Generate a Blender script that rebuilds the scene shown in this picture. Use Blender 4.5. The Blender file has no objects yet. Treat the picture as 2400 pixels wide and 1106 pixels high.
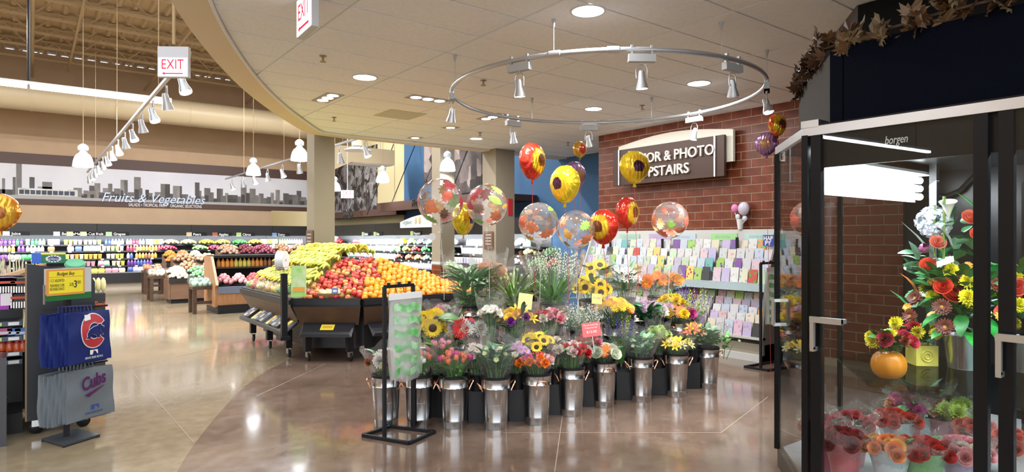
import bpy, math, random
from mathutils import Vector, Matrix, Euler
R = random.Random(11)
sc = bpy.context.scene
COL = sc.collection
pi = math.pi
# ---------------------------------------------------------------- camera
# level camera, 1.55 m above the floor; room axes: X runs along the mural wall, Y runs towards it
F = 1480.0; HX = 1200.0; HY = 560.0; CH = 1.55
YAW = math.radians(37.35); ca = math.cos(YAW); sa = math.sin(YAW)
cam = bpy.data.cameras.new('camera'); cam.sensor_width = 36; cam.lens = 36 * F / 2400
cam.shift_y = (HY - 553) / 2400; cam.clip_start = .05; cam.clip_end = 200
camo = bpy.data.objects.new('camera', cam); COL.objects.link(camo)
camo.location = (0, 0, CH); camo.rotation_euler = (pi / 2, 0, -YAW); sc.camera = camo
# ---------------------------------------------------------------- world, exposure
w = bpy.data.worlds.new('world'); sc.world = w; w.use_nodes = True
w.node_tree.nodes['Background'].inputs[0].default_value = (.90, .95, 1.0, 1)
w.node_tree.nodes['Background'].inputs[1].default_value = 1.75
vs = sc.view_settings; vs.view_transform = 'Standard'; vs.look = 'None'; vs.gamma = 1; vs.use_curve_mapping = False
vs.exposure = 0.48
cy = sc.cycles
cy.transparent_max_bounces = 14; cy.max_bounces = 5; cy.diffuse_bounces = 3; cy.glossy_bounces = 3; cy.transmission_bounces = 4
cy.sample_clamp_indirect = 4; cy.caustics_reflective = False; cy.caustics_refractive = False
WARM = (.96, .98, 1.0); NEUT = (.96, .98, 1.0); COOL = (.88, .95, 1.0)
def lamp_area(loc, size, power, color=NEUT, rot=(0, 0, 0), sy=None, spread=pi):
    l = bpy.data.lights.new('lamp_light', 'AREA'); l.energy = power; l.color = color; l.size = size
    if sy: l.shape = 'RECTANGLE'; l.size_y = sy
    else: l.shape = 'DISK'
    l.spread = spread
    o = bpy.data.objects.new('lamp_light', l); COL.objects.link(o); o.location = loc; o.rotation_euler = rot
    return o
def lamp_spot(loc, target, power, color=NEUT, ang=70, rad=.03, blend=.6):
    l = bpy.data.lights.new('spot_light', 'SPOT'); l.energy = power; l.color = color; l.spot_size = math.radians(ang)
    l.spot_blend = blend; l.shadow_soft_size = rad
    o = bpy.data.objects.new('spot_light', l); COL.objects.link(o); o.location = loc
    o.rotation_euler = (Vector(target) - Vector(loc)).to_track_quat('-Z', 'Y').to_euler()
    return o
# ---------------------------------------------------------------- pixel helpers (measured from the photograph)
def W(px, d, z):
    r = (px - HX) / F * d
    return Vector((ca * r + sa * d, -sa * r + ca * d, z))
def WP(px, py, d): return W(px, d, CH + (HY - py) / F * d)
def GZ(px, py, z): return W(px, (CH - z) * F / (py - HY), z)
def GX(px, py, X):
    d = X / (ca * (px - HX) / F + sa); return WP(px, py, d)
def GY(px, py, Y):
    d = Y / (ca - sa * (px - HX) / F); return WP(px, py, d)
# ---------------------------------------------------------------- mesh builder
class MB:
    def __init__(s): s.v = []; s.f = []; s.m = []; s.k = 0
    def add(s, v, f, M=None):
        b = len(s.v)
        s.v += [tuple(M @ Vector(p)) for p in v] if M is not None else [tuple(p) for p in v]
        s.f += [tuple(b + i for i in q) for q in f]; s.m += [s.k] * len(f); return s
    def mat(s, k): s.k = k; return s
    def box(s, c, d, M=None):
        x, y, z = c; a, b, e = d[0] / 2, d[1] / 2, d[2] / 2
        v = [(x + i * a, y + j * b, z + k * e) for k in (-1, 1) for j in (-1, 1) for i in (-1, 1)]
        return s.add(v, [(0, 2, 3, 1), (4, 5, 7, 6), (0, 1, 5, 4), (2, 6, 7, 3), (0, 4, 6, 2), (1, 3, 7, 5)], M)
    def b2(s, lo, hi, M=None):
        return s.box([(lo[i] + hi[i]) / 2 for i in range(3)], [abs(hi[i] - lo[i]) for i in range(3)], M)
    def lathe(s, prof, n=16, M=None, cap=True, a0=0, a1=2 * pi):
        full = abs(a1 - a0 - 2 * pi) < 1e-6; m = n if full else n + 1
        v = []; f = []
        for r, z in prof:
            for i in range(m):
                a = a0 + (a1 - a0) * i / n; v.append((r * math.cos(a), r * math.sin(a), z))
        for j in range(len(prof) - 1):
            for i in range(n):
                i2 = (i + 1) % m; f.append((j * m + i, j * m + i2, (j + 1) * m + i2, (j + 1) * m + i))
        if cap and full:
            if prof[0][0] > 1e-6: f.append(tuple(range(m))[::-1])
            if prof[-1][0] > 1e-6: f.append(tuple((len(prof) - 1) * m + i for i in range(m)))
        return s.add(v, f, M)
    def tube(s, pts, r, n=6, closed=False, caps=True):
        pts = [Vector(p) for p in pts]; N = len(pts); v = []; f = []
        rr = r if isinstance(r, (list, tuple)) else [r] * N
        up = None
        for i, p in enumerate(pts):
            a = pts[i - 1] if (i or closed) else p; b = pts[(i + 1) % N] if (i < N - 1 or closed) else p
            t = (b - a).normalized()
            if up is None: up = t.orthogonal().normalized()
            else:
                up = (up - t * up.dot(t));
                up = up.normalized() if up.length > 1e-6 else t.orthogonal().normalized()
            q = t.cross(up)
            for j in range(n):
                c = 2 * pi * j / n; v.append(p + (up * math.cos(c) + q * math.sin(c)) * rr[i])
        for i in range(N if closed else N - 1):
            i2 = (i + 1) % N
            for j in range(n):
                j2 = (j + 1) % n; f.append((i * n + j, i * n + j2, i2 * n + j2, i2 * n + j))
        if caps and not closed:
            f.append(tuple(range(n))[::-1]); f.append(tuple((N - 1) * n + j for j in range(n)))
        return s.add(v, f)
    def bar(s, a, b, wd, ht=None):
        a = Vector(a); b = Vector(b); t = b - a; L = t.length
        M = Matrix.Translation((a + b) / 2) @ t.to_track_quat('X', 'Z').to_matrix().to_4x4()
        return s.box((0, 0, 0), (L, wd, ht or wd), M)
    def prism(s, pts, z0, z1, M=None):
        n = len(pts)
        v = [(p[0], p[1], z0) for p in pts] + [(p[0], p[1], z1) for p in pts]
        f = [tuple(range(n))[::-1], tuple(range(n, 2 * n))] + [(i, (i + 1) % n, n + (i + 1) % n, n + i) for i in range(n)]
        return s.add(v, f, M)
    def ball(s, c, r, n=10, m=7, sc_=(1, 1, 1), M=None):
        prof = [(max(0, r * math.sin(pi * j / m)), -r * math.cos(pi * j / m)) for j in range(m + 1)]
        prof[0] = (r * .02, -r); prof[-1] = (r * .02, r)
        T = Matrix.Translation(c) @ Matrix.Diagonal((*sc_, 1))
        return s.lathe(prof, n, (M @ T) if M is not None else T)
    def grid(s, fn, nu, nv):
        v = [fn(i / nu, j / nv) for j in range(nv + 1) for i in range(nu + 1)]
        f = [(j * (nu + 1) + i, j * (nu + 1) + i + 1, (j + 1) * (nu + 1) + i + 1, (j + 1) * (nu + 1) + i) for j in range(nv) for i in range(nu)]
        return s.add(v, f)
    def mesh(s, name, mats, smooth=False, sharp=40):
        me = bpy.data.meshes.new(name); me.from_pydata(s.v, [], s.f)
        for m in (mats if isinstance(mats, (list, tuple)) else [mats]): me.materials.append(m)
        if any(s.m): me.polygons.foreach_set('material_index', s.m)
        if smooth:
            me.polygons.foreach_set('use_smooth', [True] * len(s.f))
            if sharp: me.set_sharp_from_angle(angle=math.radians(sharp))
        me.update(); return me
    def build(s, name, mats, parent=None, smooth=False, sharp=40, **kw):
        return ob(name, s.mesh(name, mats, smooth, sharp), parent, **kw)
def ob(name, data, parent=None, loc=None, rot=None, scale=None, color=None, M=None, label=None, cat=None, group=None, kind=None):
    o = bpy.data.objects.new(name, data); COL.objects.link(o)
    if parent is not None: o.parent = parent
    if M is not None: o.matrix_local = M
    else:
        if loc is not None: o.location = loc
        if rot is not None: o.rotation_euler = rot
        if scale is not None: o.scale = (scale,) * 3 if isinstance(scale, (int, float)) else scale
    if color is not None: o.color = (*color[:3], 1)
    tag(o, label, cat, group, kind); return o
def tag(o, label=None, cat=None, group=None, kind=None):
    if label: o['label'] = label
    if cat: o['category'] = cat
    if group: o['group'] = group
    if kind: o['kind'] = kind
    return o
def thing(name, label, cat, loc=(0, 0, 0), rz=0, group=None):
    return ob(name, None, loc=loc, rot=(0, 0, rz), label=label, cat=cat, group=group)
def struct(name, mb, mat, parent=None, smooth=False, **kw):
    return mb.build(name, mat, parent, smooth, kind=None if parent else 'structure', **kw)
def text(body, name, mat, size, parent=None, M=None, shear=0, ext=.002, align='LEFT', space=1, width=None, bevel=0):
    cu = bpy.data.curves.new(name, 'FONT'); cu.body = body; cu.size = size; cu.shear = shear; cu.extrude = ext
    cu.align_x = align; cu.space_character = space; cu.resolution_u = 3; cu.offset = bevel
    cu.materials.append(mat)
    o = bpy.data.objects.new('tmp', cu); COL.objects.link(o)
    me = bpy.data.meshes.new_from_object(o.evaluated_get(bpy.context.evaluated_depsgraph_get()))
    bpy.data.objects.remove(o); bpy.data.curves.remove(cu); me.name = name
    if width:
        xs_ = [v.co.x for v in me.vertices]; k = width / max(1e-6, max(xs_) - min(xs_)); x0 = min(xs_)
        for v in me.vertices: v.co.x = (v.co.x - x0) * k
    return ob(name, me, parent, M=M)
def face_M(loc, right, up):
    r = Vector(right).normalized(); u = Vector(up).normalized(); n = r.cross(u)
    return Matrix.Translation(loc) @ Matrix(((r.x, u.x, n.x, 0), (r.y, u.y, n.y, 0), (r.z, u.z, n.z, 0), (0, 0, 0, 1)))
# ---------------------------------------------------------------- materials
MC = {}
def mat(name, col=(.8, .8, .8), rough=.5, metal=0, emit=None, es=0, noise=None, nscale=8, bump=0, bscale=60, spec=.5, oc=False, coat=0, alpha=None, stretch=None, sss=0, trans=0):
    if name in MC: return MC[name]
    m = bpy.data.materials.new(name); m.use_nodes = True; nt = m.node_tree; b = nt.nodes['Principled BSDF']; MC[name] = m
    I = b.inputs
    I['Base Color'].default_value = (*col, 1); I['Roughness'].default_value = rough; I['Metallic'].default_value = metal
    I['Specular IOR Level'].default_value = spec; I['Coat Weight'].default_value = coat; I['Coat Roughness'].default_value = .06
    if trans: I['Transmission Weight'].default_value = trans
    if emit is not None:
        I['Emission Color'].default_value = (*emit, 1); I['Emission Strength'].default_value = es; m.cycles.emission_sampling = 'NONE'
    m.diffuse_color = (*col, 1)
    src = None
    if oc:
        oi = nt.nodes.new('ShaderNodeObjectInfo'); src = oi.outputs['Color']
    if noise is not None or bump:
        tc = nt.nodes.new('ShaderNodeTexCoord'); mp = nt.nodes.new('ShaderNodeMapping')
        nt.links.new(tc.outputs['Object'], mp.inputs[0])
        if stretch: mp.inputs['Scale'].default_value = stretch
    if noise is not None:
        nz = nt.nodes.new('ShaderNodeTexNoise'); nz.inputs['Scale'].default_value = nscale; nz.inputs['Detail'].default_value = 5
        nt.links.new(mp.outputs[0], nz.inputs[0])
        rp = nt.nodes.new('ShaderNodeValToRGB'); rp.color_ramp.elements[0].position = .35; rp.color_ramp.elements[1].position = .66
        nt.links.new(nz.outputs[0], rp.inputs[0])
        mx = nt.nodes.new('ShaderNodeMix'); mx.data_type = 'RGBA'
        nt.links.new(rp.outputs[0], mx.inputs[0])
        if src is not None:
            mx.blend_type = 'MULTIPLY'; nt.links.new(src, mx.inputs[6]); mx.inputs[7].default_value = (*noise, 1)
        else:
            mx.inputs[6].default_value = (*col, 1); mx.inputs[7].default_value = (*noise, 1)
        src = mx.outputs[2]
    if src is not None: nt.links.new(src, I['Base Color'])
    if bump:
        nb = nt.nodes.new('ShaderNodeTexNoise'); nb.inputs['Scale'].default_value = bscale; nt.links.new(mp.outputs[0], nb.inputs[0])
        bp = nt.nodes.new('ShaderNodeBump'); bp.inputs['Strength'].default_value = bump; bp.inputs['Distance'].default_value = .01
        nt.links.new(nb.outputs[0], bp.inputs['Height']); nt.links.new(bp.outputs[0], I['Normal'])
    return m
def clear(name, tint=(1, 1, 1), refl=1.0, rough=.03, ior=1.45, bump=0, bscale=20, haze=0):
    """thin clear sheet: straight-through transparency plus a fresnel reflection"""
    if name in MC: return MC[name]
    m = bpy.data.materials.new(name); m.use_nodes = True; nt = m.node_tree; nt.nodes.clear(); MC[name] = m
    out = nt.nodes.new('ShaderNodeOutputMaterial'); tr = nt.nodes.new('ShaderNodeBsdfTransparent'); tr.inputs[0].default_value = (*tint, 1)
    gl = nt.nodes.new('ShaderNodeBsdfGlossy'); gl.inputs['Roughness'].default_value = rough; gl.inputs[0].default_value = (refl, refl, refl, 1)
    fr = nt.nodes.new('ShaderNodeFresnel'); fr.inputs[0].default_value = ior
    ge = nt.nodes.new('ShaderNodeNewGeometry'); mr = nt.nodes.new('ShaderNodeMapRange'); mr.inputs[3].default_value = ior; mr.inputs[4].default_value = 1 / ior
    nt.links.new(ge.outputs['Backfacing'], mr.inputs[0]); nt.links.new(mr.outputs[0], fr.inputs[0])
    mx = nt.nodes.new('ShaderNodeMixShader'); nt.links.new(fr.outputs[0], mx.inputs[0])
    last = tr.outputs[0]
    if haze:
        df = nt.nodes.new('ShaderNodeBsdfDiffuse'); df.inputs[0].default_value = (.9, .9, .9, 1)
        tl = nt.nodes.new('ShaderNodeBsdfTranslucent'); tl.inputs[0].default_value = (.9, .9, .9, 1)
        ad = nt.nodes.new('ShaderNodeMixShader'); ad.inputs[0].default_value = .5; nt.links.new(df.outputs[0], ad.inputs[1]); nt.links.new(tl.outputs[0], ad.inputs[2])
        hz = nt.nodes.new('ShaderNodeMixShader'); hz.inputs[0].default_value = haze
        nt.links.new(last, hz.inputs[1]); nt.links.new(ad.outputs[0], hz.inputs[2]); last = hz.outputs[0]
    nt.links.new(last, mx.inputs[1]); nt.links.new(gl.outputs[0], mx.inputs[2]); nt.links.new(mx.outputs[0], out.inputs[0])
    if bump:
        tc = nt.nodes.new('ShaderNodeTexCoord'); nb = nt.nodes.new('ShaderNodeTexNoise'); nb.inputs['Scale'].default_value = bscale
        bp = nt.nodes.new('ShaderNodeBump'); bp.inputs['Strength'].default_value = bump; bp.inputs['Distance'].default_value = .02
        nt.links.new(tc.outputs['Object'], nb.inputs[0]); nt.links.new(nb.outputs[0], bp.inputs['Height'])
        nt.links.new(bp.outputs[0], gl.inputs['Normal']); nt.links.new(bp.outputs[0], fr.inputs['Normal'])
    return m
M_black = mat('black_plastic', (.012, .012, .014), .35, spec=.25)
M_blackm = mat('black_metal', (.012, .012, .014), .45, spec=.25)
M_silver = mat('brushed_aluminium', (.62, .63, .65), .3, 1)
M_grey = mat('grey_paint', (.42, .42, .42), .45)
M_white = mat('white_paint', (.8, .8, .8), .5)
M_chrome = mat('chrome', (.75, .75, .76), .12, 1)
M_oc = mat('coloured_plastic', rough=.45, oc=True)
M_ocg = mat('coloured_gloss', rough=.2, oc=True, coat=.3)
M_petal = mat('flower_petal', rough=.55, oc=True, noise=(.78, .74, .74), nscale=30)
M_leaf = mat('leaf_green', rough=.4, oc=True, noise=(.6, .66, .6), nscale=25)
M_glow = mat('lamp_lens', (1, 1, 1), .5, emit=(1, .98, .94), es=9)
M_glowc = mat('fluorescent_tube', (1, 1, 1), .5, emit=(.95, .98, 1), es=10)
M_cello = clear('cellophane', (.97, .97, .97), 1, .05, 1.32, bump=.9, bscale=14, haze=.06)
M_glass = clear('case_glass', (.90, .92, .91), .6, .0, 1.42)
M_wood = mat('dark_wood', (.085, .045, .025), .4, noise=(.05, .025, .014), nscale=6, stretch=(1, 8, 8))
M_brown = mat('brown_laminate', (.16, .085, .05), .45, noise=(.13, .068, .04), nscale=5)
M_copper = mat('copper', (.85, .45, .28), .25, 1)
M_red = mat('red_print', (.5, .02, .03), .5)
M_ink = mat('black_ink', (.02, .02, .02), .6)
M_yellow = mat('price_yellow', (.85, .72, .03), .5)
# ================================================================ THE ROOM
CEIL = 3.33; WX = 9.3; WY = 24.0; BX = 7.8; DECK = 7.2
# --- curve of the dropped ceiling (outer edge of its soffit) and of the brown floor
CUR = [(-.75, -1.2), (-.35, 1.2), (.12, 3.0), (.75, 5.0), (1.27, 6.31), (1.9, 7.63), (2.62, 8.87), (3.45, 10.12)]
def smooth_curve(pts, k=5):
    out = []
    for i in range(len(pts) - 1):
        p0 = Vector(pts[max(0, i - 1)]); p1 = Vector(pts[i]); p2 = Vector(pts[i + 1]); p3 = Vector(pts[min(len(pts) - 1, i + 2)])
        for j in range(k):
            t = j / k
            out.append(.5 * ((2 * p1) + (p2 - p0) * t + (2 * p0 - 5 * p1 + 4 * p2 - p3) * t * t + (3 * p1 - p0 - 3 * p2 + p3) * t ** 3))
    out.append(Vector(pts[-1])); return out
OUT = smooth_curve(CUR) + [Vector((3.72, 10.42)), Vector((4.1, 10.5)), Vector((WX, 10.5))]
def offset(path, d):
    res = []
    for i, p in enumerate(path):
        a = path[max(0, i - 1)]; b = path[min(len(path) - 1, i + 1)]; t = (b - a).normalized(); res.append(p + Vector((t.y, -t.x)) * d)
    return res
INN = offset(OUT, .27)
# floor
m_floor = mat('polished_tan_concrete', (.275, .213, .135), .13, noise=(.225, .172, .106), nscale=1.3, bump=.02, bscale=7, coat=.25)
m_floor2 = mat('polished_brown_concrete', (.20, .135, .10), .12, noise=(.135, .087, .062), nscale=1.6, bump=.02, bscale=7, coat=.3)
def floor_nodes(m, spots):
    nt = m.node_tree; b = nt.nodes['Principled BSDF']
    tc = nt.nodes.new('ShaderNodeTexCoord'); n2 = nt.nodes.new('ShaderNodeTexNoise'); n2.inputs['Scale'].default_value = 9; n2.inputs['Detail'].default_value = 8
    nt.links.new(tc.outputs['Object'], n2.inputs[0])
    src = b.inputs['Base Color'].links[0].from_socket
    mx = nt.nodes.new('ShaderNodeMix'); mx.data_type = 'RGBA'; mx.blend_type = 'OVERLAY'; mx.inputs[0].default_value = .28
    nt.links.new(src, mx.inputs[6]); nt.links.new(n2.outputs[0], mx.inputs[7]); nt.links.new(mx.outputs[2], b.inputs['Base Color'])
    mr = nt.nodes.new('ShaderNodeMapRange'); mr.inputs[3].default_value = .06; mr.inputs[4].default_value = .2
    nt.links.new(n2.outputs[0], mr.inputs[0]); nt.links.new(mr.outputs[0], b.inputs['Roughness'])
floor_nodes(m_floor, 0); floor_nodes(m_floor2, 0)
struct('floor', MB().b2((-13.2, -4, -.1), (12, 30, 0)), m_floor)
FC = [GZ(*p, 0) for p in ((415, 1106), (470, 1022), (530, 950), (575, 905), (620, 872), (680, 840))]
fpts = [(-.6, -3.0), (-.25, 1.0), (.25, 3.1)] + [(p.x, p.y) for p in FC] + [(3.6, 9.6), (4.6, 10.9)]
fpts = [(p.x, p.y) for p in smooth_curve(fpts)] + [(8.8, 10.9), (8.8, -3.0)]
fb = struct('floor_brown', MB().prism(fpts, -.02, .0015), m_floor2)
m_joint = mat('floor_joint', (.2, .14, .09), .5)
m_joint2 = mat('floor_joint_light', (.33, .25, .2), .4)
def joint(a, b, m, par, wd=.006): MB().bar((a[0], a[1], .0012), (b[0], b[1], .0012), wd, .0014).build('floor_joint', m, par)
a = GZ(598, 928, 0); b = GZ(760, 855, 0)
joint((GZ(600, 929, 0)), GZ(762, 853, 0), m_joint2, fb); joint(GZ(1300, 1106, 0), GZ(1318, 975, 0), m_joint2, fb)
joint(GZ(1180, 1014, 0), GZ(1690, 1014, 0), m_joint2, fb); joint(GZ(1690, 1014, 0), GZ(1800, 930, 0), m_joint2, fb)
for p, q in ((GZ(310, 872, 0), GZ(455, 1038, 0)), (GZ(300, 866, 0), GZ(640, 780, 0))):
    MB().bar((p.x, p.y, .0008), (q.x, q.y, .0008), .006, .0016).build('floor_joint', m_joint, bpy.data.objects['floor'])
# dropped ceiling: backing, each tile, gypsum soffit
m_tile = mat('acoustic_tile', (.89, .89, .885), .9, noise=(.84, .84, .835), nscale=30, bump=.15, bscale=160)
m_grid = mat('ceiling_grid', (.78, .765, .74), .6)
m_soff = mat('gypsum_beige', (.72, .585, .40), .7)
inner_poly = [(p.x, p.y) for p in INN]
ceil = struct('ceiling', MB().prism(inner_poly + [(WX, -2.5), (-.6, -2.5)], CEIL + .006, CEIL + .05), m_grid)
def clip(poly, path):
    for i in range(len(path) - 1):
        a, b = path[i], path[i + 1]; t = b - a; n = Vector((t.y, -t.x)); out = []
        for j in range(len(poly)):
            p, q = Vector(poly[j]), Vector(poly[(j + 1) % len(poly)]); dp, dq = (p - a).dot(n), (q - a).dot(n)
            if dp >= 0: out.append(tuple(p))
            if dp * dq < 0: out.append(tuple(p + (q - p) * (dp / (dp - dq))))
        poly = out
        if len(poly) < 3: return []
    return poly
TX, TY = 1.207, .575
tile_me = MB().b2((.011, .011, CEIL - .004), (TX - .011, TY - .011, CEIL + .012)).mesh('ceiling_tile', m_tile)
CANS = [(1378, 24, .125), (855, 180, .125), (1638, 194, .125), (1391, 254, .115), (1116, 324, .11)]
inn2 = offset(INN, .012)
for i in range(-3, 7):
    for j in range(-12, 10):
        x0, y0 = 1.946 + TX * i, 5.164 + TY * j
        if x0 + TX < -1.2 or y0 < -1.8 or x0 > WX or (x0 > BX and y0 + TY < BX): continue
        q = [(x0 + .011, y0 + .011), (min(x0 + TX, WX) - .011, y0 + .011), (min(x0 + TX, WX) - .011, y0 + TY - .011), (x0 + .011, y0 + TY - .011)]
        c = clip(q, inn2)
        if not c: continue
        if len(c) == 4 and all(min((Vector(a) - Vector(b)).length for b in c) < 1e-4 for a in q) and x0 + TX < WX:
            ob('ceiling_tile', tile_me, ceil, loc=(x0, y0, 0))
        else: MB().prism(c, CEIL - .004, CEIL + .012).build('ceiling_tile', m_tile, ceil)
mb = MB()
for i in range(len(OUT) - 1):
    a, b, c, d = OUT[i], OUT[i + 1], INN[i + 1], INN[i]
    mb.prism([a, b, c, d][::-1], CEIL - .03, CEIL + .06)
    mb.prism([a, b, b + (c - b) * .2, a + (d - a) * .2][::-1], CEIL + .06, CEIL + 1.0)
sof = struct('ceiling_soffit', mb, m_soff)
mb = MB()
for i in range(len(INN) - 1): mb.bar((*INN[i], CEIL - .022), (*INN[i + 1], CEIL - .022), .02, .03)
mb.build('edge_trim', m_grid, sof)
# walls
m_tan = mat('tan_wall_paint', (.50, .345, .215), .75, noise=(.47, .32, .20), nscale=2)
m_cream = mat('cream_wall_paint', (.62, .53, .3), .75)
m_blue = mat('blue_wall_paint', (.045, .13, .27), .7)
m_beige = mat('beige_column_paint', (.265, .22, .155), .8)
m_darkw = mat('dark_brown_fascia', (.075, .035, .025), .5)
struct('wall_back', MB().b2((-12, WY, 0), (3.2, WY + .2, DECK)).b2((3.2, WY, 2.72), (9.5, WY + .2, DECK)).b2((8.6, WY, 0), (9.5, WY + .2, 2.72)).b2((3.2, WY, 0), (7.1, WY + .2, 2.72)), m_tan)
def wallx(name, y0, y1, m, z1=DECK): return struct(name, MB().b2((WX, y0, 0), (WX + .2, y1, z1)), m)
wallx('wall_side_cream', 17.75, 24.0, m_cream); wallx('wall_side_blue', 7.6, 17.75, m_blue, 6.2)
struct('wall_back_room', MB().b2((6.5, 26.0, 0), (10.5, 26.1, 3.2)), m_cream)
struct('wall_left_unseen', MB().b2((-13.2, -4, 0), (-13, 24.2, DECK)), m_tan)  # unseen wall, added to darken what the cooler glass mirrors
struct('wall_recess_end', MB().b2((BX, 7.5, 0), (WX, 7.75, CEIL)), m_blue)
# brick wall: every brick
m_mortar = mat('mortar', (.36, .27, .19), .8)
m_brick = mat('glazed_brick', rough=.38, oc=True, noise=(.72, .66, .62), nscale=9, spec=.3)
wb = struct('wall_brick', MB().b2((BX - .004, -2.5, 0), (BX + .3, 7.75, CEIL)), m_mortar)
BW, BH = .305, .1155
brick_me = MB().b2((0, .007, .006), (.03, BW - .007, BH - .006)).mesh('brick', m_brick)
half_me = MB().b2((0, .007, .006), (.03, BW / 2 - .007, BH - .006)).mesh('brick', m_brick)
def brick_col(): 
    t = R.uniform(.8, 1.12); return (.19 * t, .046 * t * R.uniform(.93, 1.08), .019 * t)
rest = MB()
for r in range(29):
    z = CEIL - (r + 1) * BH
    if z < .0: break
    off = 0 if r % 2 else BW / 2
    if off: ob('brick', half_me, wb, loc=(BX - .01, 7.75 - BW / 2, z), color=brick_col())
    y = 7.75 - off
    while y > -1:
        y -= BW
        if y > 3.55 and z > 1.45: ob('brick', brick_me, wb, loc=(BX - .01, y, z), color=brick_col())
        else: rest.b2((BX - .01, y + .007, z + .006), (BX + .02, y + BW - .007, z + BH - .006))
rest.build('brickwork', m_brick, wb, kind='stuff', color=(.19, .046, .019))
# columns
m_capg = mat('grey_column_band', (.5, .5, .52), .4)
def column(n, x, y, w_, top, base=True):
    c = struct('column_%d' % n, MB().b2((x - w_ / 2, y - w_ / 2, 1.0), (x + w_ / 2, y + w_ / 2, top)), m_beige)
    MB().b2((x - w_ / 2 - .015, y - w_ / 2 - .015, .94), (x + w_ / 2 + .015, y + w_ / 2 + .015, 1.0)).build('column_band', m_capg, c)
    m_ = MB(); m_.b2((x - w_ / 2, y - w_ / 2, 0), (x + w_ / 2, y + w_ / 2, .94)); m_.build('column_base', m_mortar, c)
    for k in range(8):
        for s_ in range(2):
            yy = y - w_ / 2 + (0 if (k + s_) % 2 else 0)
            ob('brick', MB().b2((x - w_ / 2 - .01, y - w_ / 2 + s_ * w_ / 2 + .006, k * .1155 + .008), (x - w_ / 2 + .01, y - w_ / 2 + (s_ + 1) * w_ / 2 - .006, k * .1155 + .108)).mesh('brick', m_brick), c, color=brick_col())
            ob('brick', MB().b2((x - w_ / 2 + s_ * w_ / 2 + .006, y - w_ / 2 - .01, k * .1155 + .008), (x - w_ / 2 + (s_ + 1) * w_ / 2 - .006, y - w_ / 2 + .01, k * .1155 + .108)).mesh('brick', m_brick), c, color=brick_col())
    return c
column(1, 4.02, 10.75, .36, CEIL + .9); column(3, 7.48, 10.25, .46, CEIL + .02)
c2 = column(2, 8.0, 13.25, .40, DECK)
# roof over the big hall: ribbed deck and open web joists
m_deck = mat('roof_deck_tan', (.46, .33, .19), .7); m_joist = mat('joist_tan', (.40, .28, .15), .6)
mb = MB(); x = -11.5; v = []
while x < 9.6:
    for dx, dz in ((0, 0), (.05, .06), (.22, .06), (.27, 0)): v.append((x + dx, dz))
    x += .34
n = len(v); mb.add([(p[0], 10.0, DECK + p[1]) for p in v] + [(p[0], 24.2, DECK + p[1]) for p in v], [(i, i + 1, n + i + 1, n + i) for i in range(n - 1)])
deck = struct('ceiling_hall', mb, m_deck)
y = 11.0
while y < 23.6:
    mb = MB(); zb = 6.62; zt = DECK - .02
    mb.b2((-11, y - .05, zb), (9.3, y + .05, zb + .05)).b2((-11, y - .05, zt - .05), (9.3, y + .05, zt))
    x = -11.
    while x < 9:
        mb.bar((x, y, zb + .03), (x + .55, y, zt - .03), .035); mb.bar((x + .55, y, zt - .03), (x + 1.1, y, zb + .03), .035); x += 1.1
    mb.build('roof_joist', m_joist, deck); y += 1.42
mb = MB()
for x in (-2.2, .05, 3.0, 6.2): mb.tube([(x, 11, 6.45), (x, 23.9, 6.45)], .035, 8)
for x in (-5.2, .9): mb.bar((x, 11, 6.55), (x, 23, 6.55), .05)
mb.build('sprinkler_pipes', m_joist, deck, kind='stuff')
# lamps of the dropped ceiling : recessed cans, triple spots
m_rim = mat('can_trim', (.62, .6, .56), .35)
def can(px, py, r, label):
    p = GZ(px, py, CEIL); t = thing('recessed_light', label, 'light', (p.x, p.y, CEIL - .004), group='recessed ceiling lights')
    MB().lathe([(r * 1.12, 0), (r * 1.12, -.008), (r, -.008), (r * .97, .0)], 28, cap=False).build('trim_ring', m_rim, t, True)
    MB().lathe([(r * 1.0, -.0045), (.001, -.0045)], 28, cap=False).build('lens', M_glow, t)
    lamp_area((p.x, p.y, CEIL - .03), r * 2, 24, WARM)
for c_, l_ in zip(CANS, ('large round recessed light above the near side of the ring track', 'round recessed light over the aisle beside the triple spotlight', 'round recessed light inside the ring track near the brick wall', 'round recessed light inside the ring track above the balloons', 'round recessed light near the square columns')): can(*c_, l_)
for p in ((1.5, 1.9), (.4, -.6), (2.2, -1.0)):   # the same cans carry on behind the photographer
    lamp_area((p[0], p[1], CEIL - .03), .25, 24, WARM)
def triple(px, py, ang, n, label):
    p = GZ(px, py, CEIL); t = thing('multiple_spotlight', label, 'light', (p.x, p.y, CEIL - .004), ang, 'recessed multiple spotlights')
    L = .17 * n
    MB().b2((-L / 2 - .02, -.11, -.006), (L / 2 + .02, .11, 0)).build('housing', mat('spot_housing', (.35, .32, .28), .5), t)
    for i in range(n):
        x = (i - (n - 1) / 2) * .17
        MB().lathe([(.068, -.0085), (.001, -.0085)], 18, cap=False, M=Matrix.Translation((x, 0, 0))).build('lens', M_glow, t)
    lamp_area((p.x, p.y, CEIL - .03), .2, 20, WARM)
triple(768, 228, pi / 2, 3, 'triple recessed spotlight nearest the curved ceiling edge')
triple(1003, 231, 0, 3, 'triple recessed spotlight beside the left end of the ring track')
triple(1155, 273, pi / 2, 3, 'triple recessed spotlight behind the ring track')
triple(1056, 298, 0, 1, 'single recessed spotlight behind the triple spotlights')
triple(973, 322, 0, 1, 'single recessed spotlight near the far ceiling edge')
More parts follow.
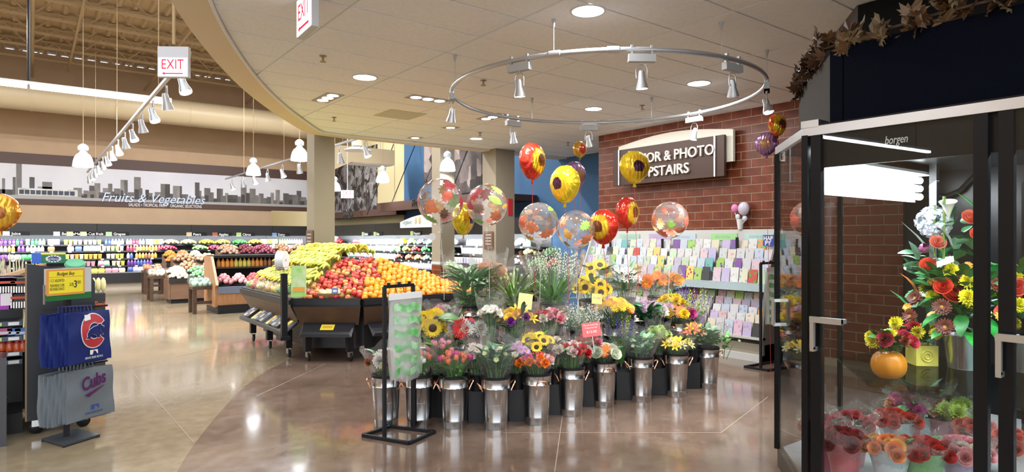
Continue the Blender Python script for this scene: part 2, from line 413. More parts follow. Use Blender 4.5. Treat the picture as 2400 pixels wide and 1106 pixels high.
for i, (px, py) in enumerate(((757, 130), (1133, 187), (1505, 246), (783, 274), (1125, 310), (1331, 333))):
    p = GZ(px, py, CEIL); t = thing('sprinkler_head', ('sprinkler head left of the round light over the aisle', 'sprinkler head inside the left part of the ring track', 'sprinkler head inside the ring track before the brick wall', 'sprinkler head behind the triple spotlight', 'sprinkler head beside the round light near the columns', 'sprinkler head near the floating green balloon')[i], 'sprinkler', (p.x, p.y, CEIL - .004), group='ceiling sprinklers')
    MB().lathe([(.035, 0), (.035, -.006), (.012, -.008), (.01, -.05), (.004, -.055)], 12).build('body', mat('brass', (.35, .27, .18), .4, 1), t, True)
    MB().lathe([(.03, -.06), (.03, -.056)], 12).build('deflector', MC['brass'], t)
p = GZ(937, 268, CEIL); MB().b2((-.28, -.28, -.006), (.28, .28, 0)).build('air_grille', mat('grille', (.52, .49, .38), .6), loc=(p.x, p.y, CEIL - .004), label='square greenish return air grille in the tiled ceiling', cat='vent')
# ================================================================ BIG HALL: mural, duct, lights
# skyline mural on the back wall
m_sky = mat('mural_sky_print', (.60, .59, .66), .6, noise=(.70, .68, .70), nscale=.6)
m_water = mat('mural_water_print', (.38, .36, .35), .6)
mur = thing('skyline_mural', 'long black and white city skyline mural with brown frame above the coolers', 'mural', (0, WY - .02, 0))
def mz(py, px=300): return GY(px, py, WY).z
ZT0, ZT1, ZB1, ZB0 = 4.13, 3.80, 2.76, 2.60
MB().b2((-8.5, -.03, 3.80), (9.2, .01, 4.13)).build('frame_rail', m_darkw, mur)
MB().b2((-8.5, -.03, 2.60), (9.2, .01, 2.76)).build('frame_rail', m_darkw, mur)
MB().b2((-8.5, -.02, 2.76), (9.2, .012, 3.80)).build('panel', m_sky, mur)
MB().b2((-8.5, -.023, 2.76), (9.2, .0, 2.87)).build('water', m_water, mur)
m_bld = mat('mural_building_print', rough=.7, oc=True, noise=(.7, .68, .66), nscale=7, stretch=(1, 1, .35))
def mpx(px): return GY(px, 500, WY).x
blds = [(5, 12, 418, .5), (30, 37, 415, .30), (38, 51, 380, .42), (69, 81, 415, .22), (88, 122, 437, .7), (99, 122, 426, .4), (172, 192, 440, .5), (209, 223, 435, .25)]
for x0, x1, y, t in blds: MB().b2((mpx(x0), -.026, 2.87), (mpx(x1), 0, GY(x0, y, WY).z)).build('building', m_bld, mur, color=(t * .5, t * .47, t * .45))
MB().b2((mpx(-60), -.026, 2.86), (mpx(30), 0, 3.02)).build('building', m_bld, mur, color=(.1, .1, .1))
mb = MB(); mb.b2((mpx(42), -.027, 2.87), (mpx(182), 0, 3.08)); mb.build('museum', m_bld, mur, color=(.72, .7, .68))
for k in range(10):
    a = 45 + k * 13.2; MB().b2((mpx(a), -.03, 2.9), (mpx(a + 11), 0, 3.03)).build('museum_bay', m_bld, mur, color=(.07, .08, .11))
x = 190.
RB = random.Random(4)
while x < 725:
    wd = RB.uniform(7, 16); hgt = RB.choice((.1, .16, .2, .24, .3, .34, .44)) * (1 if x > 560 else .9)
    for a, b, h in ((286, 294, .52), (312, 324, .62), (378, 392, .46), (410, 424, .42), (458, 463, .55), (564, 574, .55)):
        if a <= x + wd / 2 <= b + 4: hgt = h
    t = RB.uniform(.12, .55)
    MB().b2((mpx(x), -.026 - RB.uniform(0, .006), 2.85), (mpx(x + wd), 0, 2.87 + hgt * 1.15)).build('building', m_bld, mur, color=(t * .55, t * .5, t * .47))
    if RB.random() < .5: MB().b2((mpx(x + 1), -.034, 2.85), (mpx(x + wd * .7), 0, 2.87 + hgt * .5)).build('building', m_bld, mur, color=(.06, .055, .055))
    x += wd * RB.uniform(.6, .95)
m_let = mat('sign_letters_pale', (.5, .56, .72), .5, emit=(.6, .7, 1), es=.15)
ws = thing('department_lettering', 'pale script lettering over the skyline mural', 'sign', (mpx(238), WY - .09, 2.72))
text('Fruits & Vegetables', 'script_lettering', m_let, .42, ws, face_M((0, 0, .03), (1, 0, 0), (0, 0, 1)), .35, .01, width=mpx(480) - mpx(238))
text('SALADS \u2022 TROPICAL FRUIT   ORGANIC SELECTIONS', 'lettering', M_white, .15, ws, face_M((mpx(301) - mpx(238), .04, -.1), (1, 0, 0), (0, 0, 1)), 0, .006, width=mpx(472) - mpx(301))
# spiral duct along the back wall with its elbow
m_duct = mat('painted_duct', (.58, .46, .29), .4)
duct = thing('ventilation_duct', 'large round cream air duct hanging along the mural wall', 'duct', (0, 22.2, 5.2))
dz = GY(300, 251, 22.2).z - 5.2
MB().tube([(-11, 0, dz), (6.9, 0, dz)], .40, 24).build('pipe', m_duct, duct, True)
for x in range(-10, 7, 2): MB().tube([(x, 0, dz), (x + .05, 0, dz)], .412, 24).build('joint_band', m_duct, duct, True)
MB().tube([(6.9, 0, dz), (7.3, -.1, dz - .02), (7.6, -.4, dz - .02), (7.75, -.8, dz), (7.75, -1.6, dz)], [.40, .44, .47, .47, .44], 24).build('elbow', m_duct, duct, True)
# rectangular duct and diffuser under the dropped ceiling edge
rd = thing('rectangular_duct', 'boxy cream air duct with a sloping end in front of the aerial photo', 'duct', (7.6, 17.0, 0))
zz = 3.74
mb = MB(); mb.b2((-.35, 0, zz), (1.0, .7, zz + .44)); mb.build('duct_body', m_duct, rd)
mb = MB(); mb.add([(-.35, 0, zz), (-.35, .7, zz), (-1.25, .7, zz - .45), (-1.25, 0, zz - .45), (-.35, 0, zz + .44), (-.35, .7, zz + .44), (-1.25, .7, zz + .44), (-1.25, 0, zz + .44)], [(0, 1, 2, 3), (4, 7, 6, 5), (0, 3, 7, 4), (1, 5, 6, 2), (2, 6, 7, 3), (0, 4, 5, 1)]); mb.build('sloping_end', m_duct, rd)
for x in (-.9, .7): MB().tube([(x, .35, zz + .44), (x, .35, DECK)], .012, 5).build('hanger', M_grey, rd)
MB().b2((-.3, .05, zz - .02), (.95, .65, zz)).build('grille', M_white, rd)
q = GY(838, 343, 14.0); df = thing('air_diffuser', 'round white air diffuser of stacked rings under the far ceiling', 'vent', (q.x, q.y, q.z))
for i in range(4): MB().lathe([(.10 + .07 * (3 - i), -.03 * (3 - i)), (.12 + .07 * (3 - i), -.03 * (3 - i) - .012), (.03, -.03 * (3 - i) + .01)], 24, cap=False).build('ring', M_white, df, True)
MB().tube([(0, 0, 0), (0, 0, DECK - q.z)], .14, 14).build('collar', m_duct, df, True)
# linear fluorescent, hung on a black cable
e = GY(401, 240, 13.75); st = GY(-420, 160, 13.75)
lf = thing('linear_light', 'long glowing fluorescent strip light hanging over the produce hall', 'light', (0, 13.75, e.z))
jn = GY(67, 207, 13.75)
MB().b2((jn.x + .02, -.05, -.04), (e.x, .05, .03)).build('tube', M_glowc, lf)
MB().b2((-5.2, -.05, -.04), (jn.x - .02, .05, .03)).build('tube', M_glowc, lf)
MB().b2((-5.2, -.06, .03), (e.x, .06, .07)).build('housing', M_white, lf)
MB().tube([(jn.x, 0, .0), (jn.x, .0, 2.9)], .025, 6).build('cable', M_black, lf)
lamp_area((-1.2, 13.75, e.z - .07), 6.5, 380, COOL, sy=.12)
rl = thing('linear_light', 'fluorescent strip light over the far aisle, seen only mirrored in the cooler glass', 'light', (-9.7, 7.0, 3.9), .1)
MB().b2((-2.7, -.04, -.03), (2.7, .04, .03)).build('tube', mat('bare_tube', (1, 1, 1), .5, emit=(.95, .98, 1), es=32), rl); MB().b2((-2.7, -.06, .03), (2.7, .06, .08)).build('housing', M_white, rl)
for x in (-2, 2): MB().tube([(x, 0, .08), (x, 0, DECK - 3.9)], .012, 5).build('cable', M_black, rl)
for p in ((-2, 17.5), (4.5, 13.2), (5.0, 18.5)): lamp_area((p[0], p[1], 6.3), 4.5, 400, NEUT, sy=.2)
# pendants
m_shade = mat('prismatic_shade', (.9, .9, .92), .3, emit=(.88, .94, 1), es=3.2)
sh_me = MB().lathe([(.06, .30), (.075, .27), (.12, .235), (.155, .17), (.175, .09), (.185, 0), (.176, 0), (.165, .09), (.145, .165), (.11, .22), (.05, .255)], 24, cap=False).mesh('shade', m_shade, True)
cap_me = MB().lathe([(.085, .33), (.095, .35), (.095, .40), (.06, .44), (.03, .46), (.001, .462)], 18, cap=False).lathe([(.05, .27), (.05, .34)], 14).mesh('lamp_cap', mat('pendant_cap', (.72, .74, .78), .35), True)
rim_me = MB().lathe([(.183, 0), (.192, .004), (.192, -.008), (.178, -.008)], 24, cap=False).mesh('rim', M_white, True)
PEND = [(195, 390, 12.9, 'bell pendant lamp in front of the skyline mural, farthest left'), (594, 410, 16.9, 'bell pendant lamp before the mural beside the spotlight track'), (702, 376, 13.8, 'bell pendant lamp left of the cream column'), (897, 427, 17.8, 'bell pendant lamp in front of the cream wall strip'), (785, 447, 20.5, 'bell pendant lamp half hidden behind the cream column'), (1049, 400, 14.9, 'bell pendant lamp half hidden behind the far column')]
for px, py, d, lab in PEND:
    p = WP(px, py, d); t = thing('pendant_lamp', lab, 'lamp', p, group='bell pendant lamps')
    ob('shade', sh_me, t); ob('lamp_cap', cap_me, t); ob('rim', rim_me, t)
    MB().tube([(0, 0, .45), (0, 0, DECK + .03 - p.z)], .006, 6).build('cord', m_joist, t)
    l = lamp_area(p + Vector((0, 0, .08)), .2, 22, COOL)
# spotlight tracks of the hall
head_me = MB().lathe([(.028, .10), (.036, .08), (.044, .0), (.066, -.075), (.07, -.10)], 16, cap=True).mesh('lamp_head', mat('track_silver', (.5, .51, .53), .35, .7), True)
lens_me = MB().lathe([(.062, -.101), (.001, -.1015)], 16, cap=False).mesh('lamp_lens', M_glow)
yoke_me = MB().tube([(-.062, 0, .02), (-.066, 0, .11), (-.045, 0, .17), (0, 0, .185), (.045, 0, .17), (.066, 0, .11), (.062, 0, .02)], .007, 6).mesh('yoke', MC['track_silver'], True)
box_me = MB().b2((-.155, -.036, .20), (.155, .036, .285)).lathe([(.012, .18), (.012, .2)], 8).mesh('ballast_box', M_grey)
def track_head(par, loc, aim, s=1., rz=0, box=True):
    """one spotlight on a track: box, yoke, head, lens"""
    t = ob('spotlight', MC.setdefault('jm', MB().lathe([(.014, .17), (.014, .2)], 8).mesh('spotlight', M_grey)), par, loc=loc, rot=(0, 0, rz), scale=s)
    if box: ob('ballast_box', box_me, t)
    q = Vector((0, 0, -1)).rotation_difference(Vector(aim)).to_euler()
    ob('yoke', yoke_me, t, rot=(0, 0, 0)); ob('lamp_head', head_me, t, rot=q); ob('lamp_lens', lens_me, t, rot=q)
    return t
def hall_track(x, y0, y1, z, n, label, cans_, s):
    t = thing('light_track', label, 'track light', (x, y0, z))
    MB().b2((-.02, 0, -.02), (.02, y1 - y0, .02)).build('rail', MC['track_silver'], t)
    for i in range(n):
        y = (i + .3) / n * (y1 - y0); track_head(t, (0, y, -.27 * s), (.25 if i % 2 else -.35, -.25, -1), s, pi / 2, False)
    for k in range(3): MB().tube([(0, (y1 - y0) * (k + .4) / 3, 0), (0, (y1 - y0) * (k + .4) / 3, DECK - z)], .005, 5).build('hanger', m_joist, t)
    for k in range(cans_): lamp_spot((x, y0 + (y1 - y0) * (k + .5) / cans_, z - .4), (x + (.8 if k % 2 else -.8), y0 + (y1 - y0) * (k + .5) / cans_, 0), 160, NEUT, 75)
hall_track(1.34, 7.4, 22.4, 3.52, 14, 'long row of grey track spotlights leading to the mural wall', 6, 1.0)
hall_track(5.1, 10.9, 22.2, 3.52, 9, 'row of grey track spotlights passing the cream column', 5, 1.1)
# exit signs
m_exit = mat('exit_panel', (.9, .9, .95), .4, emit=(.85, .86, 1), es=1.4); m_exr = mat('exit_red', (.6, .01, .04), .5, emit=(.8, .0, .05), es=.5)
def exit_sign(M, label, arrow, top=0, w_=.33, h_=.21):
    t = ob('exit_sign', None, M=M, label=label, cat='sign')
    MB().b2((-w_ / 2, -h_ / 2, -.05), (w_ / 2, h_ / 2, -.002)).build('case', mat('exit_case', (.55, .55, .58), .4), t)
    MB().b2((-w_ / 2 + .01, -h_ / 2 + .008, -.002), (w_ / 2 - .01, h_ / 2 - .008, .002)).build('panel', m_exit, t)
    if top: MB().b2((-w_ / 2, h_ / 2, -.05), (w_ / 2, h_ / 2 + top, -.002)).build('canopy', MC['exit_case'], t)
    text('EXIT', 'lettering', m_exr, .47 * w_, t, Matrix.Translation((-.36 * w_, -.1 * h_, .002)), 0, .001, width=.72 * w_, bevel=.001)
    MB().b2((-.27 * w_, -.36 * h_, .002), (.33 * w_, -.3 * h_, .004)).add([(-.36 * w_, -.33 * h_, .003), (-.26 * w_, -.24 * h_, .003), (-.26 * w_, -.42 * h_, .003)], [(0, 1, 2)]).build('arrow', m_exr, t)
    return t
R_CAM = Vector((ca, -sa, 0))
p = WP(405, 157, 5.9); ex = exit_sign(face_M(p, (ca * .98 + .1, -sa, 0), (0, 0, 1)), 'lit exit sign with left arrow hanging outside the curved ceiling edge', 1, .10, .28, .185)
MB().tube([(0, .22, -.02), (0, DECK - p.z, -.02)], .014, 6).build('stem', m_joist, ex)
p = WP(712, 30, 4.55); ex = exit_sign(face_M(p, R_CAM * .57 - Vector((sa, ca, 0)) * .82, (0, 0, 1)), 'lit exit sign seen at an angle under the tiled ceiling', 1, 0, .36, .28)
MB().b2((-.03, .14, -.04), (.03, .4, -.012)).build('stem', MC['exit_case'], ex)
p = WP(814, 455, 16.5); ex = exit_sign(face_M(p, R_CAM, (0, 0, 1)), 'small far exit sign hanging before the aerial photograph', 1)
MB().tube([(0, .1, -.02), (0, DECK + .05 - p.z, -.02)], .014, 6).build('stem', M_grey, ex)
# pictures and boards on the side wall
def aerial(name, label, y0, y1, z0, z1, sc_, dark, light):
    m = mat(name + '_print', dark, .6); nt = m.node_tree; b = nt.nodes['Principled BSDF']
    tc = nt.nodes.new('ShaderNodeTexCoord'); vo = nt.nodes.new('ShaderNodeTexVoronoi'); vo.inputs['Scale'].default_value = sc_; vo.distance = 'MANHATTAN'
    nz = nt.nodes.new('ShaderNodeTexNoise'); nz.inputs['Scale'].default_value = sc_ * .35; nz.inputs['Detail'].default_value = 9
    nt.links.new(tc.outputs['Object'], vo.inputs[0]); nt.links.new(tc.outputs['Object'], nz.inputs[0])
    mx = nt.nodes.new('ShaderNodeMix'); mx.data_type = 'RGBA'; mx.inputs[0].default_value = .5
    nt.links.new(vo.outputs['Color'], mx.inputs[6]); nt.links.new(nz.outputs[0], mx.inputs[7])
    rp = nt.nodes.new('ShaderNodeValToRGB'); rp.color_ramp.elements[0].position = .42; rp.color_ramp.elements[1].position = .66
    rp.color_ramp.elements[0].color = (*dark, 1); rp.color_ramp.elements[1].color = (*light, 1)
    bw = nt.nodes.new('ShaderNodeRGBToBW'); nt.links.new(mx.outputs[2], bw.inputs[0]); nt.links.new(bw.outputs[0], rp.inputs[0]); nt.links.new(rp.outputs[0], b.inputs['Base Color'])
    return MB().b2((WX - .04, y0, z0), (WX - .002, y1, z1)).build(name, m, label=label, cat='picture')
def wy(px): return GX(px, 500, WX).y
def wz(px, py): return GX(px, py, WX).z
aerial('aerial_photograph', 'large sepia aerial city photograph on the cream wall', wy(885), wy(780), wz(880, 500), wz(860, 345), 5, (.035, .025, .02), (.34, .32, .32))
aerial('harbour_photograph', 'large sepia waterfront photograph between two cream columns', wy(1131), wy(1048), wz(1100, 452), wz(1090, 330), 2.2, (.04, .03, .03), (.45, .36, .33))
MB().b2((WX - .06, wy(1030), wz(1010, 430)), (WX - .004, wy(998), wz(1010, 335))).build('narrow_photograph', MC['harbour_photograph_print'], label='narrow sepia photograph panel beside the blue wall', cat='picture')
# brown canopy shelf with its tie rods over the side coolers
cz = wz(1100, 480)
aw = thing('canopy_shelf', 'long brown canopy held by thin tie rods above the side wall coolers', 'canopy', (0, 0, 0))
MB().b2((WX - .95, 11.2, 2.42), (WX - .03, 17.6, 2.56)).build('canopy_board', m_darkw, aw)
MB().b2((WX - 1.0, 11.2, 2.36), (WX - .93, 17.6, 2.62)).build('canopy_edge', m_darkw, aw)
for yy in (12.0, 13.6, 15.2, 16.8, 18.4, 20.): MB().tube([(WX - .95, yy if yy < 17.6 else yy, 2.5 if yy < 17.6 else 2.3), (WX - .03, yy, 4.6)], .014, 5).build('tie_rod', M_black, aw)
MB().b2((WX - .35, 17.6, 2.30), (WX - .02, 23.6, 2.52)).build('cornice', m_darkw, aw)
for body, px, py in (('Home Style', 805, 512), ('Produce', 965, 484)):
    p = GX(px, py, WX - 1.02); tt = thing('wall_lettering', 'dark script lettering reading %s on the canopy edge' % body, 'sign', p)
    text(body.replace(' ', ''), 'lettering', M_ink, .3, tt, face_M((0, 0, 0), (0, -1, 0), (0, 0, 1)), .35, .01, width=.8)
p = GX(950, 530, WX - 1.05); sg = thing('arched_sign', 'pale mint arched sign with two carrot shapes on the side cooler', 'sign', (WX - 1.05, 0, 0))
y0, y1 = GX(1065, 510, WX - 1.05).y, GX(940, 530, WX - 1.05).y; z0 = GX(950, 534, WX - 1.05).z
pts = [(y0, z0), (y1, z0)] + [(y1 + (y0 - y1) * k / 8, z0 + .16 + .18 * math.sin(pi / 2 * min(1, k / 4))) for k in range(9)]
MB().prism(pts, 0, .03, Matrix(((0, 0, -1, 0), (1, 0, 0, 0), (0, 1, 0, 0), (0, 0, 0, 1)))).build('sign_board', mat('mint_board', (.62, .74, .74), .5), sg)
for px in (977, 986):
    q = GX(px, 516, WX - 1.05); MB().ball((-.04, q.y, q.z), .1, 10, 7, (.15, .45, 1)).build('carrot_shape', mat('carrot_orange', (.85, .5, .12), .5), sg, True)
text('organic', 'lettering', M_grey, .18, sg, face_M((-.035, y1 - .15, z0 + .1), (0, -1, 0), (0, 0, 1)), .35, .003)
# red notice on column 3 and the plaque
p = Vector((7.48 - .1, 10.25 - .23, 2.08)); MB().b2((.17, -.015, .0), (.27, 0, .33)).build('red_notice', M_red, loc=(7.48 - .1, 10.02, 2.02), label='narrow red and white notice on the square column', cat='sign')
for cx, cyy, px in ((4.02, 10.75, 1), (7.48, 10.25, 2)):
    t = thing('wooden_plaque', 'brown plaque on the cream column %s' % ('behind the bananas' if px == 1 else 'behind the clear balloons'), 'sign', (cx - (.19 if px == 1 else .24), cyy, 1.5))
    MB().b2((-.02, -.16, -.15), (0, .14, .2)).build('plaque_board', M_brown, t)
    for k in range(4): MB().b2((-.024, -.11, .12 - k * .06), (-.02, .08, .14 - k * .06)).build('text_line', M_grey, t)
# ================================================================ WALL COOLERS AND THEIR GOODS
m_case = mat('cooler_black', (.014, .013, .013), .4)
m_shelf = mat('cooler_shelf', (.03, .03, .032), .35)
m_tag = mat('shelf_tag_white', (.7, .7, .7), .5)
def multideck(L, label, shelves, depth=.95):
    """open refrigerated case; local x along its length, local y = 0 front .. depth back"""
    t = thing('refrigerated_case', label, 'cooler', group='open refrigerated wall cases')
    MB().b2((0, depth - .08, .12), (L, depth, 2.0)).build('back_panel', mat('cooler_back', (.06, .06, .065), .5), t)
    MB().b2((0, 0, .18), (L, depth - .08, .42)).b2((0, 0, .42), (L, .03, .5)).build('base', m_case, t)
    MB().b2((0, .1, 0), (L, depth, .18)).build('kick_plate', mat('kick_plate', (.42, .36, .3), .5), t)
    MB().b2((0, .15, 1.72), (L, depth, 2.02)).b2((0, .12, 1.66), (L, .18, 2.02)).build('canopy', m_case, t)
    MB().b2((0, -.01, .49), (L, .04, .52)).build('bumper', mat('cooler_bumper', (.25, .25, .27), .3), t)
    for z, y in shelves:
        s = MB().b2((.01, y, z - .025), (L - .01, depth - .08, z)).build('shelf', m_shelf, t)
        MB().b2((.01, y - .012, z - .035), (L - .01, y, z + .012)).build('price_rail', m_shelf, s)
        for k in range(int(L / .45)): MB().b2((.1 + k * .45, y - .015, z - .03), (.18 + k * .45, y - .012, z + .008)).build('price_tag', m_tag, s)
    return t
m_pack = mat('printed_package', rough=.3, oc=True)
nt = m_pack.node_tree; b = nt.nodes['Principled BSDF']
tc = nt.nodes.new('ShaderNodeTexCoord'); sx = nt.nodes.new('ShaderNodeSeparateXYZ'); nt.links.new(tc.outputs['Generated'], sx.inputs[0])
cr = nt.nodes.new('ShaderNodeValToRGB'); cr.color_ramp.interpolation = 'CONSTANT'
for e_, (p_, v_) in zip((cr.color_ramp.elements[0], cr.color_ramp.elements[1], cr.color_ramp.elements.new(.62)), ((0, 0), (.25, 1), (.62, 0))): e_.position = p_; e_.color = (v_, v_, v_, 1)
nt.links.new(sx.outputs['Z'], cr.inputs[0])
oi = [n_ for n_ in nt.nodes if n_.type == 'OBJECT_INFO'][0]
mx = nt.nodes.new('ShaderNodeMix'); mx.data_type = 'RGBA'; mx.inputs[7].default_value = (.8, .8, .78, 1)
mm = nt.nodes.new('ShaderNodeMath'); mm.operation = 'MULTIPLY'; nt.links.new(cr.outputs[0], mm.inputs[0]); nt.links.new(oi.outputs['Random'], mm.inputs[1])
nt.links.new(mm.outputs[0], mx.inputs[0]); nt.links.new(oi.outputs['Color'], mx.inputs[6]); nt.links.new(mx.outputs[2], b.inputs['Base Color'])
bottle_me = MB().lathe([(.036, 0), (.04, .01), (.04, .11), (.03, .145), (.016, .165), (.016, .19)], 8).mesh('juice_bottle', m_pack, True)
tub_me = MB().lathe([(.042, 0), (.052, .085), (.055, .09), (.055, .1)], 8).mesh('food_tub', m_pack, True)
carton_me = MB().b2((-.045, -.04, 0), (.045, .04, .14)).add([(-.045, -.04, .14), (.045, -.04, .14), (.045, .04, .14), (-.045, .04, .14), (-.045, 0, .175), (.045, 0, .175)], [(0, 1, 5, 4), (2, 3, 4, 5), (1, 2, 5), (3, 0, 4)]).mesh('juice_carton', m_pack)
clam_me = MB().add([(-.07, -.05, 0), (.07, -.05, 0), (.07, .05, 0), (-.07, .05, 0), (-.085, -.06, .06), (.085, -.06, .06), (.085, .06, .06), (-.085, .06, .06), (-.07, -.05, .1), (.07, -.05, .1), (.07, .05, .1), (-.07, .05, .1)], [(0, 3, 2, 1), (0, 1, 5, 4), (1, 2, 6, 5), (2, 3, 7, 6), (3, 0, 4, 7), (4, 5, 9, 8), (5, 6, 10, 9), (6, 7, 11, 10), (7, 4, 8, 11), (8, 9, 10, 11)]).mesh('berry_box', m_pack)
bagm = MB()
bagm.grid(lambda u, v: ((u - .5) * .16 * (1 - .25 * v * v), -.05 * math.sin(pi * min(1, v * 1.1)) * math.sin(pi * u) - .01, v * .16), 4, 4)
bagm.grid(lambda u, v: ((.5 - u) * .16 * (1 - .25 * v * v), .05 * math.sin(pi * min(1, v * 1.1)) * math.sin(pi * u) + .01, v * .16), 4, 4)
bag_me = bagm.mesh('salad_bag', m_pack, True)
KIND = {'juice_bottle': (bottle_me, .088, 'bottle'), 'food_tub': (tub_me, .118, 'tub'), 'juice_carton': (carton_me, .1, 'carton'), 'berry_box': (clam_me, .178, 'box'), 'salad_bag': (bag_me, .15, 'bag')}
WORD = {'juice_bottle': 'small juice bottle', 'food_tub': 'plastic food tub', 'juice_carton': 'small drink carton', 'berry_box': 'clear fruit box', 'salad_bag': 'plump salad bag'}
PAL = {'red': (.42, .04, .07), 'purple': (.16, .06, .3), 'white': (.75, .73, .76), 'pink': (.75, .35, .42), 'green': (.07, .42, .12), 'orange': (.8, .32, .06), 'yellow': (.8, .66, .12), 'blue': (.08, .12, .4), 'cream': (.8, .7, .5), 'lime': (.45, .7, .15), 'mint': (.4, .7, .5), 'brown': (.3, .13, .06), 'lav': (.6, .55, .8), 'dark': (.06, .05, .08)}
CN = dict(lav='lavender', lime='lime green', mint='mint green', dark='near-black', red='dark red')
for k_ in PAL: CN.setdefault(k_, k_)
LV = ['']; ZS = {'food_tub': 1.55, 'berry_box': 1.5, 'juice_carton': 1.0, 'juice_bottle': .95, 'salad_bag': 1.05}
def levels(z): LV[0] = {1.37: 'on the top shelf', 1.17: 'on the second shelf', .93: 'on the middle shelf', .71: 'on the fourth shelf', .5: 'in the bottom well'}[z]
def row(kind, M, n, cols, where, cnt=[0]):
    me, wd, cat_ = KIND[kind]
    for i in range(n):
        c = PAL[cols[int(i / max(1, n) * len(cols)) % len(cols)]]; t = R.uniform(.85, 1.12)
        o = ob(kind, me, M=M @ Matrix.Translation((wd * (i + .5), R.uniform(0, .02), 0)) @ Matrix.Rotation(R.uniform(-.1, .1), 4, 'Z') @ Matrix.Diagonal((1.04, 1, ZS.get(kind, 1.0), 1)), color=[min(1, x * t) for x in c])
        cn = CN[cols[int(i / max(1, n) * len(cols)) % len(cols)]]
        tag(o, '%s %s %s %s' % (cn, WORD[kind], LV[0], where), cat_, '%s %s row %s %s' % (cn, WORD[kind], LV[0], where))
SH = [(1.37, .45), (1.17, .36), (.93, .26), (.71, .16)]
def fillrow(M, x0, x1, z, y, kind, cols, where):
    levels(z)
    me, wd, _ = KIND[kind]; row(kind, M @ Matrix.Translation((x0, y + .07, z)), int((x1 - x0) / wd), cols, where)
def face(M, x, z, body, c):
    t = ob('shelf_sign', None, M=M @ Matrix.Translation((x, .1, z)), label='small %s shelf sign on the black cooler canopy' % body, cat='sign', group='category signs on the coolers')
    MB().b2((0, 0, -.05), (.16, .014, .07)).build('picture', M_oc, t, color=c)
    MB().b2((.17, .004, -.05), (.62, .014, .07)).build('board', M_black, t)
    text(body, 'lettering', M_white, .11, t, face_M((.2, .0, -.03), (1, 0, 0), (0, 0, 1)), 0, .002, bevel=.002)
# --- back wall: five units
X0 = -3.6; UL = 2.62
names = ['juice', 'berry', 'grape', 'citrus', 'end']
MB_ = Matrix.Translation((0, 23.0, 0))
for u in range(5):
    t = multideck(UL - .01, 'long black %s cooler under the skyline mural' % ('juice', 'berries', 'salad and grapes', 'citrus fruit', 'dairy')[u], SH)
    t.location = (X0 + u * UL, 23.0, 0)
    lamp_area((X0 + (u + .5) * UL, 23.05, 1.62), UL - .1, 45, COOL, rot=(math.radians(38), 0, 0), sy=.06)
    lamp_area((X0 + (u + .5) * UL, 22.95, 1.0), UL - .1, 5, COOL, rot=(math.radians(80), 0, 0), sy=.5) if False else None
def xw(px, y=23.2): return GY(px, 590, y).x
rows = [  # (z, y, [(px0, px1, kind, colours)])
 (1.37, .45, [(-30, 18, 'juice_bottle', ['red', 'purple']), (18, 60, 'juice_bottle', ['purple', 'green', 'purple']), (60, 72, 'juice_carton', ['white']), (72, 111, 'juice_bottle', ['green', 'mint']), (112, 150, 'juice_carton', ['white', 'lav']), (150, 196, 'food_tub', ['yellow', 'cream', 'pink']), (197, 246, 'food_tub', ['cream', 'white', 'lime']), (247, 297, 'juice_bottle', ['blue', 'lav', 'white']), (298, 345, 'juice_bottle', ['pink', 'red', 'lav']), (345, 388, 'juice_carton', ['cream', 'orange', 'lav']), (617, 660, 'juice_carton', ['white', 'orange', 'lime']), (660, 722, 'juice_bottle', ['lime', 'white', 'pink'])]),
 (1.17, .36, [(-30, 40, 'juice_bottle', ['orange', 'cream', 'orange']), (40, 60, 'juice_bottle', ['purple']), (60, 110, 'juice_bottle', ['lav', 'white']), (112, 141, 'berry_box', ['brown', 'red']), (141, 158, 'berry_box', ['blue', 'dark']), (158, 176, 'berry_box', ['pink']), (177, 196, 'berry_box', ['blue', 'dark']), (197, 240, 'salad_bag', ['mint', 'white', 'cream']), (240, 297, 'food_tub', ['cream', 'lime', 'pink']), (298, 388, 'juice_bottle', ['red', 'yellow', 'orange', 'orange', 'red']), (617, 722, 'food_tub', ['white', 'lav', 'white', 'mint'])]),
 (.93, .26, [(-30, 110, 'salad_bag', ['purple', 'cream', 'green', 'white']), (130, 250, 'food_tub', ['cream', 'lime', 'pink', 'orange', 'cream', 'yellow', 'orange', 'yellow', 'orange']), (250, 297, 'food_tub', ['cream', 'yellow']), (298, 318, 'juice_bottle', ['lav', 'blue']), (318, 370, 'juice_bottle', ['orange', 'brown', 'orange']), (617, 722, 'food_tub', ['blue', 'white', 'pink'])]),
 (.71, .16, [(180, 230, 'food_tub', ['cream', 'pink']), (230, 262, 'salad_bag', ['pink', 'mint']), (262, 297, 'food_tub', ['cream', 'yellow']), (298, 360, 'juice_bottle', ['purple', 'blue', 'purple']), (617, 722, 'berry_box', ['blue', 'white'])]),
 (.5, .05, [(180, 297, 'berry_box', ['cream', 'yellow', 'pink', 'cream']), (298, 345, 'salad_bag', ['blue', 'lav', 'white']), (400, 500, 'salad_bag', ['green', 'lime']), (617, 722, 'salad_bag', ['white', 'mint'])])]
for z, y, segs in rows:
    for a, b_, k, cols in segs: fillrow(MB_, xw(a), xw(b_), z, y, k, cols, 'of the cooler under the skyline mural')
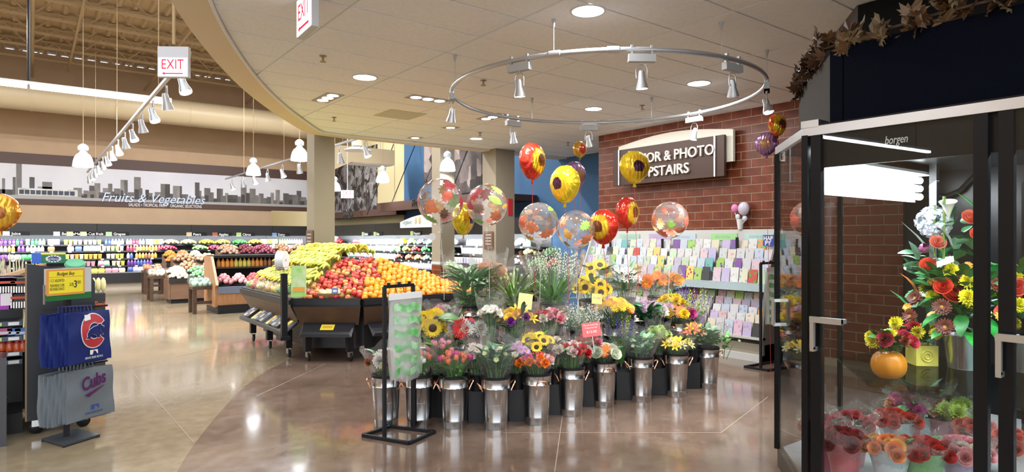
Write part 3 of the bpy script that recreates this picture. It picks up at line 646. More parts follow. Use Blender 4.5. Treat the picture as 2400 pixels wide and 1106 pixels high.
# oval mounds of citrus on the back cooler
def mound(M, rx, ry, h, r, col, label, cat='fruit', group=None, n=26, parts=True):
    t = ob('fruit_display', None, M=M, label=label, cat=cat, group=group)
    MB().lathe([(1, 0), (1.04, .012), (1.0, .02), (.2, .016)], 20, Matrix.Diagonal((rx, ry, 1, 1))).build('tray', M_black, t)
    me = MC.get(('f', r)) or MC.setdefault(('f', r), MB().ball((0, 0, 0), r, 7, 5).mesh('fruit', M_ocg, True))
    for i in range(n):
        q = math.sqrt((i + .3) / n); a = i * 2.4
        c = [min(1, x * R.uniform(.85, 1.15)) for x in col]
        ob('fruit', me, t, loc=(rx * q * .94 * math.cos(a), ry * q * .94 * math.sin(a), .02 + h * (1 - q * q) + r * .6), color=c)
for px, py, col, nm in ((400, 574, (.85, .5, .2), 'peach'), (441, 572, (.8, .72, .2), 'pale yellow lemon'), (484, 573, (.85, .45, .03), 'large orange'), (521, 572, (.85, .5, .05), 'orange by the green limes'), (562, 571, (.05, .5, .05), 'bright green lime'), (598, 572, (.85, .5, .05), 'rightmost upper orange'), (469, 588, (.2, .5, .1), 'green apple'), (503, 587, (.35, .02, .05), 'dark red apple'), (541, 586, (.15, .5, .08), 'green pear'), (577, 585, (.75, .65, .4), 'cream melon'), (610, 585, (.35, .02, .04), 'dark red plum'), (395, 587, (.35, .02, .05), 'small dark red apple')):
    lo = py < 580; p = GY(px, py, 23.5 if lo else 23.42)
    mound(Matrix.Translation((p.x, p.y, 1.375 if lo else 1.175)), .27, .14, .1, .036, col, 'oval mound of %s fruit on the back cooler' % nm, group='oval fruit mounds on the back cooler', n=30)
for px, body, c in ((6, 'Juice', (.7, .7, .75)), (125, 'Berries', (.6, .62, .85)), (156, 'Melons', (.85, .6, .25)), (188, 'Cut fruit', (.8, .7, .3)), (248, 'Grapes', (.4, .6, .35)), (437, 'Pears', (.6, .5, .3)), (498, 'Apples', (.4, .1, .08)), (554, 'Citrus', (.4, .6, .2)), (638, 'Dairy', (.2, .3, .6))):
    face(MB_, xw(px, 23.1), 1.70, body, c)
# --- side wall: units turned to face -X
sm = []
for u in range(5):
    t = multideck(2.5 - .01, ('long black cooler of packed salads on the side wall', 'long black cooler of dressings on the side wall', 'black cooler of peppers and cauliflower on the side wall', 'black cooler of mushrooms beside the square column', 'black cooler of melons behind the balloons')[u], SH)
    t.matrix_local = Matrix.Translation((8.42, 23.2 - u * 2.5, 0)) @ Matrix.Rotation(-pi / 2, 4, 'Z')
    lamp_area((8.54, 23.2 - (u + .5) * 2.5, 1.64), 2.4, 30, COOL, rot=(0, math.radians(-38), 0), sy=None) if False else lamp_area((8.54, 23.2 - (u + .5) * 2.5, 1.64), .06, 48, COOL, rot=(0, math.radians(-38), 0), sy=2.4)
SM = Matrix.Translation((8.42, 23.2, 0)) @ Matrix.Rotation(-pi / 2, 4, 'Z')
def xs(px): return 23.2 - GX(px, 590, 8.7).y
wh = 'of the side wall cooler'
for z, y, segs in [
 (1.37, .45, [(812, 860, 'salad_bag', ['red', 'white', 'mint']), (860, 928, 'juice_bottle', ['white', 'mint', 'white']), (1075, 1128, 'juice_bottle', ['white', 'mint']), (1206, 1225, 'juice_bottle', ['mint'])]),
 (1.17, .36, [(808, 870, 'food_tub', ['red', 'lav', 'mint', 'pink']), (870, 928, 'juice_bottle', ['mint', 'white']), (1070, 1130, 'food_tub', ['cream', 'white', 'cream'])]),
 (.93, .26, [(812, 870, 'salad_bag', ['mint', 'pink', 'lav']), (870, 925, 'juice_bottle', ['mint', 'white']), (1060, 1130, 'food_tub', ['white', 'lav', 'white'])]),
 (.71, .16, [(920, 960, 'food_tub', ['red', 'cream']), (950, 1070, 'juice_bottle', ['lav', 'white', 'lav', 'pink'])])]:
    for a, b_, k, cols in segs: fillrow(SM, xs(a), xs(b_), z, y, k, cols, wh)
VEG = [(788, 563, 1, (.8, .8, .75), 'white cauliflower'), (796, 560, 1, (.6, .03, .03), 'red pepper'), (791, 578, 2, (.8, .2, .02), 'orange pepper'), (792, 598, 3, (.03, .35, .06), 'green pepper'),
 (946, 560, 1, (.9, .55, .03), 'yellow pepper'), (967, 561, 1, (.45, .65, .3), 'pale green cabbage'), (990, 561, 1, (.35, .32, .4), 'purple grey artichoke'), (1012, 561, 1, (.3, .55, .35), 'leafy green'), (1040, 561, 1, (.15, .25, .22), 'dark green kale'), (1063, 561, 1, (.75, .75, .75), 'white cauliflower head'),
 (934, 580, 2, (.12, .55, .05), 'bright green pepper'), (956, 580, 2, (.75, .62, .12), 'yellow squash'), (978, 580, 2, (.6, .06, .05), 'red tomato'), (1001, 580, 2, (.06, .32, .08), 'dark green cucumber'), (1030, 580, 2, (.55, .12, .14), 'pinkish red radish'), (1058, 580, 2, (.05, .2, .12), 'deep green zucchini'),
 (938, 600, 3, (.35, .15, .12), 'brown red yam'), (963, 600, 3, (.75, .25, .12), 'vine tomato'), (984, 599, 3, (.8, .45, .22), 'peach coloured onion'), (1005, 600, 3, (.3, .5, .35), 'green lettuce'), (1030, 600, 3, (.75, .76, .74), 'white onion'), (1052, 600, 3, (.7, .72, .74), 'white turnip'),
 (1222, 565, 1, (.75, .75, .72), 'white cauliflower behind the balloons'), (1245, 580, 2, (.8, .7, .25), 'yellow melon'), (1295, 577, 2, (.03, .3, .05), 'dark green watermelon'), (1215, 598, 3, (.7, .72, .74), 'white garlic behind the balloons'), (1262, 600, 3, (.06, .35, .1), 'green cabbage behind the balloons'), (1300, 600, 3, (.5, .1, .08), 'red chilli')]
for px, py, r_, col, nm in VEG:
    z, y = SH[r_ - 1]; p = GX(px, py, 8.42 + y + .18)
    mound(Matrix.Translation((8.42 + y + .17, p.y, z + .005)), .14, .19, .12, .045, col, 'heap of %s vegetables on the side wall cooler' % nm, 'vegetables', 'vegetable heaps on the side wall coolers', 18)
for px, body, c in ((860, 'Salads', (.4, .6, .3)), (888, 'Dips', (.4, .55, .2)), (975, 'Peppers', (.5, .7, .3))): face(SM, xs(px), 1.70, body, c)
# ================================================================ RING TRACK OVER THE FLOWERS
RC = Vector((4.73, 4.63, 3.045)); RR = 1.57
ring = thing('ring_light_track', 'silver ring shaped light track with spotlights above the flower display', 'track light', RC)
pts = [(RR * math.cos(a * pi / 36), RR * math.sin(a * pi / 36), 0) for a in range(72)]
MB().tube(pts, .021, 10, closed=True).build('ring_rail', MC['track_silver'], ring, True)
def ring_at(px, far):
    """angle on the ring seen at this column, near or far side"""
    k = (px - HX) / F; dv = Vector((ca * k + sa, -sa * k + ca)).normalized(); c = Vector((RC.x, RC.y)); b_ = dv.dot(c); q = b_ * b_ - (c.length ** 2 - RR * RR)
    t = b_ + (1 if far else -1) * math.sqrt(max(0, q)); p = dv * t - c; return math.atan2(p.y, p.x)
HEADS = [(1217, 0, (-.1, .1)), (1504, 0, (0, .1)), (1717, 0, (.15, .35)), (1811, 1, (.1, -.3)), (1050, 1, (-.15, -.3)), (1203, 1, (-.1, -.3)), (1380, 1, (0, -.3)), (1627, 1, (0, .25)), (1806, 0, (-.1, -.3))]
for px, far, aim in HEADS:
    a = ring_at(px, far); p = Vector((RR * math.cos(a), RR * math.sin(a), 0))
    aw_ = R_CAM * aim[0] + Vector((sa, ca, 0)) * aim[1]
    h = track_head(ring, (p.x, p.y, -.24), (aw_.x, aw_.y, -1), .70, a + pi / 2)
    for s_ in (-.08, .08):
        t = Vector((-math.sin(a), math.cos(a), 0)) * s_; MB().b2((-.008, -.014, -.06), (.008, .014, .035), Matrix.Translation(p + t) @ Matrix.Rotation(a + pi / 2, 4, 'Z')).build('track_clip', MC['track_silver'], ring)
    g = RC + p + Vector((0, 0, -.45)); lamp_spot(g, (g.x * .45 + RC.x * .55, g.y * .45 + RC.y * .55, .6), 62, NEUT, 80, .05)
for px, far in ((1298, 0), (1066, 0), (1691, 0), (1247, 1), (1527, 1), (1820, 1)):
    a = ring_at(px, far); p = (RR * math.cos(a), RR * math.sin(a))
    MB().tube([(*p, 0), (*p, CEIL - RC.z - .005)], .003, 5).lathe([(.02, CEIL - RC.z - .004), (.006, CEIL - RC.z - .07)], 8, Matrix.Translation((*p, 0))).build('hanger', M_grey, ring)
for px, far in ((1437, 0), (1300, 0), (1415, 1), (1495, 1)):
    a = ring_at(px, far); q = [(RR * math.cos(a + s_), RR * math.sin(a + s_), 0) for s_ in (-.03, 0, .03)]
    MB().tube(q, .028, 10).build('connector', MC['track_silver'], ring, True)
# ================================================================ FLOWERS: head and leaf meshes (shared)
def petals(mb, n, r0, L, wd, z, lift, curl=0, ph=0, tip=.3, jit=.12):
    for i in range(n):
        a = 2 * pi * (i + ph) / n + R.uniform(-jit, jit) / 2; l = L * R.uniform(.9, 1.08); li = lift + R.uniform(-jit, jit)
        rows_ = []
        for t, ww in ((0, .45), (.4, 1.0), (.75, .9), (1.0, tip)):
            e = li + curl * t; x = r0 + l * t * math.cos(li + curl * t * .5); zz_ = z + l * t * math.sin(li + curl * t * .5)
            rows_.append(((x, -wd / 2 * ww, zz_), (x, wd / 2 * ww, zz_)))
        v = [p for r_ in rows_ for p in r_]
        mb.add(v, [(2 * j, 2 * j + 2, 2 * j + 3, 2 * j + 1) for j in range(3)], Matrix.Rotation(a, 4, 'Z'))
    return mb
def cup(mb, n, r, h, spread, ph=0, wd=1.25, tipc=.0, nu=3, nv=4, z0=0):
    """ring of overlapping cupped petals"""
    for i in range(n):
        a0 = 2 * pi * (i + ph) / n; half = pi / n * wd
        def fn(u, v, a0=a0, half=half):
            a = a0 + (u - .5) * 2 * half * (1 - .45 * v * v if tipc else 1); rr = r * (math.sin(min(1, v * 1.25) * pi / 2) ** .8) * (1 + spread * v * v) * (1 - tipc * v * v) + .002
            return (rr * math.cos(a), rr * math.sin(a), z0 + h * (v - (.12 * (2 * u - 1) ** 2 if v > .9 else 0)))
        mb.grid(fn, nu, nv)
    return mb
CEN = lambda r, h, n=12: MB().lathe([(r, 0), (r * .96, h * .5), (r * .6, h), (.001, h * .85)], n, cap=False)
mb = MB(); petals(mb, 17, .026, .045, .02, .0, .15, .25, 0, .12); petals(mb, 17, .026, .038, .018, .006, .42, -.1, .5, .12)
FL = {'sunflower': (mb.mesh('flower', M_petal), (CEN(.03, .016).mesh('flower_center', mat('sunflower_centre', (.05, .022, .012), .8, bump=.8, bscale=300), True)))}
mb = MB(); petals(mb, 20, .012, .04, .012, .0, .12, .1, 0, .55); petals(mb, 18, .011, .032, .011, .005, .3, .1, .5, .55); petals(mb, 14, .009, .02, .008, .008, .55, .1, .2, .5)
FL['gerbera'] = (mb.mesh('flower', M_petal), CEN(.013, .009).mesh('flower_center', mat('gerbera_centre', (.5, .32, .05), .8, bump=.8, bscale=300), True))
mb = MB()
for k, (n_, l_, li_) in enumerate(((18, .045, .05), (17, .043, .35), (15, .038, .65), (12, .033, .95), (8, .028, 1.25))): petals(mb, n_, .006, l_, .012, .004 * k, li_, .25, k * .3, .5)
FL['mum'] = (mb.mesh('flower', M_petal), None)
mb = MB(); petals(mb, 14, .007, .024, .009, 0, .15, .1, 0, .5); petals(mb, 12, .006, .019, .008, .004, .45, .1, .4, .5)
FL['daisy'] = (mb.mesh('flower', M_petal), CEN(.009, .006, 10).mesh('flower_center', mat('daisy_centre', (.45, .3, .03), .8), True))
mb = MB(); cup(mb, 3, .013, .05, -.1, 0, 1.5); cup(mb, 4, .022, .05, .05, .3, 1.35); cup(mb, 5, .031, .045, .2, .1, 1.25); cup(mb, 6, .038, .036, .35, .4, 1.2)
FL['rose'] = (mb.mesh('flower', M_petal, True, 0), None)
mb = MB(); cup(mb, 3, .02, .055, -.2, 0, 1.25, .55); cup(mb, 3, .023, .052, -.1, .5, 1.2, .5)
FL['tulip'] = (mb.mesh('flower', M_petal, True, 0), None)
mb = MB()
for k in range(46):
    a = k * 2.4; q = math.sqrt((k + .5) / 46); e = (1 - q) * 1.4; petals(mb, 1, .004, .03 * R.uniform(.85, 1.1), .016, .004, e + .08, .5, a / 2 / pi, .95, .5)
FL['carnation'] = (mb.mesh('flower', M_petal), None)
mb = MB(); petals(mb, 6, .004, .05, .018, 0, .55, -.5, 0, .2); 
FL['lily'] = (mb.mesh('flower', M_petal), CEN(.006, .02, 6).mesh('flower_center', MC['daisy_centre'], True))
mb = MB()
for k in range(22):
    z_ = .16 * k / 22; petals(mb, 1, .001, .016, .008, z_ - .02, .7, .3, k * .38, .5, .3)
FL['statice'] = (mb.mesh('flower', M_petal), None)
def blade(L, wd, bend, fold=.2, n=4):
    v = []; f = []
    for i in range(n + 1):
        t = i / n; a = bend * t; ww = wd * (math.sin(pi * min(1, .12 + .88 * t)) ** .8 if i < n else .02)
        x = L * (math.sin(a) / bend if abs(bend) > .01 else t) ; z = L * ((1 - math.cos(a)) / bend if abs(bend) > .01 else 0)
        v += [(x, -ww / 2, z + fold * ww), (x, 0, z), (x, ww / 2, z + fold * ww)]
        if i: f += [(3 * i - 3, 3 * i - 2, 3 * i + 1, 3 * i), (3 * i - 2, 3 * i - 1, 3 * i + 2, 3 * i + 1)]
    return MB().add(v, f)
LF = {'lance': blade(.16, .032, -.7).mesh('leaf', M_leaf, True, 0), 'grass': blade(.3, .017, -.35).mesh('leaf', M_leaf, True, 0), 'oval': blade(.085, .045, -.5, .15).mesh('leaf', M_leaf, True, 0),
      'round': blade(.05, .042, -.3, .12, 5).mesh('leaf', M_leaf, True, 0), 'broad': blade(.17, .085, -.8, .15, 5).mesh('leaf', M_leaf, True, 0), 'fine': blade(.11, .008, -.4, .1, 3).mesh('leaf', M_leaf, True, 0)}
sleeve_cache = {}
def sleeve(par, r0, r1, h, seed):
    key = seed % 4
    if key not in sleeve_cache:
        rr = random.Random(seed); n = 24; ph = [rr.uniform(0, 6) for _ in range(4)]
        def fn(u, v):
            a = 2 * pi * u; t = v
            r_ = (.4 + .6 * t) * (1 + .07 * t * math.sin(5 * a + ph[0]) + .05 * t * math.sin(9 * a + ph[1]))
            z_ = t * (1 + (.13 * math.sin(3 * a + ph[2]) + .06 * math.sin(7 * a + ph[3])) * (t > .9))
            return (r_ * math.cos(a), r_ * math.sin(a), z_)
        sleeve_cache[key] = MB().grid(fn, n, 6).mesh('sleeve', M_cello, True, 0)
    return ob('sleeve', sleeve_cache[key], par, scale=(r1, r1, h))
CAMP = Vector((0, 0, CH))
def orient(nrm, roll=0): return Vector(nrm).normalized().to_track_quat('Z', 'Y').to_matrix().to_4x4() @ Matrix.Rotation(roll, 4, 'Z')
G1, G2, G3, G4 = (.06, .22, .04), (.12, .34, .06), (.2, .38, .22), (.035, .13, .05)
def vary(c, a=.12): t = R.uniform(1 - a, 1 + a); return [min(1, x * t * R.uniform(.96, 1.04)) for x in c]
def bouquet(label, base, h, s, heads, leaf='lance', nleaf=10, lcol=G1, slv=True, group='bouquets on the flower stand', fs=1.0, dome=.25, face_=.55, sh=None, name='bouquet', ls=1.0, lz=(.25, .95), stems=True, flat=False):
    h *= 1.15; s *= 1.2; fs *= 1.22; ls *= 1.12; nleaf = int(nleaf * 1.2); heads = [(k_, c_, max(1, int(n_ * 1.3 + .5))) for k_, c_, n_ in heads]
    base = Vector(base); t = thing(name, label, 'flowers', base, 0, group)
    tot = sum(n for _, _, n in heads); seq = [(k, c) for k, c, n in heads for _ in range(n)]
    R.shuffle(seq); tc_ = (CAMP - base); tc_.z = 0; tc_.normalize(); sm_ = MB()
    for i, (k, c) in enumerate(seq):
        q = math.sqrt((i + .5) / tot); a = i * 2.4 + R.uniform(-.3, .3)
        p = Vector((s * q * math.cos(a), s * q * math.sin(a), h * (1 - dome * q * q) * R.uniform(.92, 1.05)))
        nrm = Vector((p.x, p.y, 0)) / s * .7 + Vector((0, 0, 1 - face_ * .6)) + tc_ * face_
        if k in ('tulip', 'statice'): nrm = Vector((p.x, p.y, 0)) / s * .35 + Vector((0, 0, 1))
        fm, cm = FL[k]; o = ob('flower', fm, t, M=Matrix.Translation(p) @ orient(nrm, R.uniform(0, 6)) @ Matrix.Scale(fs * R.uniform(.88, 1.1), 4), color=vary(c))
        if cm: ob('flower_center', cm, o)
        if stems: sm_.tube([(p.x * .25, p.y * .25, -.06), (p.x * .6, p.y * .6, h * .5), tuple(p)], .0035, 4, caps=False)
    if stems and sm_.v: sm_.build('stems', mat('stem_green', (.1, .25, .05), .5), t, kind='stuff')
    for i in range(nleaf):
        a = i * 2.4 + R.uniform(-.4, .4); q = R.uniform(.3, 1.0); z_ = h * R.uniform(*lz)
        p = Vector((s * q * .75 * math.cos(a) * z_ / h, s * q * .75 * math.sin(a) * z_ / h, z_))
        el = R.uniform(.3, 1.1) if not flat else R.uniform(-.1, .5)
        ob('leaf', LF[leaf], t, M=Matrix.Translation(p) @ Matrix.Rotation(a + R.uniform(-.5, .5), 4, 'Z') @ Matrix.Rotation(-el, 4, 'Y') @ Matrix.Rotation(R.uniform(-.6, .6), 4, 'X') @ Matrix.Scale(ls * R.uniform(.75, 1.2), 4), color=vary(lcol, .3))
    if slv: sleeve(t, .06, s * 1.3, (sh or h * 1.32), R.randrange(1000))
    return t
# ---- buckets
bh, rb, rt = .41, .098, .125
m_galv = mat('galvanised_steel', (.64, .66, .68), .2, 1, noise=(.5, .52, .54), nscale=4, stretch=(3, 3, .3))
bucket_me = MB().lathe([(rb, 0), (rb + .002, .012), (rb + .003, .055), (rb + .006, .062), (rb + .004, .069), (rt - .006, bh * .80), (rt, bh * .815), (rt - .004, bh * .83), (rt, bh - .008), (rt + .004, bh), (rt - .006, bh), (rt - .014, bh * .5)], 28, cap=False).lathe([(rb, 0.001), (.001, .001)], 28, cap=False).mesh('body', m_galv, True, 50)
liner_me = MB().lathe([(rt - .004, bh - .02), (rt + .002, bh + .004), (rt + .002, bh + .018), (rt - .008, bh + .02), (rt - .02, bh - .03), (.001, bh - .06)], 24, cap=False).mesh('liner', M_black, True)
hand_me = MB().tube([(0, -.042, -.045), (.02, -.046, 0), (.038, -.03, .022), (.044, 0, .03), (.038, .03, .022), (.02, .046, 0), (0, .042, -.045)], .006, 6).mesh('handle', M_copper, True)
def bucket(loc, rz, label, group='galvanised flower buckets'):
    t = thing('flower_bucket', label, 'bucket', loc, rz, group)
    ob('body', bucket_me, t); ob('liner', liner_me, t)
    for s_ in (0, pi): ob('handle', hand_me, t, M=Matrix.Rotation(s_, 4, 'Z') @ Matrix.Translation((rt - .006, 0, bh * .86)))
    return t
WHT, PNK, RED, ORG, YEL, PUR, LAV, MAG, COR = (.8, .78, .7), (.8, .3, .36), (.6, .02, .02), (.85, .22, .02), (.9, .62, .01), (.2, .03, .25), (.55, .3, .55), (.65, .05, .3), (.85, .2, .1)
FRONT = [(905, 1003), (982, 1004), (1064, 1007), (1162, 1009), (1258, 998), (1338, 979), (1414, 959), (1502, 946), (1584, 935), (1657, 916)]
FB = [GZ(px, py - 8, 0) for px, py in FRONT]
flab = ['white and rust', 'white and orange tulip', 'orange and pink tulip', 'dark leafy green', 'pink and orange carnation', 'red and pale pink carnation', 'white and orange gerbera', 'silver eucalyptus', 'yellow spray', 'variegated green']
for i, p in enumerate(FB): bucket(p, (pi / 2 if i in (4, 6) else 0) - YAW + R.uniform(-.3, .3), 'galvanised bucket on the floor holding the %s bouquet' % flab[i], 'galvanised flower buckets')
RZ = bh + .0
def up(i, dx=0, dz=0): return FB[i] + Vector((dx, 0, RZ + dz - .03))
bouquet('white and rust dried bouquet behind the near bag stand', up(0), .17, .14, [('mum', WHT, 5), ('carnation', (.4, .12, .04), 6), ('daisy', (.6, .6, .3), 5)], nleaf=6)
bouquet('white and orange tulip bouquet beside the near bag stand', up(1), .17, .10, [('tulip', WHT, 6), ('tulip', COR, 7)], 'lance', 16, G2, fs=.85, lz=(.05, .6))
bouquet('orange and pink tulip bouquet with a price tag', up(2), .17, .115, [('tulip', COR, 14), ('tulip', MAG, 3)], 'lance', 20, G2, fs=.9, lz=(.05, .6))
bouquet('leafy green filler bouquet of broad dark leaves', up(3), .24, .15, [('daisy', (.5, .6, .3), 6)], 'oval', 60, G4, fs=.6)
bouquet('pink and orange carnation bouquet in clear sleeve', up(4), .15, .125, [('carnation', ORG, 6), ('carnation', MAG, 4), ('carnation', (.85, .5, .5), 4)], 'lance', 8, G1)
bouquet('red and pale pink carnation bouquet on the front row', up(5), .2, .13, [('carnation', RED, 7), ('carnation', (.8, .55, .55), 8), ('carnation', WHT, 4)], 'lance', 10, G1)
bouquet('white lisianthus and orange gerbera bouquet in front row', up(6), .13, .11, [('rose', (.8, .83, .66), 7), ('gerbera', ORG, 3), ('carnation', (.8, .5, .5), 2)], 'lance', 10, G1, fs=.85)
bouquet('silver green eucalyptus bunch in the front row', up(7), .2, .15, [('daisy', (.4, .5, .25), 4)], 'round', 85, G3, fs=.5, ls=1.15)
bouquet('yellow alstroemeria spray in the front row', up(8), .15, .13, [('lily', YEL, 13), ('lily', (.8, .75, .4), 4)], 'lance', 10, G1, fs=.8)
bouquet('variegated green foliage bunch at the end of the front row', up(9), .2, .15, [('daisy', (.6, .7, .5), 3)], 'oval', 75, (.18, .34, .17), fs=.5)
bouquet('small trailing green foliage at the end of the front row', FB[9] + Vector((.12, -.1, RZ - .05)), .16, .16, [('daisy', (.5, .6, .35), 2)], 'oval', 26, G2, False, fs=.4, ls=.8)
# ---- tiers: black stepped stand behind the front row
m_stand = mat('black_flower_stand', (.012, .012, .014), .5)
stand = thing('flower_stand', 'black stepped stand carrying the upper rows of flower buckets', 'stand', (0, 0, 0))
def dfront(px):
    xs_ = [a for a, _ in FRONT]; ds = [CH * F / (b_ - 8 - HY) for _, b_ in FRONT]
    if px <= xs_[0]: return ds[0]
    for i in range(len(xs_) - 1):
        if px <= xs_[i + 1]: return ds[i] + (ds[i + 1] - ds[i]) * (px - xs_[i]) / (xs_[i + 1] - xs_[i])
    return ds[-1] + .003 * (px - xs_[-1])
def tier(px, dd, z): p = W(px, dfront(px) + dd, z); return p
Z2, Z3 = .26, .50
for z, dd, pxs in ((Z2, .40, (975, 1085, 1195, 1290, 1360, 1440, 1510, 1590, 1620)), (Z3, .78, (1040, 1120, 1210, 1300, 1390, 1470, 1545, 1600))):
    for a, b_ in zip(pxs[:-1], pxs[1:]):
        A, B = tier(a, dd - .17, 0), tier(b_, dd - .17, 0); C_, D = tier(b_, dd + .19, 0), tier(a, dd + .19, 0)
        MB().prism([A, B, C_, D], z - .04, z).build('step', m_stand, stand)
        MB().prism([A, B, A.lerp(C_, .0) + (B - A) * 1.0 + (C_ - B) * .04, A + (D - A) * .04], .0, z - .04).build('riser', m_stand, stand)
for px in (1118, 1212, 1300, 1378, 1460, 1542, 1622, 1634): 
    p = tier(px, .14, 0); MB().b2((-.07, -.05, 0), (.07, .05, .27)).build('support_block', m_stand, stand, loc=p, rot=(0, 0, -YAW))
SEC = [(1005, 'sunflower'), (1093, 'red and white gerbera'), (1205, 'mixed alstroemeria'), (1290, 'red, pink and cream carnation'), (1358, "baby's breath"), (1440, 'golden daisy'), (1515, 'dark green ruscus'), (1590, 'bright mixed')]
S2 = {}
for px, nm in SEC: S2[px] = tier(px, .4, Z2); bucket(S2[px], R.uniform(0, 6), 'galvanised bucket on the lower step holding the %s bunch' % nm)
def u2(px, dx=0, dz=0, dy=0): return S2[px] + Vector((dx, dy, bh - .03 + dz))
bouquet('large sunflower bunch beside the near bag stand', u2(1005, .03), .2, .18, [('sunflower', YEL, 9)], 'broad', 10, G2, fs=.95, face_=1.0, dome=.6)
bouquet('red gerbera and white mum bouquet in front of the tall greens', u2(1093), .13, .11, [('gerbera', RED, 3), ('mum', WHT, 4), ('daisy', PUR, 3)], 'lance', 6, G1, fs=1.25, face_=.9)
bouquet('mixed yellow, orange and purple alstroemeria bouquet', u2(1205), .23, .15, [('mum', YEL, 3), ('carnation', (.95, .5, .12), 5), ('carnation', PUR, 4), ('lily', YEL, 4)], 'lance', 14, G4, fs=1.0)
bouquet('white daisy and dark green bouquet left of the yellow price card', u2(1205, -.2, .02, .08), .26, .09, [('daisy', WHT, 9)], 'lance', 8, G4)
bouquet('red, pink and cream carnation bouquet on the lower step', u2(1290), .2, .13, [('carnation', RED, 4), ('carnation', PNK, 6), ('carnation', (.8, .75, .62), 4)], 'lance', 8, G1, fs=1.1)
bouquet('golden yellow and orange daisy bunch on the lower step', u2(1440), .26, .15, [('daisy', (.9, .5, .02), 16), ('daisy', YEL, 12), ('daisy', ORG, 6)], 'grass', 34, G4, fs=1.2, ls=.7, lz=(.0, .3), face_=.4)
bouquet('dark green ruscus bunch on the lower step', u2(1515), .2, .16, [('daisy', (.1, .3, .1), 2)], 'oval', 90, (.02, .13, .035), False, fs=.3, ls=.9)
bouquet('bright orange, yellow and magenta mixed bouquet', u2(1590), .15, .14, [('gerbera', (.9, .35, .08), 5), ('mum', YEL, 4), ('mum', MAG, 3), ('carnation', (.85, .35, .3), 4)], 'lance', 8, G1, fs=1.0, face_=.8)
bouquet('yellow mum bunch over the bright mixed bouquet', u2(1590, .02, .05, .12), .2, .12, [('mum', YEL, 9)], 'lance', 5, G1)
bouquet('small yellow sunflower bunch behind the pink carnations', W(1258, dfront(1258) + .22, .41), .25, .12, [('sunflower', YEL, 7)], 'oval', 12, G2, fs=.7)
bouquet('purple and yellow statice between the front buckets', W(1455, dfront(1455) + .2, .40), .22, .1, [('statice', (.06, .02, .25), 9), ('statice', (.4, .5, .05), 4)], 'fine', 12, G2)
# small black vases standing on the blocks between the front buckets, each with its own bunch
vase_me = MB().lathe([(.055, 0), (.07, .13), (.073, .135), (.06, .135)], 14).mesh('vase_body', M_black, True)
FIL = [(1030, 'pink tulip', [('tulip', PNK, 9)], 'lance', G2), (1118, 'white daisy', [('daisy', WHT, 10)], 'lance', G1), (1212, 'lavender daisy', [('daisy', LAV, 8), ('daisy', WHT, 4)], 'oval', G4), (1300, 'cream carnation', [('carnation', (.8, .72, .6), 7)], 'oval', G1), (1378, 'scarlet carnation', [('carnation', RED, 6), ('carnation', PNK, 3)], 'lance', G1), (1542, 'pale green mum', [('mum', (.45, .6, .2), 5)], 'oval', G1), (1622, 'coral alstroemeria', [('lily', COR, 8), ('lily', YEL, 4)], 'lance', G2)]
for px, nm, hd, lf, lc in FIL:
    q = tier(px, .14, .27); o = thing('flower_vase', 'short black vase holding the %s filler bunch' % nm, 'vase', q, 0, 'short black vases between the buckets'); ob('vase_body', vase_me, o)
    bouquet('%s filler bunch between the front buckets' % nm, q + Vector((0, 0, .1)), .24, .085, hd, lf, 14, lc, True)
# baby's breath
t = thing('bouquet', "white baby's breath cloud bunch in a bucket on the lower step", 'flowers', u2(1358), group='bouquets on the flower stand')
for k in range(4):
    rr = random.Random(k); m_ = MB()
    cx = Vector((.13 * math.cos(k * 1.6), .13 * math.sin(k * 1.6), .17))
    for i in range(150):
        d_ = Vector((rr.gauss(0, 1), rr.gauss(0, 1), rr.gauss(0, .8))).normalized() * rr.random() ** .4 * .13; p = cx + d_; s_ = rr.uniform(.004, .008)
        m_.add([p + Vector(q) * s_ for q in ((1, 0, 0), (-1, 0, 0), (0, 1, 0), (0, -1, 0), (0, 0, 1), (0, 0, -1))], [(0, 2, 4), (2, 1, 4), (1, 3, 4), (3, 0, 4), (2, 0, 5), (1, 2, 5), (3, 1, 5), (0, 3, 5)])
    m_.build('blossom_cloud', mat('gypsophila', (.66, .70, .6), .8), t, kind='stuff')
m_ = MB(); rr = random.Random(3)
for i in range(120):
    a = rr.uniform(0, 6.3); q = rr.random() ** .5 * .22; m_.tube([(q * .2 * math.cos(a), q * .2 * math.sin(a), -.04), (q * math.cos(a), q * math.sin(a), rr.uniform(.1, .27))], .0022, 3, caps=False)
m_.build('stems', mat('grey_green_stem', (.18, .26, .13), .6), t, kind='stuff'); sleeve(t, .06, .27, .3, 5)
TOP = [(1100, 'tall green lily'), (1205, 'tall green tulip'), (1295, 'white wrapped gladiolus'), (1385, 'upper sunflower'), (1462, 'white alstroemeria'), (1545, 'orange gerbera')]
S3 = {}
for px, nm in TOP: S3[px] = tier(px, .74, Z3); bucket(S3[px], R.uniform(0, 6), 'galvanised bucket on the top step holding the %s bunch' % nm)
def u3(px, dx=0, dz=0, dy=0): return S3[px] + Vector((dx, dy, bh - .03 + dz))
bouquet('tall green lily leaf bunch standing highest at the left of the stand', u3(1100), .34, .17, [('tulip', (.3, .45, .2), 8)], 'lance', 85, (.09, .26, .06), fs=.7, ls=1.25, lz=(.05, .85), dome=.1)
bouquet('peach rose bouquet in a wide clear sleeve behind the greens', u3(1100, .3, .0, .1), .34, .12, [('rose', (.9, .5, .28), 9)], 'lance', 14, (.35, .35, .1))
bouquet('tall green tulip leaf bunch in the middle of the top step', u3(1205), .3, .14, [('tulip', (.35, .5, .2), 6)], 'grass', 60, (.22, .38, .06), fs=.6, lz=(.0, .5))
bouquet('white wrapped gladiolus spears fanning out on the top step', u3(1295), .34, .2, [('statice', (.68, .74, .55), 26)], 'grass', 55, (.15, .38, .07), fs=1.2, lz=(.0, .35), sh=.5)
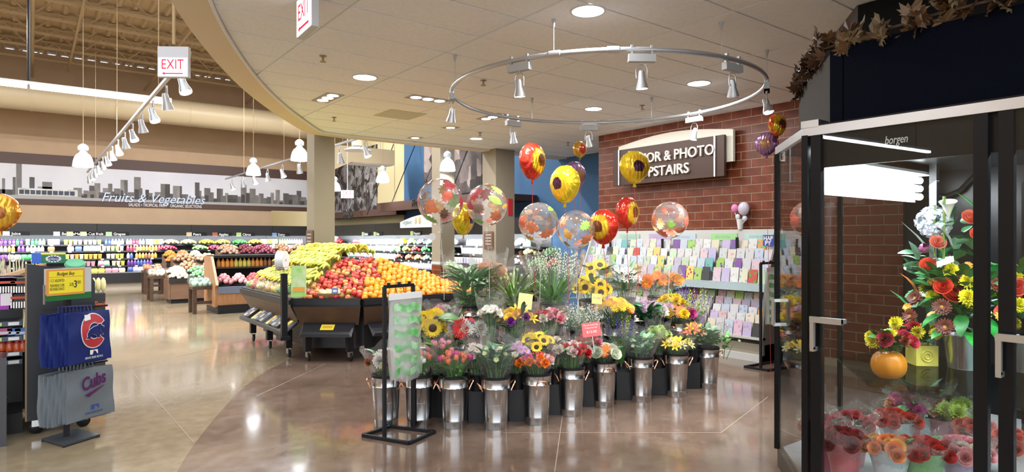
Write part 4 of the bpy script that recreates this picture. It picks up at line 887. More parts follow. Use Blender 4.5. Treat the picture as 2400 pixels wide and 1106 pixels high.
bouquet('upper sunflower bunch on the top step', u3(1385), .22, .16, [('sunflower', YEL, 6)], 'oval', 22, G1, fs=.85, face_=1.0, dome=.5)
bouquet('second sunflower bunch just behind the upper sunflowers', u3(1385, .16, .04, .06), .3, .11, [('sunflower', YEL, 4)], 'broad', 10, G1, fs=.85, face_=.8)
bouquet('white alstroemeria bunch on the top step', u3(1462), .3, .14, [('lily', (.8, .74, .68), 16)], 'lance', 26, G1, fs=.7)
bouquet('orange gerbera bouquet on the top step, right end', u3(1545, -.08), .23, .11, [('gerbera', (.9, .25, .03), 4)], 'lance', 8, G4, fs=1.1, face_=1.0)
bouquet('second orange gerbera bouquet at the right end of the top step', u3(1545, .17, .0, -.02), .22, .085, [('gerbera', (.9, .32, .02), 3)], 'lance', 8, G4, fs=1.1, face_=1.0)
bouquet('white and lavender mum bouquet under the orange gerberas', tier(1530, .55, Z3 + .19), .13, .17, [('mum', WHT, 5), ('mum', LAV, 5), ('mum', (.7, .45, .6), 3)], 'lance', 10, G1, fs=1.15)
bouquet('purple and lime statice bunch at the right end of the stand', tier(1612, .45, Z2 + .33), .2, .17, [('statice', (.07, .03, .26), 12), ('statice', (.35, .5, .03), 14)], 'fine', 40, (.25, .42, .04), fs=1.2)
bucket(tier(1612, .45, Z2), 0, 'galvanised bucket holding the purple statice at the end of the stand')
bouquet('pale pink carnation bouquet behind the sunflowers', tier(1040, .75, Z3 + .2), .16, .12, [('carnation', (.8, .4, .5), 6), ('carnation', WHT, 5)], 'lance', 8, G2)
# ---- price cards among the flowers
def card(name, label, px, py, d, w_, h_, m, lines, mt, tilt=.1):
    p = WP(px, py, d); t = ob(name, None, M=face_M(p, R_CAM + Vector((0, 0, tilt)), Vector((sa * .25, ca * .25, 1)) - R_CAM * tilt), label=label, cat='sign')
    MB().b2((-w_ / 2, -h_ / 2, -.002), (w_ / 2, h_ / 2, 0)).build('card', m, t)
    for i, (s_, sz, y, wd) in enumerate(lines): text(s_, 'lettering', mt, sz, t, Matrix.Translation((-wd / 2, y, .0005)), 0, .0003, width=wd)
    MB().b2((-.004, -h_ / 2 - .14, -.004), (.004, -h_ / 2, -.001)).build('pick', M_grey, t)
card('price_card', 'yellow price card standing in the mixed bouquets', 1231, 706, 5.62, .125, .14, mat('pale_yellow_card', (.85, .78, .25), .6), [('Own Choice', .022, .038, .1), ('FLOWERS', .02, .008, .09), ('3 for $14', .034, -.045, .1)], M_grey, -.12)
card('price_card', 'small yellow card behind the golden daisies', 1399, 700, 6.1, .1, .1, MC['pale_yellow_card'], [('Roses', .03, .0, .07)], M_grey, -.05)
card('price_card', 'tilted pink red card with white writing over the front buckets', 1386, 772, 5.62, .165, .125, mat('coral_card', (.72, .12, .12), .6), [('Mix and match any', .02, .035, .13), ('3 bunches for', .02, .01, .11), ('$12.00', .03, -.03, .09)], M_white, .12)
# ================================================================ PRODUCE ISLAND
m_bump = mat('black_rubber_rim', (.02, .02, .024), .3)
m_pan = mat('brown_case_panel', (.11, .062, .035), .5, noise=(.085, .045, .025), nscale=4)
isl = thing('produce_island', 'black and brown fruit display island on casters behind the flowers', 'display', (0, 0, 0))
PA = [(2.62, 10.4), (2.62, 8.03), (3.32, 7.46), (5.75, 7.38), (5.75, 10.35)]
RIM = .80
def inset(poly, d, c=(4.2, 9.1)):
    return [(p[0] + (c[0] - p[0]) * d / max(.01, math.hypot(c[0] - p[0], c[1] - p[1])), p[1] + (c[1] - p[1]) * d / math.hypot(c[0] - p[0], c[1] - p[1])) for p in poly]
for i in range(3):
    a, b_ = Vector(PA[i]), Vector(PA[i + 1]); t = (b_ - a).normalized(); n_ = Vector((t.y, -t.x)) * -1
    n_ = Vector((-t.y, t.x)) if Vector((-t.y, t.x)).dot(a - Vector((4.2, 9.1))) > 0 else Vector((t.y, -t.x))
    g = .03 if i else .0
    a2, b2_ = a + t * .02, b_ - t * .02
    MB().prism([a2, b2_, b2_ - n_ * .06, a2 - n_ * .06], RIM - .11, RIM).bar((*(a2 + n_ * .012), RIM - .05), (*(b2_ + n_ * .012), RIM - .05), .03, .06).build('rim', m_bump, isl)
    MB().add([(*a2, RIM - .11), (*b2_, RIM - .11), (*(b2_ - n_ * .13 - t * .06), .45), (*(a2 - n_ * .13 + t * .06), .45)], [(0, 1, 2, 3)]).build('side_panel', m_pan, isl)
    # lower sloping shelf with its leg pair
    s0, s1 = a2 + t * .1, b2_ - t * .1
    sh_ = MB().add([(*(s0 - n_ * .14), .50), (*(s1 - n_ * .14), .50), (*(s1 + n_ * .06 - t * .03), .36), (*(s0 + n_ * .06 + t * .03), .36), (*(s0 - n_ * .14), .46), (*(s1 - n_ * .14), .46), (*(s1 + n_ * .06), .32), (*(s0 + n_ * .06), .32)], [(0, 1, 2, 3), (3, 2, 6, 7), (4, 7, 6, 5), (0, 3, 7, 4), (1, 5, 6, 2)]).build('lower_shelf', m_bump, isl)
    L = (b_ - a).length
    for q in ([.15, .5, .85] if L > 1.5 else [.2, .8]):
        p = a + t * L * q - n_ * .08
        lg = MB().b2((p.x - .04, p.y - .04, .12), (p.x + .04, p.y + .04, .36)).build('leg', M_black, isl)
        cs = MB().lathe([(.045, -.014), (.052, -.01), (.052, .01), (.045, .014)], 14, Matrix.Translation((p.x, p.y - .03, .052)) @ Matrix.Rotation(pi / 2, 4, 'Y')).build('caster', M_black, lg, True)
        MB().b2((p.x - .022, p.y - .05, .05), (p.x - .016, p.y + .02, .12)).b2((p.x + .016, p.y - .05, .05), (p.x + .022, p.y + .02, .12)).build('caster_fork', M_silver, lg)
MB().prism(inset(PA, .35), .12, RIM - .12).build('inner_body', m_bump, isl)
def pz(x, y):
    """height of the heaped fruit above the island"""
    best = 9
    for i in range(3):
        a, b_ = Vector(PA[i]), Vector(PA[i + 1]); t = (b_ - a).normalized(); n_ = Vector((t.y, -t.x))
        if n_.dot(Vector((4.2, 9.1)) - a) < 0: n_ = -n_
        best = min(best, n_.dot(Vector((x, y)) - a))
    return best
def heap(x, y): return RIM - .06 + min(.50, max(-.05, pz(x, y)) * .50) * min(1, max(.05, 1 - (x - 4.0) / 1.5)) * min(1, max(.4, 1.5 - abs(y - 8.9) * .35))
hb = MB(); N = 26
def hf(u, v):
    x = 2.66 + 3.05 * u; y = 7.42 + 2.95 * v; return (x, y, heap(x, y))
hb.grid(hf, N, N); hb.f = [q for q in hb.f if min(pz(hb.v[i][0], hb.v[i][1]) for i in q) > -.02]; hb.m = [0] * len(hb.f)
hb.build('bed', mat('fruit_bed', (.25, .2, .1), .8), isl)
# yellow price tags on the lower shelves, clips on the rim
def on_shelf(i, q, w_, h_, mat_, name, label, cat_, grp, thick=.004, col=None, extra=None, off=0):
    a, b_ = Vector(PA[i]), Vector(PA[i + 1]); t = (b_ - a).normalized(); n_ = Vector((-t.y, t.x))
    if n_.dot(a - Vector((4.2, 9.1))) < 0: n_ = -n_
    p = a + (b_ - a) * q - n_ * (.04 + off); up_v = Vector((-n_.x * .2, -n_.y * .2, .14)).normalized(); rt_ = Vector((-n_.y, n_.x, 0))
    if rt_.cross(up_v).z < 0: rt_ = -rt_
    o = ob(name, None, M=face_M((p.x, p.y, .43 + off * .7), rt_, up_v), label=label, cat=cat_, group=grp)
    MB().b2((-w_ / 2, -h_ / 2, .0), (w_ / 2, h_ / 2, thick)).build('packet_body' if thick > .01 else 'card', mat_, o, color=col)
    MB().b2((-w_ * .36, -h_ * .2, thick), (w_ * .36, h_ * .22, thick + .001)).build('print', M_oc if col else mat('orange_print', (.75, .35, .05), .6), o, color=extra)
on_shelf(1, .5, .17, .1, M_yellow, 'price_label', 'yellow price label on the corner shelf of the fruit island', 'label', 'yellow labels on the fruit island')
for k, (q, w_) in enumerate(((.88, 'nearest'), (.6, 'middle'), (.3, 'farthest'))): on_shelf(0, q, .1, .17, M_yellow, 'price_label', 'yellow price label on the left shelf of the fruit island, %s' % w_, 'label', 'yellow labels on the fruit island')
k = 0
for q in (.16, .22, .38, .44, .5, .68, .74, .8):
    k += 1; on_shelf(0, q, .12, .18, M_oc, 'snack_packet', '%s packet on the left shelf of the fruit island, %s from the far end' % (('dark brown', 'silver grey')[k % 2], ('first', 'second', 'third', 'fourth', 'fifth', 'sixth', 'seventh', 'eighth')[k - 1]), 'packet', 'packets on the left island shelf', .03, ((.03, .02, .02), (.3, .3, .32))[k % 2], ((.4, .36, .34), (.08, .04, .05))[k % 2])
# fruit
m_apple = mat('apple_skin', rough=.25, oc=True, noise=(1.0, .35, .25), nscale=14, coat=.3)
nt = m_apple.node_tree
apple_me = MB().lathe([(.001, -.026), (.012, -.032), (.026, -.028), (.036, -.01), (.0385, .006), (.034, .024), (.02, .033), (.008, .030), (.001, .024)], 12, cap=False).mesh('apple', m_apple, True, 0)
stem_me = MB().tube([(0, 0, .024), (.004, 0, .045)], .002, 4).mesh('stem', M_wood)
orange_me = MB().ball((0, 0, 0), .042, 12, 8, (1, 1, .94)).mesh('orange', mat('orange_peel', rough=.35, oc=True, bump=.3, bscale=250, coat=.2), True, 0)
navel_me = MB().lathe([(.006, .0385), (.001, .0405)], 6, cap=False).mesh('stem_end', mat('orange_stem_end', (.3, .4, .05), .6))
bm = MB()
ban_me = MB().tube([(0, 0, 0), (.012, 0, .02), (.05, 0, .05), (.10, 0, .06), (.15, 0, .045), (.182, 0, .012), (.192, 0, -.002)], [.006, .008, .017, .019, .016, .008, .005], 6).mesh('banana', mat('banana_peel', rough=.45, oc=True), True, 0)
def in_isl(x, y): return pz(x, y) > .04 and x < 5.7 and y < 10.3
def visible_slope(x, y): return y < 10.2
cnt = {'apple': 0, 'orange': 0}
ys = 7.5; k = 0
while ys < 10.2:
    xs_ = 2.66 + (.039 if k % 2 else 0)
    while xs_ < 5.7:
        x, y = xs_ + R.uniform(-.017, .017), ys + R.uniform(-.017, .017)
        if in_isl(x, y):
            d_ = pz(x, y); z = heap(x, y) + .035 + R.uniform(-.008, .022)
            ang = math.degrees(math.atan2(y - 9.15, x - 4.25)); 
            edge = d_ < .98
            kind = None
            if -143 <= ang < -118 and d_ > .0 or (-118 <= ang < -112 and d_ > .5): kind = 'apple'
            elif -118 <= ang < -52 and x < 5.2: kind = 'orange'
            if kind and edge:
                cnt[kind] += 1
                if kind == 'apple' and cnt[kind] <= 300:
                    c = R.choice(((.5, .02, .03), (.45, .03, .04), (.55, .1, .05), (.65, .28, .1), (.6, .4, .12)))
                    o = ob('apple', apple_me, M=Matrix.Translation((x, y, z)) @ Euler((R.uniform(-1, 1), R.uniform(-1, 1), R.uniform(0, 6))).to_matrix().to_4x4(), color=c, label='%s apple %s in the corner heap of the fruit island' % ('deep red' if c[1] < .05 else 'orange red' if c[1] < .2 else 'yellow blushed', 'near the rim' if d_ < .33 else 'halfway up' if d_ < .66 else 'near the top'), cat='apple', group='apples heaped on the fruit island'); ob('stem', stem_me, o)
                elif kind == 'orange' and cnt[kind] <= 300:
                    o = ob('orange', orange_me, M=Matrix.Translation((x, y, z)) @ Euler((R.uniform(-1.5, 1.5), R.uniform(-1.5, 1.5), 0)).to_matrix().to_4x4(), color=vary(R.choice(((.9, .27, .01), (.9, .32, .012), (.92, .38, .02)))), label='orange %s of the heap, %s on the fruit island front' % ('on the left side' if x < 3.9 else 'in the middle' if x < 4.5 else 'on the right side', 'near the rim' if d_ < .33 else 'halfway up' if d_ < .66 else 'near the top'), cat='orange', group='oranges heaped on the fruit island'); ob('stem_end', navel_me, o)
        xs_ += .078
    ys += .068; k += 1
print('FRUIT', cnt)
def banana_bunch(x, y, z, rz, n=5, tilt=0, col=(.82, .66, .06)):
    t = thing('banana_bunch', '%s banana bunch %s of the banana heap' % ('ripe yellow' if col[0] > .8 else 'pale yellow' if col[0] > .7 else 'yellow green' if col[0] > .6 else 'green', 'in the near part' if y < 8.9 else 'in the middle' if y < 9.6 else 'at the far end'), 'bananas', (x, y, z), rz, 'banana bunches on the fruit island')
    for i in range(n): ob('banana', ban_me, t, M=Matrix.Scale(1.12, 4) @ Matrix.Rotation((i - (n - 1) / 2) * .26, 4, 'Z') @ Matrix.Rotation(tilt + R.uniform(-.15, .15), 4, 'Y') @ Matrix.Rotation(R.uniform(-.3, .3), 4, 'X'), color=vary(col, .12))
for j in range(16):
    for i in range(12):
        y = 8.2 + j * .135 + R.uniform(-.03, .03); x = 2.84 + i * .13 + R.uniform(-.02, .02) + (.06 if j % 2 else 0)
        if not in_isl(x, y): continue
        ang = math.degrees(math.atan2(y - 9.15, x - 4.25)) % 360; d_ = pz(x, y)
        if ang > 219 or ang < 95 or d_ < .2: continue
        z = heap(x, y) + .03 + (.06 if d_ > .5 else 0) + R.uniform(0, .03)
        banana_bunch(x + .1, y + .05, z, pi + R.uniform(-.4, .4) + .45, R.choice((4, 5, 5, 6)), -.35, R.choice(((.85, .72, .08), (.78, .74, .14), (.66, .7, .12), (.55, .64, .1))))
# other produce along the left rim of the island : bagged fruit, pineapples, leaf greens, baskets
ball_me = MB().ball((0, 0, 0), .045, 8, 6).mesh('fruit', M_ocg, True, 0)
def bag_of(name, label, loc, col, n=7, r=.09, group='bagged fruit on the left rim of the island'):
    t = thing(name, label, 'bag', loc, R.uniform(0, 6), group)
    for i in range(n): ob('fruit', ball_me, t, loc=(r * math.sqrt(i / n) * math.cos(i * 2.4), r * math.sqrt(i / n) * math.sin(i * 2.4), .05 + .03 * (i % 2)), color=vary(col))
    MB().ball((0, 0, .06), 1, 10, 6, (r + .045, r + .045, .09)).build('net_bag', M_cello, t, True, 0)
LBAG = [('lime green', (.35, .5, .08)), ('red', (.6, .08, .06)), ('pale gold', (.75, .6, .25)), ('cream', (.75, .65, .4)), ('amber', (.7, .42, .1)), ('yellow', (.8, .65, .15)), ('dark green', (.04, .25, .05)), ('leaf green', (.08, .35, .06)), ('blush red', (.65, .15, .1)), ('brown gold', (.45, .28, .1))]
for i, (nm, c) in enumerate(LBAG):
    y = 10.25 - i * .235; bag_of('fruit_bag', '%s fruit in a clear bag on the left edge of the island' % nm, (2.78 + (0.06 if i > 7 else 0), y, RIM - .01), c)
for i in range(6): bag_of('fruit_bag', 'green and white bagged vegetables on the far right of the fruit island', (5.35, 7.65 + i * .2, RIM + .06 + .04 * i), (.3, .5, .2) if i % 2 else (.75, .7, .65), 7, .09, 'bagged vegetables on the right of the island')
t = thing('wicker_basket', 'small basket of pale fruit with a blue tag at the island corner', 'basket', (3.07, 7.86, RIM + .0), -.68)
MB().lathe([(.13, 0), (.17, .05), (.175, .06), (.16, .055), (.12, .012)], 16, cap=False, M=Matrix.Diagonal((1.4, .8, 1, 1))).build('basket_body', mat('wicker', (.5, .34, .15), .8, noise=(.3, .2, .08), nscale=60), t, True)
for i in range(10): ob('fruit', ball_me, t, loc=(.16 * math.sqrt(i / 10) * math.cos(i * 2.4), .1 * math.sqrt(i / 10) * math.sin(i * 2.4), .06), color=vary((.8, .68, .35)))
MB().b2((.06, -.15, .06), (.14, -.146, .13)).build('price_tag', mat('blue_tag', (.1, .2, .55), .5), t); MB().b2((.075, -.152, .08), (.125, -.1465, .11)).build('tag_print', M_white, t)
# bag-roll post with green hand-bag pad at the island corner
p = GZ(670, 770, .0); pb = thing('bag_dispenser_post', 'black post with a white bag roll and green bags at the island corner', 'post', (2.5, 7.93, 0))
MB().b2((-.035, -.03, .34), (.035, .03, 1.12)).build('post', M_black, pb)
MB().b2((-.06, -.06, .30), (.06, .12, .345)).build('bracket', M_black, pb)
MB().lathe([(.12, -.05), (.12, .05), (.02, .05), (.02, -.05)], 22, face_M((.0, .08, 1.28), (sa, ca, 0), (0, 0, 1))).build('bag_roll', mat('roll_white', (.72, .72, .74), .5), pb, True)
mb = MB()
for k in range(5): mb.b2((-.12, -.06, 1.1 + k * .025), (.1, -.056, 1.103 + k * .025)).b2((-.12, .14, 1.1 + k * .025), (.1, .144, 1.103 + k * .025)).b2((-.12 + k * .05, -.06, 1.1), (-.117 + k * .05, -.057, 1.2))
mb.build('wire_cradle', M_blackm, pb)
MB().b2((.10, -.09, .84), (.28, -.082, 1.22), Matrix.Rotation(-.5, 4, 'Z')).build('green_bag_pad', mat('green_bag_print', (.25, .6, .05), .4, noise=(.6, .7, .45), nscale=7), pb)
MB().b2((.12, -.094, .9), (.26, -.0905, .96), Matrix.Rotation(-.5, 4, 'Z')).build('orange_print', MC['orange_print'], pb)
# ================================================================ FAR TABLES AND BINS
def leg_table(px, py, w_, d_, h, label, top_items, rz=0):
    p = GZ(px, py, 0); t = thing('wooden_table', label, 'table', p, rz)
    MB().b2((0, 0, h - .06), (w_, d_, h)).build('table_top', M_wood, t)
    for x in (.04, w_ - .04):
        for y in (.04, d_ - .04): MB().b2((x - .035, y - .035, 0), (x + .035, y + .035, h - .06)).build('leg', M_wood, t)
    MB().b2((.04, .03, .2), (w_ - .04, .05, .26)).build('stretcher', M_wood, t)
    for i, (nm, c) in enumerate(top_items):
        x = (i + .5) / len(top_items) * w_
        bag_of('produce_bag', '%s bagged produce on the %s' % (nm, label.split(' with')[0]), p + Vector((x * math.cos(rz), x * math.sin(rz), h)) + Vector((-math.sin(rz), math.cos(rz), 0)) * .1, c, 7, .1, 'bagged produce on the wooden tables')
        bag_of('produce_bag', '%s bagged produce at the back of the %s' % (nm, label.split(' with')[0]), p + Vector((x * math.cos(rz), x * math.sin(rz), h + .05)) + Vector((-math.sin(rz), math.cos(rz), 0)) * (d_ - .15), c, 7, .1, 'bagged produce on the wooden tables')
leg_table(452, 737, .54, .5, .56, 'brown wooden table with bagged greens before the wood-sided case', [('pale green', (.35, .55, .4)), ('sea green', (.3, .5, .42)), ('mint', (.5, .68, .55))])
leg_table(352, 707, .62, .6, .62, 'brown wooden table with wrapped bread beside the aisle', [('cream', (.8, .68, .5)), ('white', (.85, .78, .68)), ('tan', (.75, .55, .35))])
leg_table(337, 690, .5, .5, .66, 'small far wooden table with orange produce', [('orange red', (.75, .25, .1)), ('peach', (.8, .5, .3))])
def slope_bin(name, label, px, py, w_, d_, h0, h1, items, m=M_brown, group=None, tail=1):
    p = GZ(px, py, 0); t = thing(name, label, 'display', p, 0)
    MB().add([(0, 0, .1), (w_, 0, .1), (w_, d_, .1), (0, d_, .1), (0, 0, h0), (w_, 0, h0), (w_, d_, h1), (0, d_, h1)], [(0, 3, 2, 1), (0, 1, 5, 4), (1, 2, 6, 5), (2, 3, 7, 6), (3, 0, 4, 7), (4, 5, 6, 7)]).build('bin_body', m, t)
    MB().b2((-.02, -.04, h0 - .02), (w_ + .02, 0, h0 + .08)).build('front_rim', m_bump, t)
    MB().b2((-.03, -.02, .1), (0, d_, h0 + .05)).build('side_board', m, t)
    MB().b2((.03, .03, 0), (w_ - .03, d_, .1)).build('plinth', M_black, t)
    n_ = len(items)
    for i, (nm, c, r_) in enumerate(items):
        for j in range(2):
            y = d_ * (.28 + .45 * j); x = w_ * (i + .5) / n_
            mound(Matrix.Translation(p + Vector((x, y, h0 + (h1 - h0) * y / d_ + .005))) @ Matrix.Rotation(math.atan2(h1 - h0, d_), 4, 'X'), w_ / n_ * .46, d_ * .24, .12, r_, c, 'heap of %s in the %s row of the %s' % (nm, 'front' if j == 0 else 'back', label.split(' behind')[0].split(' beside')[0].split(' with')[0]), 'produce', 'produce heaps in the far bins', 20)
slope_bin('orchard_bin', 'brown sloping potato bin behind the wooden table', 418, 705, 1.1, 1.1, .62, 1.08, [('brown potatoes', (.5, .3, .16), .05), ('pale potatoes', (.75, .55, .36), .05)])
slope_bin('orchard_bin', 'low brown onion bin beside the aisle', 398, 712, .9, .7, .52, .74, [('white onions', (.78, .68, .5), .05), ('green onions', (.2, .4, .2), .045)])
slope_bin('orchard_bin', 'far brown carrot bin with orange produce', 392, 690, 1.0, .9, .8, 1.1, [('carrots', (.8, .3, .05), .045), ('yams', (.6, .25, .12), .05), ('garlic', (.8, .72, .6), .045)])
slope_bin('orchard_bin', 'long far nut bin with dark red and brown heaps', 520, 690, 2.6, .8, 1.05, 1.25, [('nuts', (.45, .28, .18), .05), ('dark grapes', (.2, .04, .06), .045), ('grapes', (.3, .06, .1), .045), ('dates', (.45, .22, .12), .05), ('brown pears', (.5, .32, .2), .05)])
# wood sided refrigerated island case
p = GZ(512, 737, 0); wc = thing('produce_case', 'wood sided low refrigerated case with juice shelf and pink fruit', 'display', p)
Lc = 2.3
m_cw = mat('case_wood', (.40, .2, .09), .4, noise=(.3, .14, .06), nscale=4, stretch=(8, 8, 1))
MB().prism([(0, .14), (.08, .14), (.08, .55), (-.02, .6), (.45, 1.18), (1.1, 1.18), (1.1, .14)], -.05, 0, Matrix(((0, 0, 1, 0), (1, 0, 0, 0), (0, 1, 0, 0), (0, 0, 0, 1)))).build('end_panel', m_cw, wc)
MB().b2((0, .06, .18), (Lc, .1, .42)).build('front_panel', m_cw, wc); MB().b2((0, .02, .42), (Lc, .1, .56)).build('grille', mat('case_grille', (.12, .14, .2), .4), wc)
MB().b2((0, .04, 0), (Lc, 1.1, .18)).build('plinth', M_black, wc); MB().b2((0, .1, .5), (Lc, 1.1, .56)).build('well', M_black, wc)
MB().b2((0, .9, .56), (Lc, 1.1, 1.16)).build('back_panel', M_black, wc); MB().b2((0, .45, .92), (Lc, .95, .95)).build('shelf', m_shelf, wc); MB().b2((0, .4, 1.15), (Lc, 1.1, 1.2)).build('canopy', M_black, wc)
CM = Matrix.Translation(p)
LV[0] = 'on the shelf'
row('juice_bottle', CM @ Matrix.Translation((.08, .55, .95)), 22, ['orange', 'yellow', 'orange', 'brown', 'orange', 'orange'], 'of the wood sided case')
for i in range(7): mound(CM @ Matrix.Translation((.2 + i * .3, .42, .57)), .14, .26, .16, .05, ((.75, .3, .32), (.8, .45, .45), (.65, .12, .14))[i % 3], '%s mound of pink fruit in the wood sided case' % ('first', 'second', 'third', 'fourth', 'fifth', 'sixth', 'seventh')[i], 'fruit', 'pink fruit in the wood sided case', 20)
t = thing('wicker_basket', 'shallow wicker basket of green fruit on the wood sided case', 'basket', p + Vector((1.55, .3, .78)))
MB().lathe([(.16, 0), (.26, .09), (.27, .1), (.25, .1), (.15, .012)], 16, cap=False).build('basket_body', MC['wicker'], t, True)
for i in range(12): ob('fruit', ball_me, t, loc=(.2 * math.sqrt(i / 12) * math.cos(i * 2.4), .2 * math.sqrt(i / 12) * math.sin(i * 2.4), .1), color=vary((.5, .6, .15)))
# ================================================================ FLORAL COOLER (glass case at the right)
case = thing('floral_cooler', 'black framed glass floral cooler with a chamfered corner', 'cooler', (0, 0, 0))
FX = 3.47; CA_ = Vector((FX, 1.82)); CB_ = Vector((4.06, 2.33)); BXC = 6.2; Y0 = -1.6
ZB, ZT = .12, 2.15
foot = [(FX, Y0), tuple(CA_), tuple(CB_), (BXC, 2.33), (BXC, Y0)]
m_cb = mat('case_black_gloss', (.006, .006, .007), .3, spec=.2)
MB().prism(foot[::-1] if False else foot, 0, ZB).build('base', mat('case_base', (.05, .045, .04), .4), case)
MB().prism([(FX + .03, Y0), (CA_.x + .03, CA_.y - .02), (CB_.x, CB_.y - .04), (BXC, 2.29), (BXC, Y0)], ZB, ZB + .02).build('inner_floor', mat('case_floor', (.35, .35, .36), .35), case)
MB().prism([(FX + .02, Y0), (CA_.x + .02, CA_.y), (CB_.x, CB_.y - .02), (BXC, 2.31), (BXC, Y0)], ZT - .02, ZT + .04).build('inner_ceiling', m_cb, case)
MB().b2((BXC - .04, Y0, ZB), (BXC, 2.33, ZT)).build('back_panel', m_cb, case)
# silver header rail
mb = MB(); mb.bar((FX, Y0, ZT), (FX, CA_.y + .01, ZT), .03, .05); mb.build('header_rail', M_silver, case)
MB().bar((*CA_, ZT), (*CB_, ZT), .03, .05).build('header_rail', M_silver, case); MB().bar((*CB_, ZT), (BXC, 2.33, ZT), .03, .05).build('header_rail', M_silver, case)
MB().b2((FX - .02, 1.74, ZT + .02), (FX + .1, 1.84, ZT + .06)).build('rail_bracket', M_silver, case)
# posts and door frames
def post(p, w_=.04, z0=ZB, z1=ZT - .02, name='post', m=m_cb): MB().b2((p[0] - w_ / 2, p[1] - w_ / 2, z0), (p[0] + w_ / 2, p[1] + w_ / 2, z1)).build(name, m, case)
post(CA_, .035); post(CB_, .03); post((BXC, 2.33), .05); post((4.95, 2.33), .03)
dy = GX(2312, 600, FX).y
for y in (CA_.y - .06, dy + .02, dy - .075): MB().b2((FX - .012, y - .028, ZB), (FX + .03, y + .028, ZT - .02)).build('door_frame', m_cb, case)
MB().b2((FX - .01, dy, ZB), (FX + .03, CA_.y - .03, ZB + .07)).build('door_frame', m_cb, case); MB().b2((FX - .01, Y0, ZB), (FX + .03, dy - .05, ZB + .07)).build('door_frame', m_cb, case)
MB().b2((FX + .02, Y0, ZT - .205), (FX + .045, CA_.y - .03, ZT - .02)).build('door_header', m_cb, case)
# glass panes
MB().b2((FX, dy + .04, ZB + .07), (FX + .006, CA_.y - .08, ZT - .02)).build('door_glass', M_glass, case)
MB().b2((FX, Y0, ZB + .07), (FX + .006, dy - .09, ZT - .02)).build('door_glass', M_glass, case)
t_ = (CB_ - CA_).normalized(); MB().bar((*(CA_ + t_ * .02), (ZB + ZT) / 2), (*(CB_ - t_ * .02), (ZB + ZT) / 2), .006, ZT - ZB - .02).build('corner_glass', M_glass, case)
MB().b2((CB_.x + .02, 2.327, ZB), (BXC - .03, 2.333, ZT - .02)).build('side_glass', M_glass, case)
# handles
def handle(px0, px1, py0, py1):
    a = GX(px0, py0, FX - .05); b_ = GX(px0, py1, FX - .05); c_ = GX(px1, py0, FX - .012)
    mb = MB(); mb.bar((a.x, a.y, a.z), (b_.x, b_.y, b_.z - .0), .022, .022); mb.b2((FX - .062, a.y - .16, a.z - .016), (FX - .04, a.y + .012, a.z + .016)).b2((FX - .06, a.y - .011, b_.z - .012), (FX, a.y + .011, b_.z + .012)).b2((FX - .06, a.y - .16, a.z - .012), (FX, a.y - .14, a.z + .012))
    mb.build('handle', mat('handle_steel', (.55, .56, .57), .3, .9), case)
handle(1904, 1970, 748, 818); handle(2341, 2400, 790, 878)
# corner-glass handle seen on the chamfer
q = GZ(1816, 900, 0); hp = CB_ + (CA_ - CB_) * .12; h0 = WP(1812, 712, 4.0)
hb_ = Vector((hp.x - .05, hp.y + .02, 0)); MB().bar((hb_.x, hb_.y, 1.14), (hb_.x, hb_.y, .98), .02).bar((hb_.x, hb_.y, 1.14), (hp.x + .05, hp.y - .02, 1.14), .02).bar((hb_.x, hb_.y, .98), (hp.x + .03, hp.y - .02, .98), .02).build('handle', MC['handle_steel'], case)
# lights
fx_ = thing('case_fluorescent_fixture', 'large bright double fluorescent fixture inside the floral cooler', 'light', (0, 0, 0))
for k in range(3): MB().tube([(4.22, 2.06, 2.02 - k * .065), (5.72, 2.06, 2.02 - k * .065)], .028, 10).build('tube', M_glowc, fx_, True)
MB().b2((4.18, 2.12, 1.85), (5.8, 2.14, 2.08)).b2((4.18, 1.98, 2.06), (5.8, 2.14, 2.08)).build('reflector', mat('reflector_white', (.85, .87, .9), .3), fx_)
lamp_area((4.95, 1.98, 1.95), 1.5, 45, COOL, rot=(math.radians(-35), 0, 0), sy=.2)
lamp_area((3.75, .7, 2.08), .06, 50, COOL, sy=2.2)
cbl = MB().tube([(5.72, 2.1, 1.98), (5.95, 2.08, 1.93), (6.05, 2.0, 1.9), (6.1, 1.9, 1.95), (6.14, 1.8, 2.08)], .02, 6).build('cable', M_black, fx_, True)
MB().b2((5.6, 1.9, .2), (5.66, 1.95, ZT)).build('shelf_standard', mat('standard_grey', (.06, .065, .07), .4, .3), case)
text('borgen', 'maker_plate', M_white, .06, case, face_M((FX + .012, GX(2072, 338, FX).y, GX(2072, 338, FX).z), (0, -1, 0), (0, 0, 1)), .2, .001, width=.105)
# glass shelf
MB().prism([(3.62, 1.55), (4.3, 2.05), (4.85, 1.95), (4.85, -.2), (3.62, -.2)], .748, .76).build('glass_shelf', clear('shelf_glass', (.8, .88, .85), .35, .0, 1.35), case)
for q in ((4.82, 1.15), (4.82, .2)): MB().b2((q[0], q[1], ZB), (q[0] + .03, q[1] + .03, 1.9)).build('shelf_post', m_cb, case)
